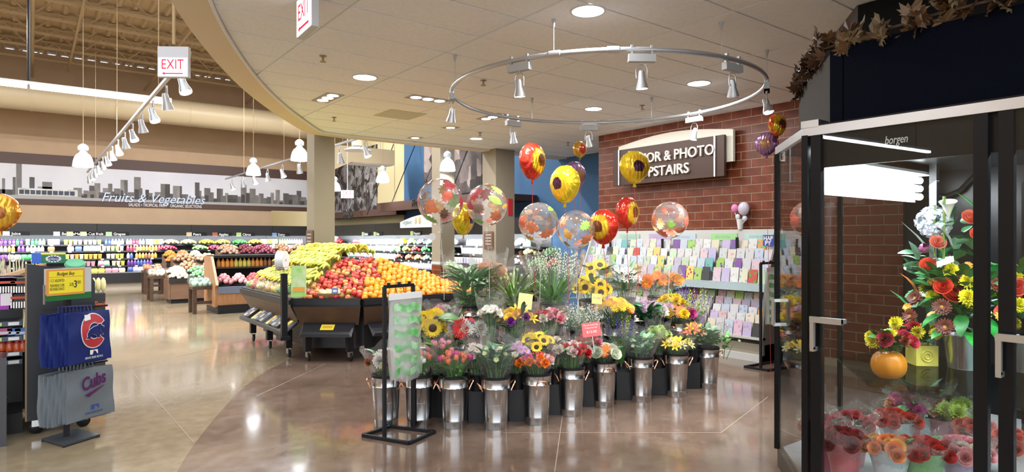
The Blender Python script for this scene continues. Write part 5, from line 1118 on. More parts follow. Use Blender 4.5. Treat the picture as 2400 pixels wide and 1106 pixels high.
# canopy and bulkhead above
m_nav = mat('navy_flecked_panel', (.0025, .0035, .008), .6, bump=.3, bscale=500, spec=.03)
m_gs = mat('grey_flecked_panel', (.10, .095, .09), .7, spec=0, bump=.3, bscale=400)
A, B = Vector((3.62, 1.76)), Vector((4.40, 2.36)); Zc0, Zc1 = ZT + .03, 2.63
can_ = thing('cooler_canopy', 'dark navy flecked canopy with a grey angled end above the floral cooler', 'canopy', (0, 0, 0))
y2 = GX(1976, 200, 3.62).y
MB().b2((3.62, Y0, Zc0), (3.66, y2 - .003, Zc1)).build('front_panel', m_nav, can_); MB().b2((3.62, y2 + .003, Zc0), (3.66, A.y, Zc1)).build('corner_panel', m_nav, can_)
MB().prism([tuple(A), tuple(B), (B.x + .02, B.y - .03), (A.x + .03, A.y - .02)], Zc0, Zc1).build('end_panel', m_gs, can_)
MB().prism([tuple(A), tuple(B), (6.6, 2.36), (6.6, Y0), (3.66, Y0)], Zc1 - .03, Zc1).build('top_board', m_nav, can_)
up_ = thing('ceiling_bulkhead', 'black bulkhead joining the cooler canopy to the ceiling', 'bulkhead', (0, 0, 0))
MB().prism([(5.0, 2.22), (5.56, 2.66), (7.6, 2.66), (7.6, Y0), (5.0, Y0)], Zc1, CEIL - .005).build('bulkhead_box', m_cb, up_)
MB().prism([(4.995, 2.225), (5.555, 2.665), (5.56, 2.66), (5.0, 2.22)], Zc1, CEIL - .005).build('angled_face', mat('bulkhead_grey', (.09, .08, .08), .5), up_)
# autumn leaf garland along the canopy edge
def maple(s):
    out = []
    prof = [(0, -.35), (.1, -.3), (.45, -.42), (.4, -.22), (.8, -.1), (.62, .02), (.95, .4), (.55, .3), (.5, .55), (.28, .42), (.22, .8), (0, 1.05)]
    pts_ = prof + [(-x, y) for x, y in prof[-2:0:-1]]
    c = MB(); n_ = len(pts_)
    v = [(0, .1, 0)] + [(x, y, -.18 * (x * x + y * y * .4) + (.12 if i % 2 else 0)) for i, (x, y) in enumerate(pts_)]
    c.add([(a * s, b_ * s, d_ * s) for a, b_, d_ in v], [(0, i + 1, (i + 1) % n_ + 1) for i in range(n_)])
    c.tube([(0, -.1 * s, 0), (0, -.35 * s, .02 * s), (.05 * s, -.7 * s, .1 * s)], .02 * s, 4)
    return c.mesh('leaf', M_leaf)
maple_me = maple(.06)
gar = thing('leaf_garland', 'brown and rust autumn leaf garland along the top of the cooler canopy', 'garland', (0, 0, 0))
path = [Vector((B.x, B.y, Zc1 - .03)), Vector((4.2, 2.22, Zc1 + .03)), Vector((A.x + .1, A.y + .1, Zc1 + .04)), Vector((3.63, 1.6, Zc1 + .03)), Vector((3.62, 1.2, Zc1 + .05)), Vector((3.62, .7, Zc1 + .05)), Vector((3.62, .3, Zc1 + .05))]
MB().tube(path, .008, 5).build('vine', M_wood, gar)
for i in range(110):
    q = R.random() * 5.6; k = int(q); p = path[k].lerp(path[k + 1], q - k) + Vector((R.uniform(-.05, .03), R.uniform(-.03, .03), R.uniform(-.06, .05)))
    c = R.choice(((.08, .02, .012), (.12, .05, .02), (.2, .09, .03), (.16, .06, .02), (.3, .16, .05), (.05, .02, .015))) if q < 2 else R.choice(((.22, .09, .03), (.28, .12, .04), (.36, .2, .09), (.16, .06, .02), (.45, .3, .16)))
    ob('leaf', maple_me, gar, M=Matrix.Translation(p) @ Euler((R.uniform(.6, 2.4), R.uniform(-.7, .7), R.uniform(0, 6.3))).to_matrix().to_4x4() @ Matrix.Scale(R.uniform(1.0, 1.6), 4), color=[x_ * .45 for x_ in c])
# ---- contents
gc = 'flower arrangements inside the floral cooler'
# rose bouquets standing in black pots on the case floor
m_tis = mat('tissue_wrap', rough=.35, oc=True, bump=.5, bscale=30)
pot_me = MB().lathe([(.06, 0), (.075, .12), (.105, .25), (.118, .27), (.1, .262), (.06, .2)], 18, cap=False).mesh('pot', m_tis, True)
TIS = [(.55, .1, .12), (.6, .25, .3), (.55, .58, .62), (.6, .64, .68), (.25, .5, .2), (.55, .4, .6), (.6, .5, .62), (.7, .6, .6), (.4, .05, .1)]
ROW = [(1965, 1040, 'dark red', [('rose', (.25, .008, .015), 9)]), (2000, 990, 'pink budded', [('rose', (.6, .12, .14), 5)]), (2100, 985, 'coral red', [('rose', (.65, .06, .04), 9)]), (2085, 1050, 'peach and orange', [('rose', (.85, .3, .12), 8), ('rose', (.85, .5, .15), 3)]), (2165, 1055, 'bright red small', [('rose', (.55, .02, .02), 9)]), (2255, 1055, 'pink and white', [('rose', (.85, .4, .45), 6), ('rose', (.9, .75, .66), 7)]), (2290, 1010, 'salmon red', [('rose', (.75, .16, .12), 7)]), (2380, 1040, 'coral pink', [('rose', (.75, .2, .16), 10)]), (1925, 1000, 'crimson', [('rose', (.4, .02, .05), 6)])]
ti = 0
for px, py, nm, hd in ROW:
    z = .40; p = GZ(px, py, z); 
    if p.x < 3.66: p.x = 3.68
    pt = thing('flower_wrap', 'paper wrap under the %s roses on the cooler floor' % nm, 'wrap', (p.x, p.y, ZB + .02), 0, 'paper wraps on the cooler floor'); ob('wrap_body', pot_me, pt, color=TIS[ti % 9]); ti += 1
    bouquet('%s rose bouquet in a clear sleeve on the cooler floor' % nm, (p.x, p.y, z - .14), .15, .10, [(k_, c_, int(n_ * 1.7)) for k_, c_, n_ in hd], 'oval', 8, G1, True, gc, fs=.62, face_=.7, sh=.22)
for px, py, z, nm, hd, lf in ((2140, 935, .5, 'peach and magenta', [('carnation', (.85, .4, .25), 9), ('carnation', MAG, 3)], G1), (2215, 945, .5, 'lime and white', [('mum', (.5, .6, .1), 6), ('mum', (.7, .78, .65), 3)], G2), (2160, 915, .56, 'dark wine red', [('carnation', (.2, .01, .03), 9)], G4)):
    p = GZ(px, py, z); bouquet('%s carnation bouquet at the back of the cooler floor' % nm, (p.x, p.y, z - .18), .16, .12, hd, 'lance', 6, lf, True, gc)
    pt = thing('flower_wrap', 'paper wrap under the %s carnations' % nm, 'wrap', (p.x, p.y, ZB + .02), 0, 'paper wraps on the cooler floor'); ob('wrap_body', pot_me, pt, color=TIS[ti % 9]); ti += 1
# big arrangement in a tin pail on the glass shelf
SZ = .76
p = GZ(2262, 862, SZ)
pail = thing('tin_pail', 'ribbed tin pail under the large arrangement on the glass shelf', 'pail', p)
MB().lathe([(.09, 0), (.092, .01), (.115, .2), (.118, .205), (.11, .205), (.085, .02)], 24, cap=False).build('pail_body', m_galv, pail, True)
MB().lathe([(.095, 0), (.075, .0), (.06, .012)], 20, cap=False).build('pail_foot', M_chrome, pail, True)
big = bouquet('large mixed arrangement with coral roses and white hydrangea in the floral cooler', p + Vector((0, 0, .2)), .36, .3, [('mum', (.85, .78, .03), 9), ('gerbera', (.16, .03, .015), 6), ('rose', (.8, .07, .03), 3), ('daisy', (.9, .4, .05), 3)], 'oval', 150, (.05, .24, .07), False, gc, fs=.78, face_=.8, dome=.9, stems=False)
for i in range(16):
    a = i * 2.4; ob('leaf', LF['broad'], big, M=Matrix.Translation((.1 * math.cos(a), .1 * math.sin(a), .03 + .1 * (i % 3))) @ Matrix.Rotation(a, 4, 'Z') @ Matrix.Rotation(R.uniform(-.3, .5), 4, 'Y') @ Matrix.Scale(R.uniform(.9, 1.2), 4), color=vary((.03, .3, .05), .2))
def bp(px, py, d=None): q = GX(px, py, p.x - .05); return q - big.location
for px, py, k, c, s_ in ((2272, 515, 'rose', (.85, .2, .12), .85), (2195, 573, 'rose', (.85, .25, .18), .8), (2175, 630, 'rose', (.75, .1, .05), 1.0), (2232, 692, 'rose', (.8, .07, .03), 1.25), (2290, 555, 'rose', (.8, .15, .08), .8), (2278, 712, 'mum', (.85, .78, .03), .95), (2185, 695, 'mum', (.85, .78, .03), .75), (2235, 660, 'mum', (.85, .78, .03), .85), (2160, 590, 'tulip', (.5, .12, .3), 1.3), (2253, 655, 'gerbera', (.1, .014, .008), .8), (2260, 676, 'gerbera', (.1, .014, .008), .8)):
    q = bp(px, py); o = ob('flower', FL[k][0], big, M=Matrix.Translation(q) @ orient(Vector((-.75, -.55, .6)), R.uniform(0, 6)) @ Matrix.Scale(s_ * 1.15, 4), color=c)
    if FL[k][1]: ob('flower_center', FL[k][1], o)
for i in range(90):
    px_ = R.uniform(2120, 2300); py_ = R.uniform(500, 720) if px_ > 2170 else R.uniform(590, 720)
    ob('leaf', LF[R.choice(('round', 'oval', 'oval'))], big, M=Matrix.Translation(bp(px_, py_) + Vector((R.uniform(.0, .14), 0, 0))) @ Euler((R.uniform(-1, 1), R.uniform(-1.2, .3), R.uniform(0, 6))).to_matrix().to_4x4() @ Matrix.Scale(R.uniform(1.0, 1.7), 4), color=vary(R.choice(((.05, .24, .07), (.16, .32, .2), (.03, .16, .06))), .2))
hyd = MB(); rr = random.Random(8)
q0 = bp(2180, 520) + Vector((.06, .0, 0))
for i in range(340):
    d_ = Vector((rr.gauss(0, 1), rr.gauss(0, 1), rr.gauss(0, 1))).normalized(); hyd.add([(-.011, -.011, 0), (.011, -.011, .003), (.011, .011, 0), (-.011, .011, .003)], [(0, 1, 2, 3)], Matrix.Translation(q0 + d_ * rr.uniform(.09, .104)) @ orient(d_ + Vector((rr.uniform(-.3, .3), rr.uniform(-.3, .3), rr.uniform(-.3, .3))), rr.uniform(0, 3)))
hyd.build('hydrangea_head', mat('hydrangea_white', (.66, .7, .8), .7), big)
q0 = bp(2222, 490); MB().lathe([(.004, -.09), (.008, -.05), (.02, -.01), (.034, .03), (.05, .05)], 14, Matrix.Translation(q0) @ orient((-.4, -.1, 1)), cap=False).build('calla_lily', mat('calla_white', (.8, .82, .72), .4), big, True)
mb = MB(); mb.tube([bp(2212, 700), bp(2212, 600), bp(2213, 460)], [.006, .007, .008], 7); mb.tube([bp(2190, 600), bp(2191, 480)], .005, 6); mb.build('bamboo_stem', mat('bamboo_green', (.14, .22, .05), .4), big)
for a_, b_, c in (((2245, 690), (2130, 485), (.3, .36, .3)), ((2230, 575), (2205, 500), (.4, .4, .38)), ((2180, 640), (2108, 600), (.15, .28, .2)), ((2150, 700), (2140, 630), (.7, .25, .05)), ((2300, 520), (2270, 430), (.05, .3, .06)), ((2150, 760), (2110, 660), (.04, .2, .06))):
    A3, B3 = bp(*a_), bp(*b_); L = (B3 - A3).length; ob('blade_leaf', LF['lance'], big, M=Matrix.Translation(A3) @ (B3 - A3).to_track_quat('X', 'Z').to_matrix().to_4x4() @ Matrix.Diagonal((L / .165, 1.5, 1.5, 1)), color=c)
tg = bp(2205, 612); MB().b2((-.055, -.018, 0), (.055, .018, .001), Matrix.Translation(tg + Vector((-.08, -.05, 0))) @ face_M((0, 0, 0), R_CAM + Vector((0, 0, .35)), (.2, .2, 1))).build('name_tag', M_white, big)
# pumpkin and yellow cube arrangements, second large arrangement at the right edge
p2 = GZ(2083, 884, SZ); 
pk = thing('pumpkin_vase', 'small orange pumpkin holding flowers on the glass shelf', 'pumpkin', p2); mb = MB()
def pf(u, v):
    a = 2 * pi * u; r_ = .088 * math.sin(pi * (.06 + .88 * v)) ** .8 * (1 + .05 * abs(math.cos(4.5 * a))); return (r_ * math.cos(a), r_ * math.sin(a), -.004 + .155 * (1 - math.cos(pi * v)) / 2)
mb.grid(pf, 36, 10); mb.build('pumpkin_body', mat('pumpkin_skin', (.75, .27, .015), .35), pk, True)
bouquet('small yellow and rust arrangement in the pumpkin', p2 + Vector((0, 0, .13)), .09, .09, [('mum', (.85, .75, .04), 3), ('rose', (.6, .05, .1), 2), ('carnation', (.3, .05, .02), 3)], 'oval', 22, (.05, .18, .05), False, gc, fs=.7, face_=.8)
p3 = GZ(2160, 853, SZ)
cb = thing('cube_vase', 'yellow cube vase with a swirl on the glass shelf', 'vase', p3, -.75); MB().prism([(-.065, -.065), (.065, -.065), (.065, .065), (-.065, .065)], 0, .125).build('vase_body', mat('yellow_ceramic', (.68, .6, .1), .3), cb)
for r_ in (.018, .034): MB().tube([(r_ * math.cos(a * pi / 10), -.067, .062 + r_ * math.sin(a * pi / 10)) for a in range(20)], .005, 5, closed=True).build('swirl', MC['yellow_ceramic'], cb, True)
bouquet('small yellow and red arrangement in the yellow cube', p3 + Vector((0, 0, .11)), .1, .11, [('mum', (.85, .75, .04), 3), ('rose', (.6, .05, .08), 3), ('daisy', (.4, .1, .04), 3)], 'oval', 24, (.05, .2, .06), False, gc, fs=.7, face_=.8)
p4 = GZ(2410, 870, SZ)
pl2 = thing('tin_pail', 'tin pail at the right edge of the floral cooler', 'pail', p4); ob('pail_body', [c for c in pail.children if c.name.startswith('pail_body')][0].data, pl2)
b2 = bouquet('tall green arrangement with yellow mums at the right edge of the cooler', p4 + Vector((0, .0, .2)), .36, .22, [('mum', (.85, .75, .03), 7), ('rose', (.8, .15, .1), 2)], 'oval', 80, (.04, .22, .05), False, gc, fs=.85, face_=.8, dome=.8, stems=False)
for i in range(12): ob('leaf', LF['lance'], b2, M=Matrix.Translation((0, 0, .3)) @ Matrix.Rotation(i * 2.4, 4, 'Z') @ Matrix.Rotation(-R.uniform(.6, 1.3), 4, 'Y') @ Matrix.Scale(R.uniform(1.5, 2.6), 4), color=vary((.06, .28, .06), .3))
# ================================================================ GREETING CARD RACK, WALL SIGN, BAG STANDS
m_rack = mat('rack_white', (.6, .6, .57), .5); m_rsh = mat('rack_pale_blue', (.45, .57, .60), .5); m_rs = mat('rack_side_taupe', (.17, .14, .12), .5)
RY0, RY1 = 4.36, 7.74
rack = thing('card_rack', 'long white stepped greeting card rack in front of the brick wall', 'rack', (0, 0, 0))
MB().b2((7.72, RY0, 0), (7.785, RY1, 1.68)).build('back_board', m_rack, rack)
MB().b2((7.30, RY0, .08), (7.72, RY1, .22)).build('base_front', mat('rack_base_taupe', (.33, .29, .22), .5), rack)
MB().b2((7.26, RY0, 0), (7.72, RY1, .09)).build('base_rail', m_rack, rack)
MB().b2((7.24, RY0, .28), (7.32, RY1, .31)).build('bottom_ledge', m_rack, rack)
MB().b2((7.34, RY0, .88), (7.72, RY1, .965)).build('middle_shelf', m_rsh, rack)
for y in (RY0, RY0 + .845, RY0 + 1.69, RY0 + 2.535, RY1 - .03):
    MB().prism([(7.26, 0), (7.785, 0), (7.785, 1.62), (7.62, 1.62), (7.34, .97), (7.26, .3)] if not RY0 < y < RY1 - .1 else [(7.5, 0), (7.785, 0), (7.785, 1.5), (7.7, 1.5), (7.62, .97), (7.5, .3)], y, y + .025, Matrix(((1, 0, 0, 0), (0, 0, 1, 0), (0, 1, 0, 0), (0, 0, 0, 1)))).build('divider' if RY0 < y < RY1 - .1 else 'end_panel', m_rs if y == RY0 else m_rack, rack)
m_card = mat('greeting_card', rough=.5, oc=True); nt = m_card.node_tree; b = nt.nodes['Principled BSDF']
tc = nt.nodes.new('ShaderNodeTexCoord'); oi = [n_ for n_ in nt.nodes if n_.type == 'OBJECT_INFO'][0]
mp = nt.nodes.new('ShaderNodeVectorMath'); mp.operation = 'ADD'; cb_ = nt.nodes.new('ShaderNodeCombineXYZ')
ml = nt.nodes.new('ShaderNodeMath'); ml.operation = 'MULTIPLY'; ml.inputs[1].default_value = 57; nt.links.new(oi.outputs['Random'], ml.inputs[0])
for k in range(3): nt.links.new(ml.outputs[0], cb_.inputs[k])
nt.links.new(tc.outputs['Generated'], mp.inputs[0]); nt.links.new(cb_.outputs[0], mp.inputs[1])
vo = nt.nodes.new('ShaderNodeTexVoronoi'); vo.inputs['Scale'].default_value = 2.3; nt.links.new(mp.outputs[0], vo.inputs[0])
hs = nt.nodes.new('ShaderNodeHueSaturation'); hs.inputs['Saturation'].default_value = 1.35; hs.inputs['Value'].default_value = .8; nt.links.new(oi.outputs['Color'], hs.inputs['Color']); nt.links.new(oi.outputs['Random'], hs.inputs['Hue'])
gt = nt.nodes.new('ShaderNodeMath'); gt.operation = 'LESS_THAN'; gt.inputs[1].default_value = .3; nt.links.new(vo.outputs['Distance'], gt.inputs[0])
sx = nt.nodes.new('ShaderNodeSeparateXYZ'); nt.links.new(tc.outputs['Generated'], sx.inputs[0])
mx = nt.nodes.new('ShaderNodeMix'); mx.data_type = 'RGBA'; nt.links.new(gt.outputs[0], mx.inputs[0]); nt.links.new(oi.outputs['Color'], mx.inputs[6]); nt.links.new(hs.outputs[0], mx.inputs[7]); nt.links.new(mx.outputs[2], b.inputs['Base Color'])
card_me = MB().add([(0, .004, 0), (0, .116, 0), (.03, .116, .168), (.03, .004, .168), (.012, .004, 0), (.012, .116, 0), (.033, .116, .168), (.033, .004, .168)], [(0, 3, 2, 1), (4, 5, 6, 7), (3, 7, 6, 2), (0, 4, 7, 3), (1, 2, 6, 5)]).mesh('greeting_card', m_card)
ROWS = [(.98, 7.40, 'bottom row of the upper tier'), (1.11, 7.47, 'second row of the upper tier'), (1.235, 7.54, 'third row of the upper tier'), (1.36, 7.61, 'top row of the upper tier'), (.31, 7.27, 'bottom row of the lower tier'), (.405, 7.33, 'second row of the lower tier'), (.495, 7.39, 'third row of the lower tier'), (.58, 7.45, 'fourth row of the lower tier'), (.66, 7.51, 'fifth row of the lower tier'), (.735, 7.57, 'top row of the lower tier')]
CC = {'white': (.78, .78, .78), 'pale blue': (.6, .68, .8), 'pale pink': (.8, .58, .64), 'cream': (.8, .75, .58), 'lilac': (.6, .52, .74), 'pale green': (.58, .74, .5), 'lime green': (.42, .66, .14), 'purple': (.25, .1, .4), 'red': (.6, .08, .06), 'orange': (.82, .4, .12), 'teal': (.2, .5, .52), 'black': (.05, .05, .05), 'yellow': (.84, .7, .18)}
WTS = ['white'] * 8 + ['pale blue'] * 5 + ['pale pink'] * 3 + ['cream'] * 4 + ['lilac'] * 3 + ['pale green'] * 3 + ['lime green', 'lime green', 'purple', 'red', 'orange', 'teal', 'yellow']
m_ribb = mat('card_ledge', (.66, .68, .70), .4)
for z, x, nm in ROWS:
    MB().b2((x + .005, RY0 + .03, z - .012), (x + .07, RY1 - .03, z)).build('card_ledge', m_ribb, rack)
    for s_ in range(4):
        for i in range(6 if s_ < 3 else 6):
            y = RY0 + .035 + s_ * .845 + i * .134
            c = R.choice(WTS)
            if R.random() < .012: c = 'black'
            ob('greeting_card', card_me, loc=(x, y, z + .001), scale=(1, 1.08, R.uniform(1.02, 1.16)), color=vary([x_ * .86 for x_ in CC[c]], .08), label='%s greeting card, %s, %s section of the rack' % (c, nm, ('rightmost', 'second', 'third', 'far')[s_]), cat='card', group='%s greeting cards, %s, section %d' % (c, nm, s_ + 1))
def hdr(px, c, body):
    p = GX(px, 552, 7.70); t = thing('section_label', '%s section label reading %s on top of the card rack' % c[::-1][:1] if False else '%s label reading %s on top of the card rack' % (c[1], body), 'sign', (7.715, p.y, 1.58), group='section labels of the card rack')
    MB().b2((-.006, -.42, -.05), (0, 0, .05)).build('label_card', M_oc, t, color=c[0])
    text(body, 'lettering', M_grey, .055, t, face_M((-.0065, -.08, -.015), (0, -1, 0), (0, 0, 1)), 0, .0005, width=.24)
hdr(1452, ((.38, .58, .48), 'green'), 'sympathy'); hdr(1520, ((.5, .38, .6), 'purple'), 'love'); hdr(1575, ((.55, .66, .75), 'blue'), 'kids birthday'); hdr(1665, ((.38, .72, .32), 'bright green'), 'kids birthday'); hdr(1744, ((.5, .72, .68), 'mint'), 'birthday')
p = GX(1788, 565, 7.58); hp_ = thing('greeting_card', 'blue greeting card with white letters HAPPY at the top of the rack', 'card', p)
MB().b2((0, -.15, -.06), (.004, .0, .08)).build('card_face', mat('deep_blue_card', (.03, .07, .4), .5), hp_)
text('HAP', 'lettering', M_white, .075, hp_, face_M((-.001, -.01, .012), (0, -1, 0), (0, 0, 1)), 0, .0005, width=.13, bevel=.003); text('PY', 'lettering', M_white, .075, hp_, face_M((-.001, -.03, -.05), (0, -1, 0), (0, 0, 1)), 0, .0005, width=.09, bevel=.003)
for px, py in ((1431, 571), (1553, 572), (1728, 570)):
    q = GX(px, py, 7.6); MB().b2((-.01, -.02, -.07), (0, .02, .08)).build('divider_marker', M_black, rack, loc=q)
# area lamp above the rack, with no fixture built
lamp_area((7.1, 6.0, 3.1), .15, 10, NEUT, rot=(0, math.radians(-35), 0), sy=3.0)
# sign on the bricks
s0 = GX(1437, 395, 7.55); s1 = GX(1697, 365, 7.55); zb0 = 2.03; 
zt = GX(1697, 315, 7.55).z; zb = GX(1697, 412, 7.55).z
sg = thing('wall_sign', 'brown sign board with raised white lettering on the brick wall', 'sign', (7.55, 0, 0))
MB().b2((0, s1.y, zb), (.05, s0.y, zt)).build('sign_board', mat('sign_brown', (.06, .032, .022), .5, spec=.3), sg)
ya, yb = GX(1450, 330, 7.64).y, GX(1718, 330, 7.64).y; za = GX(1715, 378, 7.64).z; zc = GX(1715, 303, 7.64).z
pts = [(yb, za), (ya, za)] + [(ya + (yb - ya) * k / 12, zc + .10 * math.sin(pi * k / 12)) for k in range(13)]
MB().prism(pts, 0, .05, Matrix(((0, 0, 1, .09), (1, 0, 0, 0), (0, 1, 0, 0), (0, 0, 0, 1)))).build('arched_back_board', mat('sign_cream', (.66, .62, .52), .55), sg)
for yy in (s1.y + .14, s0.y - .14): MB().b2((-.02, yy - .012, zb - .0), (.0, yy + .012, zt + .0)).build('trim_rod', M_silver, sg)
for zz_ in (zb + .12, zt - .12):
    for yy in (s1.y + .4, s0.y - .4): MB().b2((.05, yy - .03, zz_ - .03), (.245, yy + .03, zz_ + .03)).build('standoff', M_grey, sg)
m_sl = mat('sign_letter_white', (.72, .66, .58), .5)
yL = GX(1462, 380, 7.5).y; yR = GX(1671, 345, 7.5).y; Zl1 = GX(1671, 361, 7.5).z
text('LIQUOR & PHOTO', 'lettering', m_sl, .21, sg, face_M((-.02, yL, Zl1), (0, -1, 0), (0, 0, 1)), 0, .015, width=yL - yR, bevel=.0015)
yL2 = GX(1500, 400, 7.5).y; yR2 = GX(1612, 385, 7.5).y
text('UPSTAIRS', 'lettering', m_sl, .21, sg, face_M((-.02, yL2, GX(1612, 404, 7.5).z), (0, -1, 0), (0, 0, 1)), 0, .015, width=yL2 - yR2, bevel=.0015)
# ---- black bag stands with hanging pads of plastic bags
m_bagp = clear('bag_plastic', (.9, .93, .9), .9, .12, 1.4, bump=.8, bscale=9, haze=.3)
m_bagg = mat('bag_green_print', (.10, .45, .10), .4, noise=(.5, .7, .5), nscale=14)
def bag_stand(base4, label, zt_, up0, up1, bl):
    """base4: floor corners of the base frame; up0, up1: floor points of the two uprights"""
    t = thing('bag_stand', label, 'stand', (0, 0, 0)); b4 = [Vector((p.x, p.y, .014)) for p in base4]
    for i in range(4): MB().bar(b4[i], b4[(i + 1) % 4], .025, .025).build('base_bar', M_blackm, t)
    for u in (up0, up1): MB().bar((u.x, u.y, .014), (u.x, u.y, zt_), .026, .026).build('upright', M_blackm, t)
    MB().bar((up0.x, up0.y, zt_), (up1.x, up1.y, zt_), .026, .026).build('top_bar', M_blackm, t)
    for q in (.14, .5, .86): c = up0.lerp(up1, q); MB().b2((c.x - .01, c.y - .01, zt_), (c.x + .01, c.y + .01, zt_ + .03)).build('peg', M_blackm, t)
    n_ = (up1 - up0); n_.z = 0; wd = n_.length; n_.normalize(); out = Vector((n_.y, -n_.x, 0))
    if out.dot(CAMP - up0) < 0: out = -out
    for q in (.36, .62):
        c = up0.lerp(up1, q); c.z = zt_; MB().tube([c, c + Vector((0, 0, -.03)) + n_ * .012, c + Vector((0, 0, -.06)) + out * .02, c + Vector((0, 0, -.05)) + out * .04 - n_ * .01], .003, 5).build('hook', M_blackm, t)
    bg = thing('plastic_bag_pad', bl, 'bags', (0, 0, 0))
    o0 = up0 - n_ * .02 + out * .035
    for k in range(3):
        def fn(u, v, k=k):
            z_ = zt_ - .07 - v * .66; x_ = .01 + u * (wd * 1.14) * (1 - .10 * v) + .02 * v + .012 * math.sin(7 * v + k); o_ = k * .012 + .02 * math.sin(u * 9 + k * 2) * v + .05 * math.sin(pi * v) * math.sin(pi * u) + .01
            p = o0 + n_ * x_ + out * o_; return (p.x, p.y, z_ + .02 * math.sin(u * pi * 2 + k) * (v > .9))
        MB().grid(fn, 8, 12).build('bag_layer', m_bagp, bg, True, 0)
    for j in range(6):
        def fp(u, v, j=j):
            z_ = zt_ - .14 - j * .098 - v * .06; vv = (zt_ - .07 - z_) / .66; x_ = .04 + u * wd * 1.02 * (1 - .1 * vv) + .02 * vv; o_ = .03 + .02 * math.sin(u * 9 + 2) * vv + .05 * math.sin(pi * vv) * math.sin(pi * u) + .012
            p = o0 + n_ * x_ + out * o_; return (p.x, p.y, z_ + .015 * math.sin(u * 12 + j))
        MB().grid(fp, 8, 2).build('printed_band', m_bagg, bg, True, 0)
    a_ = o0 + Vector((0, 0, 0)); MB().bar((*(o0 + out * .04).xy, zt_ - .075), (*(o0 + n_ * wd * 1.14 + out * .04).xy, zt_ - .075), .008, .05).build('header_strip', M_white, bg)
bag_stand([GZ(850, 1024, 0), GZ(958, 1043, 0), GZ(1019, 1016, 0), GZ(915, 1003, 0)], 'black metal bag stand in front of the tulip buckets', 1.18, GZ(901, 1030, 0), GZ(968, 1008, 0), 'pad of clear green printed bags on the near stand')
bag_stand([GZ(1745, 862, 0), GZ(1800, 871, 0), GZ(1872, 858, 0), GZ(1815, 850, 0)], 'black metal bag stand beside the card rack', 1.26, GZ(1783, 866, 0), GZ(1828, 852, 0), 'pad of clear green printed bags beside the card rack')
# small stick balloons in a white vase on the rack
vs_ = GX(1733, 535, 7.70); t = thing('stick_balloon_vase', 'white vase with small pink and silver stick balloons on the card rack', 'vase', (7.72, vs_.y, 1.68))
MB().lathe([(.03, 0), (.045, .1), (.05, .14), (.04, .14), (.028, .02)], 14, cap=False).build('vase_body', M_white, t, True)
for px, py, c, r_ in ((1722, 488, (.7, .2, .42), .055), (1743, 489, (.55, .5, .6), .085), (1729, 508, (.65, .68, .75), .035), (1746, 512, (.6, .62, .7), .035)):
    q = GX(px, py, 7.70) - Vector((7.72, vs_.y, 1.68)); bl_ = MB().ball(q, r_, 14, 9, (.6, 1, 1.1)).build('foil_balloon', M_ocg, t, True, color=c); MB().tube([(0, 0, .05), (q.x, q.y, q.z - r_)], .005, 5).build('stick', M_white, t)
# ================================================================ BALLOONS
m_bub = clear('balloon_film', (.97, .97, .97), 1, .03, 1.45, bump=.05, bscale=6, haze=.13)
m_lp = mat('printed_leaf', rough=.4, oc=True, noise=(.8, .7, .65), nscale=30)
def shell_leaf(c_dir, r, size, roll, shape):
    """a printed leaf hugging the balloon's skin"""
    M3 = orient(c_dir, roll).to_3x3(); mb = MB(); v = []
    if shape == 'oak':
        pr = [(0, -1), (.12, -.75), (.45, -.7), (.3, -.45), (.65, -.3), (.42, -.1), (.75, .15), (.42, .25), (.5, .6), (.2, .6), (0, 1)]
    elif shape == 'maple': pr = [(0, -.8), (.15, -.5), (.6, -.6), (.5, -.3), (1, -.1), (.65, .1), (.8, .5), (.4, .4), (.3, .8), (0, 1)]
    else: pr = [(0, -1), (.25, -.7), (.42, -.2), (.4, .25), (.2, .75), (0, 1)]
    pts_ = pr + [(-x, y) for x, y in pr[-2:0:-1]]
    def on(x, y): q = Vector((x * size, y * size, r)); q = (M3 @ q).normalized() * r; return tuple(q)
    n_ = len(pts_); v = [on(0, 0)] + [on(x * .5, y * .5) for x, y in pts_] + [on(x, y) for x, y in pts_]
    f = [(0, i + 1, (i + 1) % n_ + 1) for i in range(n_)] + [(i + 1, n_ + i + 1, n_ + (i + 1) % n_ + 1, (i + 1) % n_ + 1) for i in range(n_)]
    return mb.add(v, f)
LC = [(.85, .25, .1), (.85, .25, .1), (.8, .15, .08), (.2, .1, .06), (.3, .2, .14), (.85, .45, .08), (.3, .6, .08), (.6, .06, .08)]
def string(t, a, b_, col=(.7, .7, .7)):
    MB().tube([a, Vector(a).lerp(Vector(b_), .5) + Vector((.02, .01, 0)), b_], .0022, 4).build('ribbon', mat('ribbon_%d' % int(col[0] * 99 + col[1] * 9), col, .4), t)
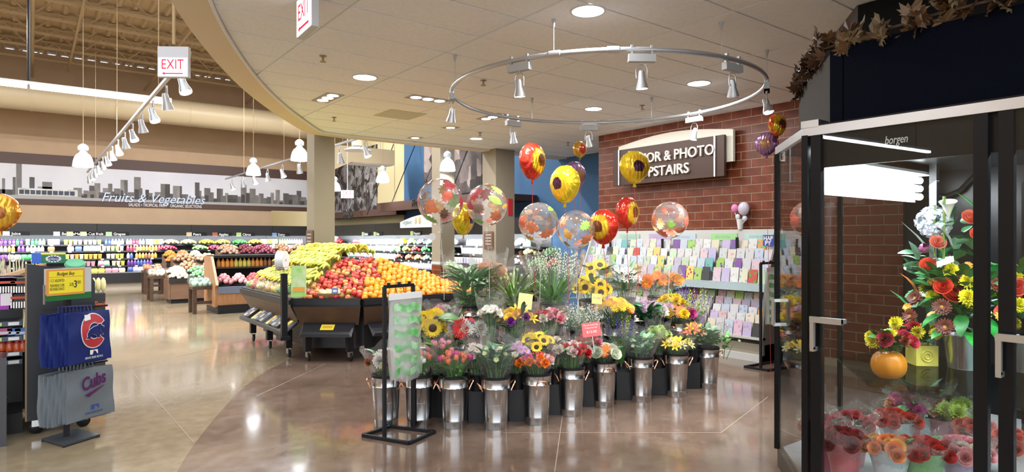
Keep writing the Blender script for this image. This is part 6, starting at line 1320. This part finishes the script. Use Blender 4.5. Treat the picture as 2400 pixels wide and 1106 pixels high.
def bubble(px, py, rpx, d, label, seed, zanch, sq=1.0):
    p = WP(px, py, d); r = rpx / F * d; t = thing('bubble_balloon', label, 'balloon', p, 0, 'clear leaf printed balloons')
    MB().lathe([(.001, r), (r * .35, r * .937), (r * .65, r * .76), (r * .88, r * .475), (r * .99, r * .1), (r * .98, -r * .2), (r * .86, -r * .51), (r * .62, -r * .79), (r * .35, -r * .95), (r * .14, -r * 1.04), (.018, -r * 1.12), (.016, -r * 1.28), (.022, -r * 1.36)], 32, cap=False, M=Matrix.Diagonal((sq, sq, 1, 1))).build('skin', m_bub, t, True, 0)
    rr = random.Random(seed)
    for i in range(19):
        a = i * 2.4 + rr.uniform(-.3, .3); z_ = 1 - 2 * (i + .5) / 19; h_ = math.sqrt(1 - z_ * z_); dv = Vector((h_ * math.cos(a), h_ * math.sin(a), z_ * .9))
        shell_leaf(dv, r * .99, r * rr.uniform(.28, .5), rr.uniform(0, 6), rr.choice(('oak', 'oak', 'maple', 'oval'))).build('printed_leaf', m_lp, t, True, 0, color=rr.choice(LC))
    string(t, (0, 0, -r * 1.36), (Vector((p.x, p.y, zanch)) - p) + Vector((.1, .1, 0)))
    return t
bubble(1032, 472, 54, 5.55, 'large clear balloon with printed autumn leaves, leftmost of the pair', 1, 1.0)
bubble(1141, 480, 49, 5.7, 'clear balloon with printed autumn leaves beside the leftmost one', 2, 1.0)
bubble(1262, 521, 47, 5.5, 'clear leaf printed balloon under the red and yellow balloon', 3, 1.0)
bubble(1350, 537, 45, 5.7, 'clear leaf printed balloon touching the red sunflower balloon', 4, 1.0)
bubble(1570, 515, 43, 6.2, 'clear leaf printed balloon in front of the brick wall and cards', 5, 1.0)
# foil balloons
def foil_mat(name, outer, inner, core):
    m = mat(name, outer, .16, .55); nt = m.node_tree; b_ = nt.nodes['Principled BSDF']; tc = nt.nodes.new('ShaderNodeTexCoord')
    vm = nt.nodes.new('ShaderNodeVectorMath'); vm.operation = 'MULTIPLY'; vm.inputs[1].default_value = (1, 0, 1); nt.links.new(tc.outputs['Object'], vm.inputs[0])
    ln = nt.nodes.new('ShaderNodeVectorMath'); ln.operation = 'LENGTH'; nt.links.new(vm.outputs[0], ln.inputs[0])
    nz = nt.nodes.new('ShaderNodeTexNoise'); nz.inputs['Scale'].default_value = 18; nt.links.new(tc.outputs['Object'], nz.inputs[0])
    ad = nt.nodes.new('ShaderNodeMath'); ad.operation = 'MULTIPLY_ADD'; ad.inputs[1].default_value = .05; nt.links.new(nz.outputs[0], ad.inputs[0]); nt.links.new(ln.outputs[1], ad.inputs[2])
    cr = nt.nodes.new('ShaderNodeValToRGB'); cr.color_ramp.interpolation = 'EASE'; E = cr.color_ramp.elements
    E[0].position = 0; E[0].color = (*core, 1); E[1].position = .075; E[1].color = (*core, 1)
    for p_, c_ in ((.085, inner), (.12, inner), (.15, outer)): e_ = E.new(p_); e_.color = (*c_, 1)
    nt.links.new(ad.outputs[0], cr.inputs[0]); nt.links.new(cr.outputs[0], b_.inputs['Base Color'])
    nb = nt.nodes.new('ShaderNodeTexWave'); nb.inputs['Scale'].default_value = 9; nb.inputs['Distortion'].default_value = 6; nt.links.new(tc.outputs['Object'], nb.inputs[0])
    bp_ = nt.nodes.new('ShaderNodeBump'); bp_.inputs['Strength'].default_value = .35; bp_.inputs['Distance'].default_value = .01; nt.links.new(nb.outputs[0], bp_.inputs['Height']); nt.links.new(bp_.outputs[0], b_.inputs['Normal'])
    return m
F_yel = foil_mat('foil_yellow_sunflower', (.82, .6, .03), (.75, .42, .02), (.05, .012, .03))
F_red = foil_mat('foil_red_sunflower', (.6, .035, .02), (.8, .5, .03), (.2, .06, .02))
F_grn = foil_mat('foil_green_red', (.05, .3, .03), (.6, .3, .05), (.5, .05, .03))
F_pur = foil_mat('foil_purple', (.16, .06, .16), (.3, .15, .3), (.4, .2, .1))
F_org = foil_mat('foil_orange', (.75, .25, .03), (.8, .45, .05), (.3, .1, .02))
def foil(px, py, rw, rh, d, m, turn, label, zanch=1.0, tie=True):
    """mylar balloon: flattened disc facing local -Y with puckered seam and tail"""
    p = WP(px, py, d); a, c = rw / F * d, rh / F * d; r = max(a, c)
    t = thing('foil_balloon', label, 'balloon', p, turn - YAW, 'foil balloons over the flowers')
    def fn(u, v):
        th = 2 * pi * u; q = pi * v; rim = math.sin(q); y_ = -math.cos(q)
        pk = 1 + .02 * math.cos(22 * th) * rim ** 6
        k = r * pk; x_ = math.cos(th) * rim; z_ = math.sin(th) * rim
        pear = 1 - .16 * max(0, -z_) ; return (k * x_ * pear, r * .62 * y_ * (1 - .1 * max(0, -z_)), k * z_ * (1.04 if z_ < 0 else 1))
    MB().grid(fn, 32, 14).build('skin', m, t, True, 0)
    MB().add([(-.012, 0, -r * .98), (.012, 0, -r * .98), (.02, 0, -r * 1.25), (-.02, 0, -r * 1.25)], [(0, 1, 2, 3)]).build('tail', m, t)
    if tie: MB().tube([(0, 0, -r * 1.2), (.02, .01, (zanch - p.z) * .5), (.05, 0, zanch - p.z)], .0022, 4).build('ribbon', mat('ribbon_red', (.4, .04, .04), .4), t)
foil(1248, 377, 30, 43, 5.6, F_red, 1.0, 'red and yellow foil balloon hanging in front of the blue wall')
foil(1324, 431, 36, 44, 5.6, F_yel, -.9, 'yellow sunflower foil balloon before the blue wall')
foil(1347, 410, 30, 32, 6.1, F_pur, .7, 'dark maroon foil balloon behind the yellow sunflower balloon')
foil(1414, 531, 34, 41, 5.75, F_red, -.8, 'red foil balloon with yellow sunflower centre above the sunflowers')
foil(1470, 498, 33, 38, 6.2, F_red, .9, 'red foil balloon floating before the brick wall')
foil(1487, 391, 38, 38, 6.0, F_yel, .28, 'yellow sunflower foil balloon covering part of the wall sign')
foil(1086, 512, 30, 38, 6.1, F_yel, 1.2, 'yellow foil balloon half hidden between the two clear balloons')
foil(1359, 350, 18, 19, 8.0, F_grn, .6, 'small green and red foil balloon near the ceiling', .005)
foil(1822, 292, 24, 26, 6.9, F_red, .5, 'red and yellow foil balloon near the end of the ring track', .005)
foil(1796, 337, 24, 27, 7.1, F_pur, -.6, 'purple foil balloon before the brick wall beside the cooler', .005)
foil(-4, 497, 27, 44, 4.6, F_org, .5, 'orange foil balloon cut by the left edge of the picture', 1.3)
# hanging tag strings with paper discs in the greens
for px, py, d, lab in ((1013, 555, 5.75, 'round white balloon weight tag under the leftmost clear balloon'), (1105, 612, 5.75, 'round white paper tag above the tall greens')):
    p = WP(px, py, d); t = ob('paper_tag', None, M=face_M(p, R_CAM, (0, 0, 1)), label=lab, cat='tag')
    MB().lathe([(.034, 0), (.034, .003)], 18).build('disc', M_white, t); MB().tube([(0, .034, 0), (0, .12, 0)], .0015, 4).build('string', M_grey, t)
# ================================================================ LEFT FOREGROUND: endcap, shelf, bag stand
m_nb = mat('endcap_dark', (.012, .014, .02), .45)
ec = thing('endcap_cabinet', 'tall dark end panel cabinet on casters behind the blue bags', 'cabinet', (0, 0, 0))
eY = 6.28; e0 = GY(63, 700, eY).x; e1 = e0 + .45
zt_ = GY(70, 618, eY).z
pts = [(e0, .11), (e1, .11), (e1, zt_ - .16), (e1 - .04, zt_ - .09), (e1 - .12, zt_ - .05), (e1 - .3, zt_ - .03), (e0, zt_)]
MB().prism(pts, 0, .05, Matrix(((1, 0, 0, 0), (0, 0, 1, eY), (0, 1, 0, 0), (0, 0, 0, 1)))).build('end_panel', m_nb, ec)
MB().b2((e0 + .02, eY + .05, .11), (e1 - .02, eY + .75, zt_ - .2)).build('cabinet_body', m_nb, ec)
MB().b2((e0 - .012, eY, .11), (e0, eY + .4, zt_)).build('edge_trim', mat('bronze_trim', (.22, .15, .09), .35, .5), ec)
for x in (e0 + .06, e1 - .08):
    cs = MB().lathe([(.04, -.02), (.05, -.014), (.05, .014), (.04, .02)], 16, Matrix.Translation((x, eY + .03, .05)) @ Matrix.Rotation(pi / 2, 4, 'X')).build('caster', M_black, ec, True); MB().b2((x - .03, eY, .06), (x + .03, eY + .06, .11)).build('caster_plate', M_silver, cs)
# things lying on the cabinet
gb = GY(80, 612, eY + .1); bx = thing('gum_box', 'green and blue gum carton with a white starburst on top of the dark cabinet', 'box', (e0 + .03, eY + .02, zt_ + .0))
MB().b2((.06, 0, 0), (.22, .16, .07)).build('carton', mat('carton_green', (.0, .16, .07), .35), bx); MB().b2((.0, .0, 0), (.06, .16, .085)).build('blue_end', mat('carton_blue', (.02, .12, .6), .35), bx)
MB().b2((.06, 0, .07), (.22, .16, .082)).build('yellow_top', M_yellow, bx); MB().ball((.14, -.001, .035), .028, 14, 8, (1.3, .12, .8)).build('logo_oval', mat('logo_blue', (.02, .05, .2), .4), bx, True)
for a in range(14): MB().b2((.14 + .045 * math.cos(a * .45) - .007, -.003, .036 + .024 * math.sin(a * .45) - .005), (.14 + .045 * math.cos(a * .45) + .007, -.001, .036 + .024 * math.sin(a * .45) + .005)).build('logo_ray', M_white, bx)
text('eclipse', 'lettering', M_white, .028, bx, face_M((.095, -.006, .026), (1, 0, 0), (0, 0, 1)), .1, .0005, width=.09)
gm = thing('green_lid', 'round green lid leaning on the far edge of the dark cabinet', 'lid', GY(176, 622, eY + .5), 0); MB().lathe([(.075, 0), (.08, .01), (.07, .03), (.001, .038)], 20, Matrix.Rotation(.5, 4, 'X')).build('lid_body', mat('lid_green', (.12, .45, .25), .3), gm, True)
MB().tube([(.05, 0, -.02), (.09, 0, -.1), (.08, 0, -.25)], .008, 5).build('lid_strap', MC['lid_green'], gm)
for i in range(5):
    q = GY(112 + i * 14, 618 + 1.5 * i, eY + .32); o = thing('snack_pack', ('orange', 'red', 'pink', 'cream', 'white')[i] + ' snack pack lying on top of the dark cabinet', 'packet', (q.x, q.y, zt_ - .19), .3 * i, 'snack packs on the dark cabinet')
    MB().b2((-.05, -.03, 0), (.05, .03, .14 - .01 * i)).build('packet_body', M_oc, o, color=((.8, .35, .15), (.6, .1, .08), (.7, .35, .35), (.75, .65, .5), (.75, .75, .75))[i]); MB().b2((-.05, -.032, .05), (.05, -.03, .08)).build('packet_print', M_oc, o, color=(.8, .8, .7))
# shelf unit at the very left with batteries and small goods
su = thing('snack_shelf', 'black shelf unit with price strips at the left edge of the picture', 'shelf', (0, 0, 0)); sY = 6.5
MB().b2((-1.2, sY + .35, .08), (e0 - .03, sY + .4, 1.24)).build('back_panel', mat('shelf_back_dark', (.02, .02, .022), .5), su)
MB().b2((-1.2, sY - .1, 0), (e0 - .03, sY + .4, .16)).build('base', M_black, su)
def sz(py): return GY(30, py, sY).z
m_pst = mat('price_strip', (.55, .72, .2), .5)
for py in (755, 790, 826, 845):
    z = sz(py); s = MB().b2((-1.2, sY, z - .012), (e0 - .03, sY + .36, z)).build('shelf', M_black, su)
    MB().b2((-1.2, sY - .012, z - .03), (e0 - .03, sY, z + .008)).build('price_rail', mat('rail_dark', (.06, .08, .12), .4), s)
    for k in range(4): MB().b2((e0 - .12 - k * .11, sY - .015, z - .024), (e0 - .05 - k * .11, sY - .012, z + .002)).build('price_tag', m_pst if k % 2 else M_white, s)
def goods(name, label, px, py, w_, h_, c1, c2, grp, d_=.05):
    q = GY(px, py, sY + .03); t = thing(name, label, 'packet', q, 0, grp)
    MB().b2((0, 0, 0), (w_, d_, h_)).build('packet_body', M_oc, t, color=c1); MB().b2((.008, -.002, h_ * .12), (w_ - .008, 0, h_ * .5)).build('packet_print', M_oc, t, color=c2); return t
for i, (px, py) in enumerate(((21, 690), (21, 726), (-4, 690))):
    t = goods('battery_pack', ('upper', 'lower', 'leftmost')[i] + ' black battery pack on the snack shelf', px, py, .115, .13, (.02, .02, .025), (.06, .06, .07), 'battery packs on the snack shelf')
    for k in range(6): MB().tube([(.015 + k * .017, -.006, .012), (.015 + k * .017, -.006, .062)], .006, 6).build('battery', M_chrome, t)
    MB().b2((.01, -.003, .085), (.105, 0, .105)).build('red_band', M_oc, t, color=(.6, .08, .03))
goods('toy_pack', 'purple boxed item with a white label on the snack shelf', -2, 726, .09, .26, (.35, .03, .4), (.75, .7, .75), 'purple boxes on the snack shelf')
for i, (px, py, c) in enumerate(((-3, 786, (.6, .15, .3)), (17, 786, (.06, .2, .55)), (35, 786, (.08, .25, .6)))): goods('candy_box', ('pink', 'dark blue', 'bright blue')[i] + ' candy box on the middle snack shelf', px, py, .085, .055, c, (.7, .7, .75), 'candy boxes on the snack shelf')
for i, (px, py) in enumerate(((-2, 822), (17, 822), (34, 822), (48, 822))):
    q = GY(px + 6, py, sY + .06); t = thing('candy_jar', 'small red capped jar on the lowest snack shelf, %s from the edge' % ('first', 'second', 'third', 'fourth')[i], 'jar', q, 0, 'red capped jars on the snack shelf')
    MB().lathe([(.028, 0), (.03, .05), (.022, .07)], 12).build('jar_body', M_ocg, t, True, color=(.6, .1, .03)); MB().lathe([(.02, .07), (.02, .09), (.001, .092)], 12).build('jar_cap', M_ocg, t, True, color=(.7, .02, .02))
MB().b2((-1.2, sY - .45, .62), (e0 - .12, sY - .1, .66)).b2((e0 - .16, sY - .45, .0), (e0 - .12, sY - .4, .62)).b2((-1.2, sY - .16, .0), (-1.15, sY - .1, .62)).build('counter_ledge', mat('ledge_grey', (.05, .05, .06), .15), su)
t = thing('potted_plant', 'dark potted foliage plant under the ledge at the left edge', 'plant', (e0 - .24, sY - .28, 0)); MB().lathe([(.09, 0), (.12, .26), (.125, .28), (.1, .28)], 16).build('pot', mat('pot_brown', (.06, .03, .02), .4), t, True)
for i in range(22): ob('leaf', LF['oval'], t, M=Matrix.Translation((.03 * math.cos(i), .03 * math.sin(i), .27 + .01 * (i % 6))) @ Matrix.Rotation(i * 2.4, 4, 'Z') @ Matrix.Rotation(-R.uniform(.2, 1.1), 4, 'Y') @ Matrix.Scale(1.5, 4), color=vary((.04, .16, .03), .3))
# white wheat display with a wicker band behind the shelf
wh_ = thing('wheat_display', 'pale dried grass bunch tied with a straw coloured band at the left edge', 'plant', GY(20, 640, 7.4)); wh_.location.z = .5
mb = MB(); rr = random.Random(2)
for i in range(260):
    x, y = rr.uniform(-.6, .24), rr.uniform(-.15, .15); mb.tube([(x, y, 0), (x + rr.uniform(-.12, .12), y, rr.uniform(.5, .93))], .005, 3, caps=False)
mb.build('straw', mat('pale_straw', (.7, .66, .5), .7), wh_, kind='stuff')
MB().tube([(-.6, -.2, .60), (-.2, -.22, .64), (.05, -.22, .72), (.27, -.2, .82)], [.05, .05, .04, .02], 8).build('straw_band', mat('straw_band', (.5, .3, .16), .7), wh_, True)
MB().b2((-.6, -.12, -.5), (.25, .12, .02)).build('crate', M_black, wh_)
# citrus carton behind the bags
q = GY(197, 736, 9.0); cbx = thing('citrus_carton', 'black citrus carton with orange pictures and red lettering', 'box', (q.x, 9.0, 0)); cw = GY(247, 736, 9.0).x - q.x; ch_ = GY(220, 688, 9.0).z
for z0, z1 in ((0, ch_ * .55), (ch_ * .56, ch_)): MB().b2((0, 0, z0), (cw, .4, z1)).build('carton', mat('carton_black', (.02, .018, .018), .5), cbx)
for k in range(2): MB().ball((cw * (.28 + k * .46), -.004, ch_ * .68), .05, 14, 8, (1.1, .05, .9)).build('printed_fruit', mat('print_orange', (.85, .32, .03), .5), cbx, True)
text('Florida', 'lettering', mat('print_red', (.8, .12, .02), .5), .1, cbx, face_M((.1, -.004, ch_ * .82), (1, 0, 0), (0, 0, 1)), .3, .001, width=cw * .6)
co = thing('corn_bunch', 'pale corn cobs standing on the citrus carton', 'corn', (q.x + cw * .5, 9.2, ch_))
for k in range(5): MB().ball((-.1 + k * .05, 0, .09), .03, 8, 6, (1, 1, 3)).build('corn_cob', mat('corn_pale', (.7, .62, .3), .6), co, True)
# ---- floor stand with blue and grey shopping bags
sb = GZ(165, 1036, 0)
bs = thing('shopping_bag_stand', 'dark metal floor stand holding the blue and grey shopping bags', 'stand', (0, 0, 0))
B4 = [GZ(97, 1034, 0), GZ(150, 1049, 0), GZ(235, 1023, 0), GZ(178, 1010, 0)]
MB().prism([p_.xy for p_ in B4], .008, .022).build('base_plate', mat('stand_slate', (.045, .05, .06), .4), bs)
for p_ in B4: MB().lathe([(.012, 0), (.012, .008)], 10, Matrix.Translation(((p_.x * .93 + sb.x * .07), (p_.y * .93 + sb.y * .07), 0))).build('foot', M_black, bs)
c0 = GZ(156, 1028, 0); PZ = 1.16
MB().b2((c0.x - .02, c0.y - .02, .02), (c0.x + .02, c0.y + .02, PZ)).build('pole', M_blackm, bs)
RB_, UB_ = Vector((.985, -.02, 0)).normalized(), Vector((0, 0, 1))
rgt = (GZ(280, 1000, .0) - GZ(150, 1040, 0)); rgt.z = 0; rgt.normalize(); back = Vector((-rgt.y, rgt.x, 0))
# sign holder and price card
p = WP(163, 664, 4.75); Ms = face_M(p, rgt, (0, 0, 1))
ph = ob('price_sign', None, M=Ms, label='yellow Budget Buy price sign on a green and white holder above the blue bags', cat='sign')
k_ = 4.75 / F; 
MB().b2((-57 * k_, -38 * k_, -.006), (54 * k_, 36 * k_, -.003)).build('holder_board', mat('holder_white', (.55, .56, .55), .5), ph)
MB().b2((-57 * k_, -38 * k_, -.003), (54 * k_, -23 * k_, -.001)).build('green_band', mat('holder_green', (.01, .14, .03), .5), ph)
MB().b2((-53 * k_, -26 * k_, -.003), (36 * k_, 34 * k_, .002)).build('card_border', mat('card_orange', (.72, .3, .06), .5), ph)
MB().b2((-48 * k_, -21 * k_, .002), (32 * k_, 30 * k_, .003)).build('card_panel', M_yellow, ph)
MB().b2((-48 * k_, 15.5 * k_, .003), (32 * k_, 17 * k_, .0035)).build('rule', MC['card_orange'], ph)
MB().b2((-59 * k_, -44 * k_, -.008), (-56 * k_, 0, .002)).build('clip', M_silver, ph)
def tx(s_, x, y, sz_, wd, sh=0, bv=.0): text(s_, 'lettering', M_ink, sz_, ph, Matrix.Translation((x * k_, y * k_, .0036)), sh, .0003, width=wd * k_, bevel=bv)
tx('Budget Buy', -30, 20, .035, 42, .2, .0005); tx('1 CT. ASSORTED', -46, 5, .03, 33); tx('TEAM BEAN CUBS', -46, -6, .03, 33); tx('REUSABLE BAGS', -46, -14, .03, 33); tx('2/$', -1, -6, .034, 10); tx('3', 10, -10, .075, 7, 0, .001); tx('00', 18, -2, .035, 8)
MB().b2((-.02, -.17, -.03), (.02, -38 * k_ + .02, -.008)).build('holder_neck', M_black, ph)
def bag_set(nm, label, pl, pr, ptop, pbot, d, n, m, mside, grp):
    """a hanging pack of flat shopping bags; the front one separate"""
    tl = WP(pl, ptop, d); 
    wd = (pr - pl) / F * d * 1.0; ht = (pbot - ptop) / F * d
    res = []
    for i in range(n):
        off = -rgt * (.018 * i) + back * (.016 * i) * .9
        t = thing(nm, label[0] if i == 0 else label[1] + ', %s behind the front one' % ('first', 'second', 'third', 'fourth', 'fifth', 'sixth', 'seventh')[i - 1], 'bag', tl + off - rgt * 0, 0, grp)
        rr = random.Random(i * 7 + n); 
        def fn(u, v, rr=rr, i=i):
            q = rgt * (u * wd * (1 + .05 * v)) + Vector((0, 0, -v * ht * (1 - .0 * u))) + back * (-.02 * math.sin(pi * u) * math.sin(pi * v) + .006 * math.sin(9 * v + i * 2 + 3 * u)); return tuple(q + Vector((0, 0, .01 * math.sin(3 * u + i))))
        m1 = MB().grid(fn, 10, 10); m2 = MB().grid(lambda u, v: tuple(Vector(fn(u, v)) + back * (.012 + .02 * math.sin(pi * v))), 10, 10); 
        m1.add(m2.v, m2.f)
        m1.grid(lambda u, v: tuple(Vector(fn(0, v)) + back * (.012 + .02 * math.sin(pi * v)) * u), 2, 10)
        m1.build('bag_panel', m, t, True, 60)
        MB().tube([tuple(rgt * wd * .4 + back * .01 + Vector((0, 0, -.02))), tuple(rgt * wd * .42 + back * .02 + Vector((0, 0, .05))), tuple(rgt * wd * .58 + back * .02 + Vector((0, 0, .05))), tuple(rgt * wd * .6 + back * .01 + Vector((0, 0, -.02)))], .006, 5).build('handle', mside, t)
        res.append((t, fn, wd, ht))
    return res
m_bb = mat('blue_bag', (.006, .018, .13), .4, bump=.4, bscale=14); m_gb = mat('grey_bag', (.14, .165, .19), .45, bump=.4, bscale=14)
bl = bag_set('shopping_bag', ('front blue shopping bag with a red and white round logo', 'blue shopping bag in the hanging pack'), 160, 263, 737, 858, 4.72, 8, m_bb, m_bb, 'blue shopping bags on the stand')
gl = bag_set('shopping_bag', ('front grey shopping bag with purple script lettering', 'grey shopping bag in the hanging pack'), 156, 272, 876, 996, 4.78, 8, m_gb, m_gb, 'grey shopping bags on the stand')
for s_ in (0, 1):
    z_ = (WP(160, 730, 4.72).z, WP(160, 868, 4.78).z)[s_]; a_ = Vector((c0.x, c0.y, z_)); MB().bar(a_, a_ + rgt * .3 - back * .05, .014).bar(a_, a_ - rgt * .12 + back * .1, .014).build('arm', M_blackm, bs)
# printed emblem on the blue bag
def on_bag(rec, u, v, lift=.004): t, fn, wd, ht = rec; q = Vector(fn(u, v)) - back * lift; return q
t, fn, wd, ht = bl[0]
def disc(rec, cu, cv, r0, r1, a0, a1, m, name, lift=.004, n=26, asp=1.0):
    t, fn, wd, ht = rec; v_ = []; 
    for i in range(n + 1):
        a = a0 + (a1 - a0) * i / n
        for r_ in (r0, r1): v_.append(tuple(on_bag(rec, cu + r_ * math.cos(a) / wd, cv - r_ * asp * math.sin(a) / ht, lift)))
    MB().add(v_, [(2 * i, 2 * i + 1, 2 * i + 3, 2 * i + 2) for i in range(n)]).build(name, m, t)
m_lw = mat('logo_white', (.75, .75, .75), .5); m_lr = mat('logo_red', (.45, .03, .04), .5)
disc(bl[0], .56, .40, .045, .105, .55, 2 * pi - .55, m_lw, 'emblem_outline', .005, asp=1.3); disc(bl[0], .56, .40, .05, .099, .62, 2 * pi - .62, m_lr, 'emblem_letter', .007, asp=1.3)
def poly_on(rec, pts_, cu, cv, s_, m, name, lift): MB().add([tuple(on_bag(rec, cu + x * s_ / rec[2], cv - y * s_ / rec[3], lift)) for x, y in pts_], [tuple(range(len(pts_)))]).build(name, m, rec[0])
bear = [(-1.0, -.75), (-.62, -.78), (-.55, -.55), (-.25, -.35), (.1, -.5), (.2, -.78), (.55, -.78), (.5, -.6), (.62, -.42), (.9, -.5), (.95, -.35), (.6, -.15), (.62, .1), (.95, .22), (1.0, .42), (.75, .5), (.62, .72), (.4, .72), (.25, .55), (-.2, .45), (-.65, .2), (-.9, -.25), (-.85, -.55)]
poly_on(bl[0], bear, .57, .40, .078, m_lw, 'emblem_animal_outline', .009); poly_on(bl[0], [(x * .93, y * .91 - .01) for x, y in bear], .57, .40, .078, m_bb, 'emblem_animal', .0115)
poly_on(bl[0], [(-.5, -.5), (.45, -.35), (.5, .35), (-.4, .45)], .40, .12, .05, m_lw, 'hang_tag', .02)
for rec, cv, m1_, m2_ in ((bl[0], .83, m_lw, m_lw), (gl[0], .80, mat('logo_navy', (.03, .06, .3), .5), MC['logo_navy'])):
    poly_on(rec, [(-1, -.6), (-.35, -.6), (.0, .6), (-1, .6)], .56, cv, .03, m1_, 'league_mark', .006); poly_on(rec, [(.1, .6), (1, .6), (1, -.6), (.7, -.3), (.45, .25), (.1, .25)], .56, cv, .03, m1_, 'league_mark', .006)
    q = on_bag(rec, .36, cv + .12, .007); text('REDUCE. REUSE. RECYCLE.', 'lettering', m2_, .022, rec[0], face_M(q, rgt, (0, 0, 1)), 0, .0004, width=.145)
q = on_bag(gl[0], .28, .42, .012); text('Cubs', 'lettering', mat('logo_purple', (.08, .008, .09), .5), .14, gl[0][0], face_M(q, rgt + Vector((0, 0, .22)), Vector((0, 0, 1)) - rgt * .22), .25, .001, width=.2, bevel=.004)
poly_on(gl[0], [(-.9, -.25), (1.0, .35), (.75, .15), (-.3, -.35), (-.5, -.5)], .52, .45, .09, MC['logo_purple'], 'underline_swash', .012)
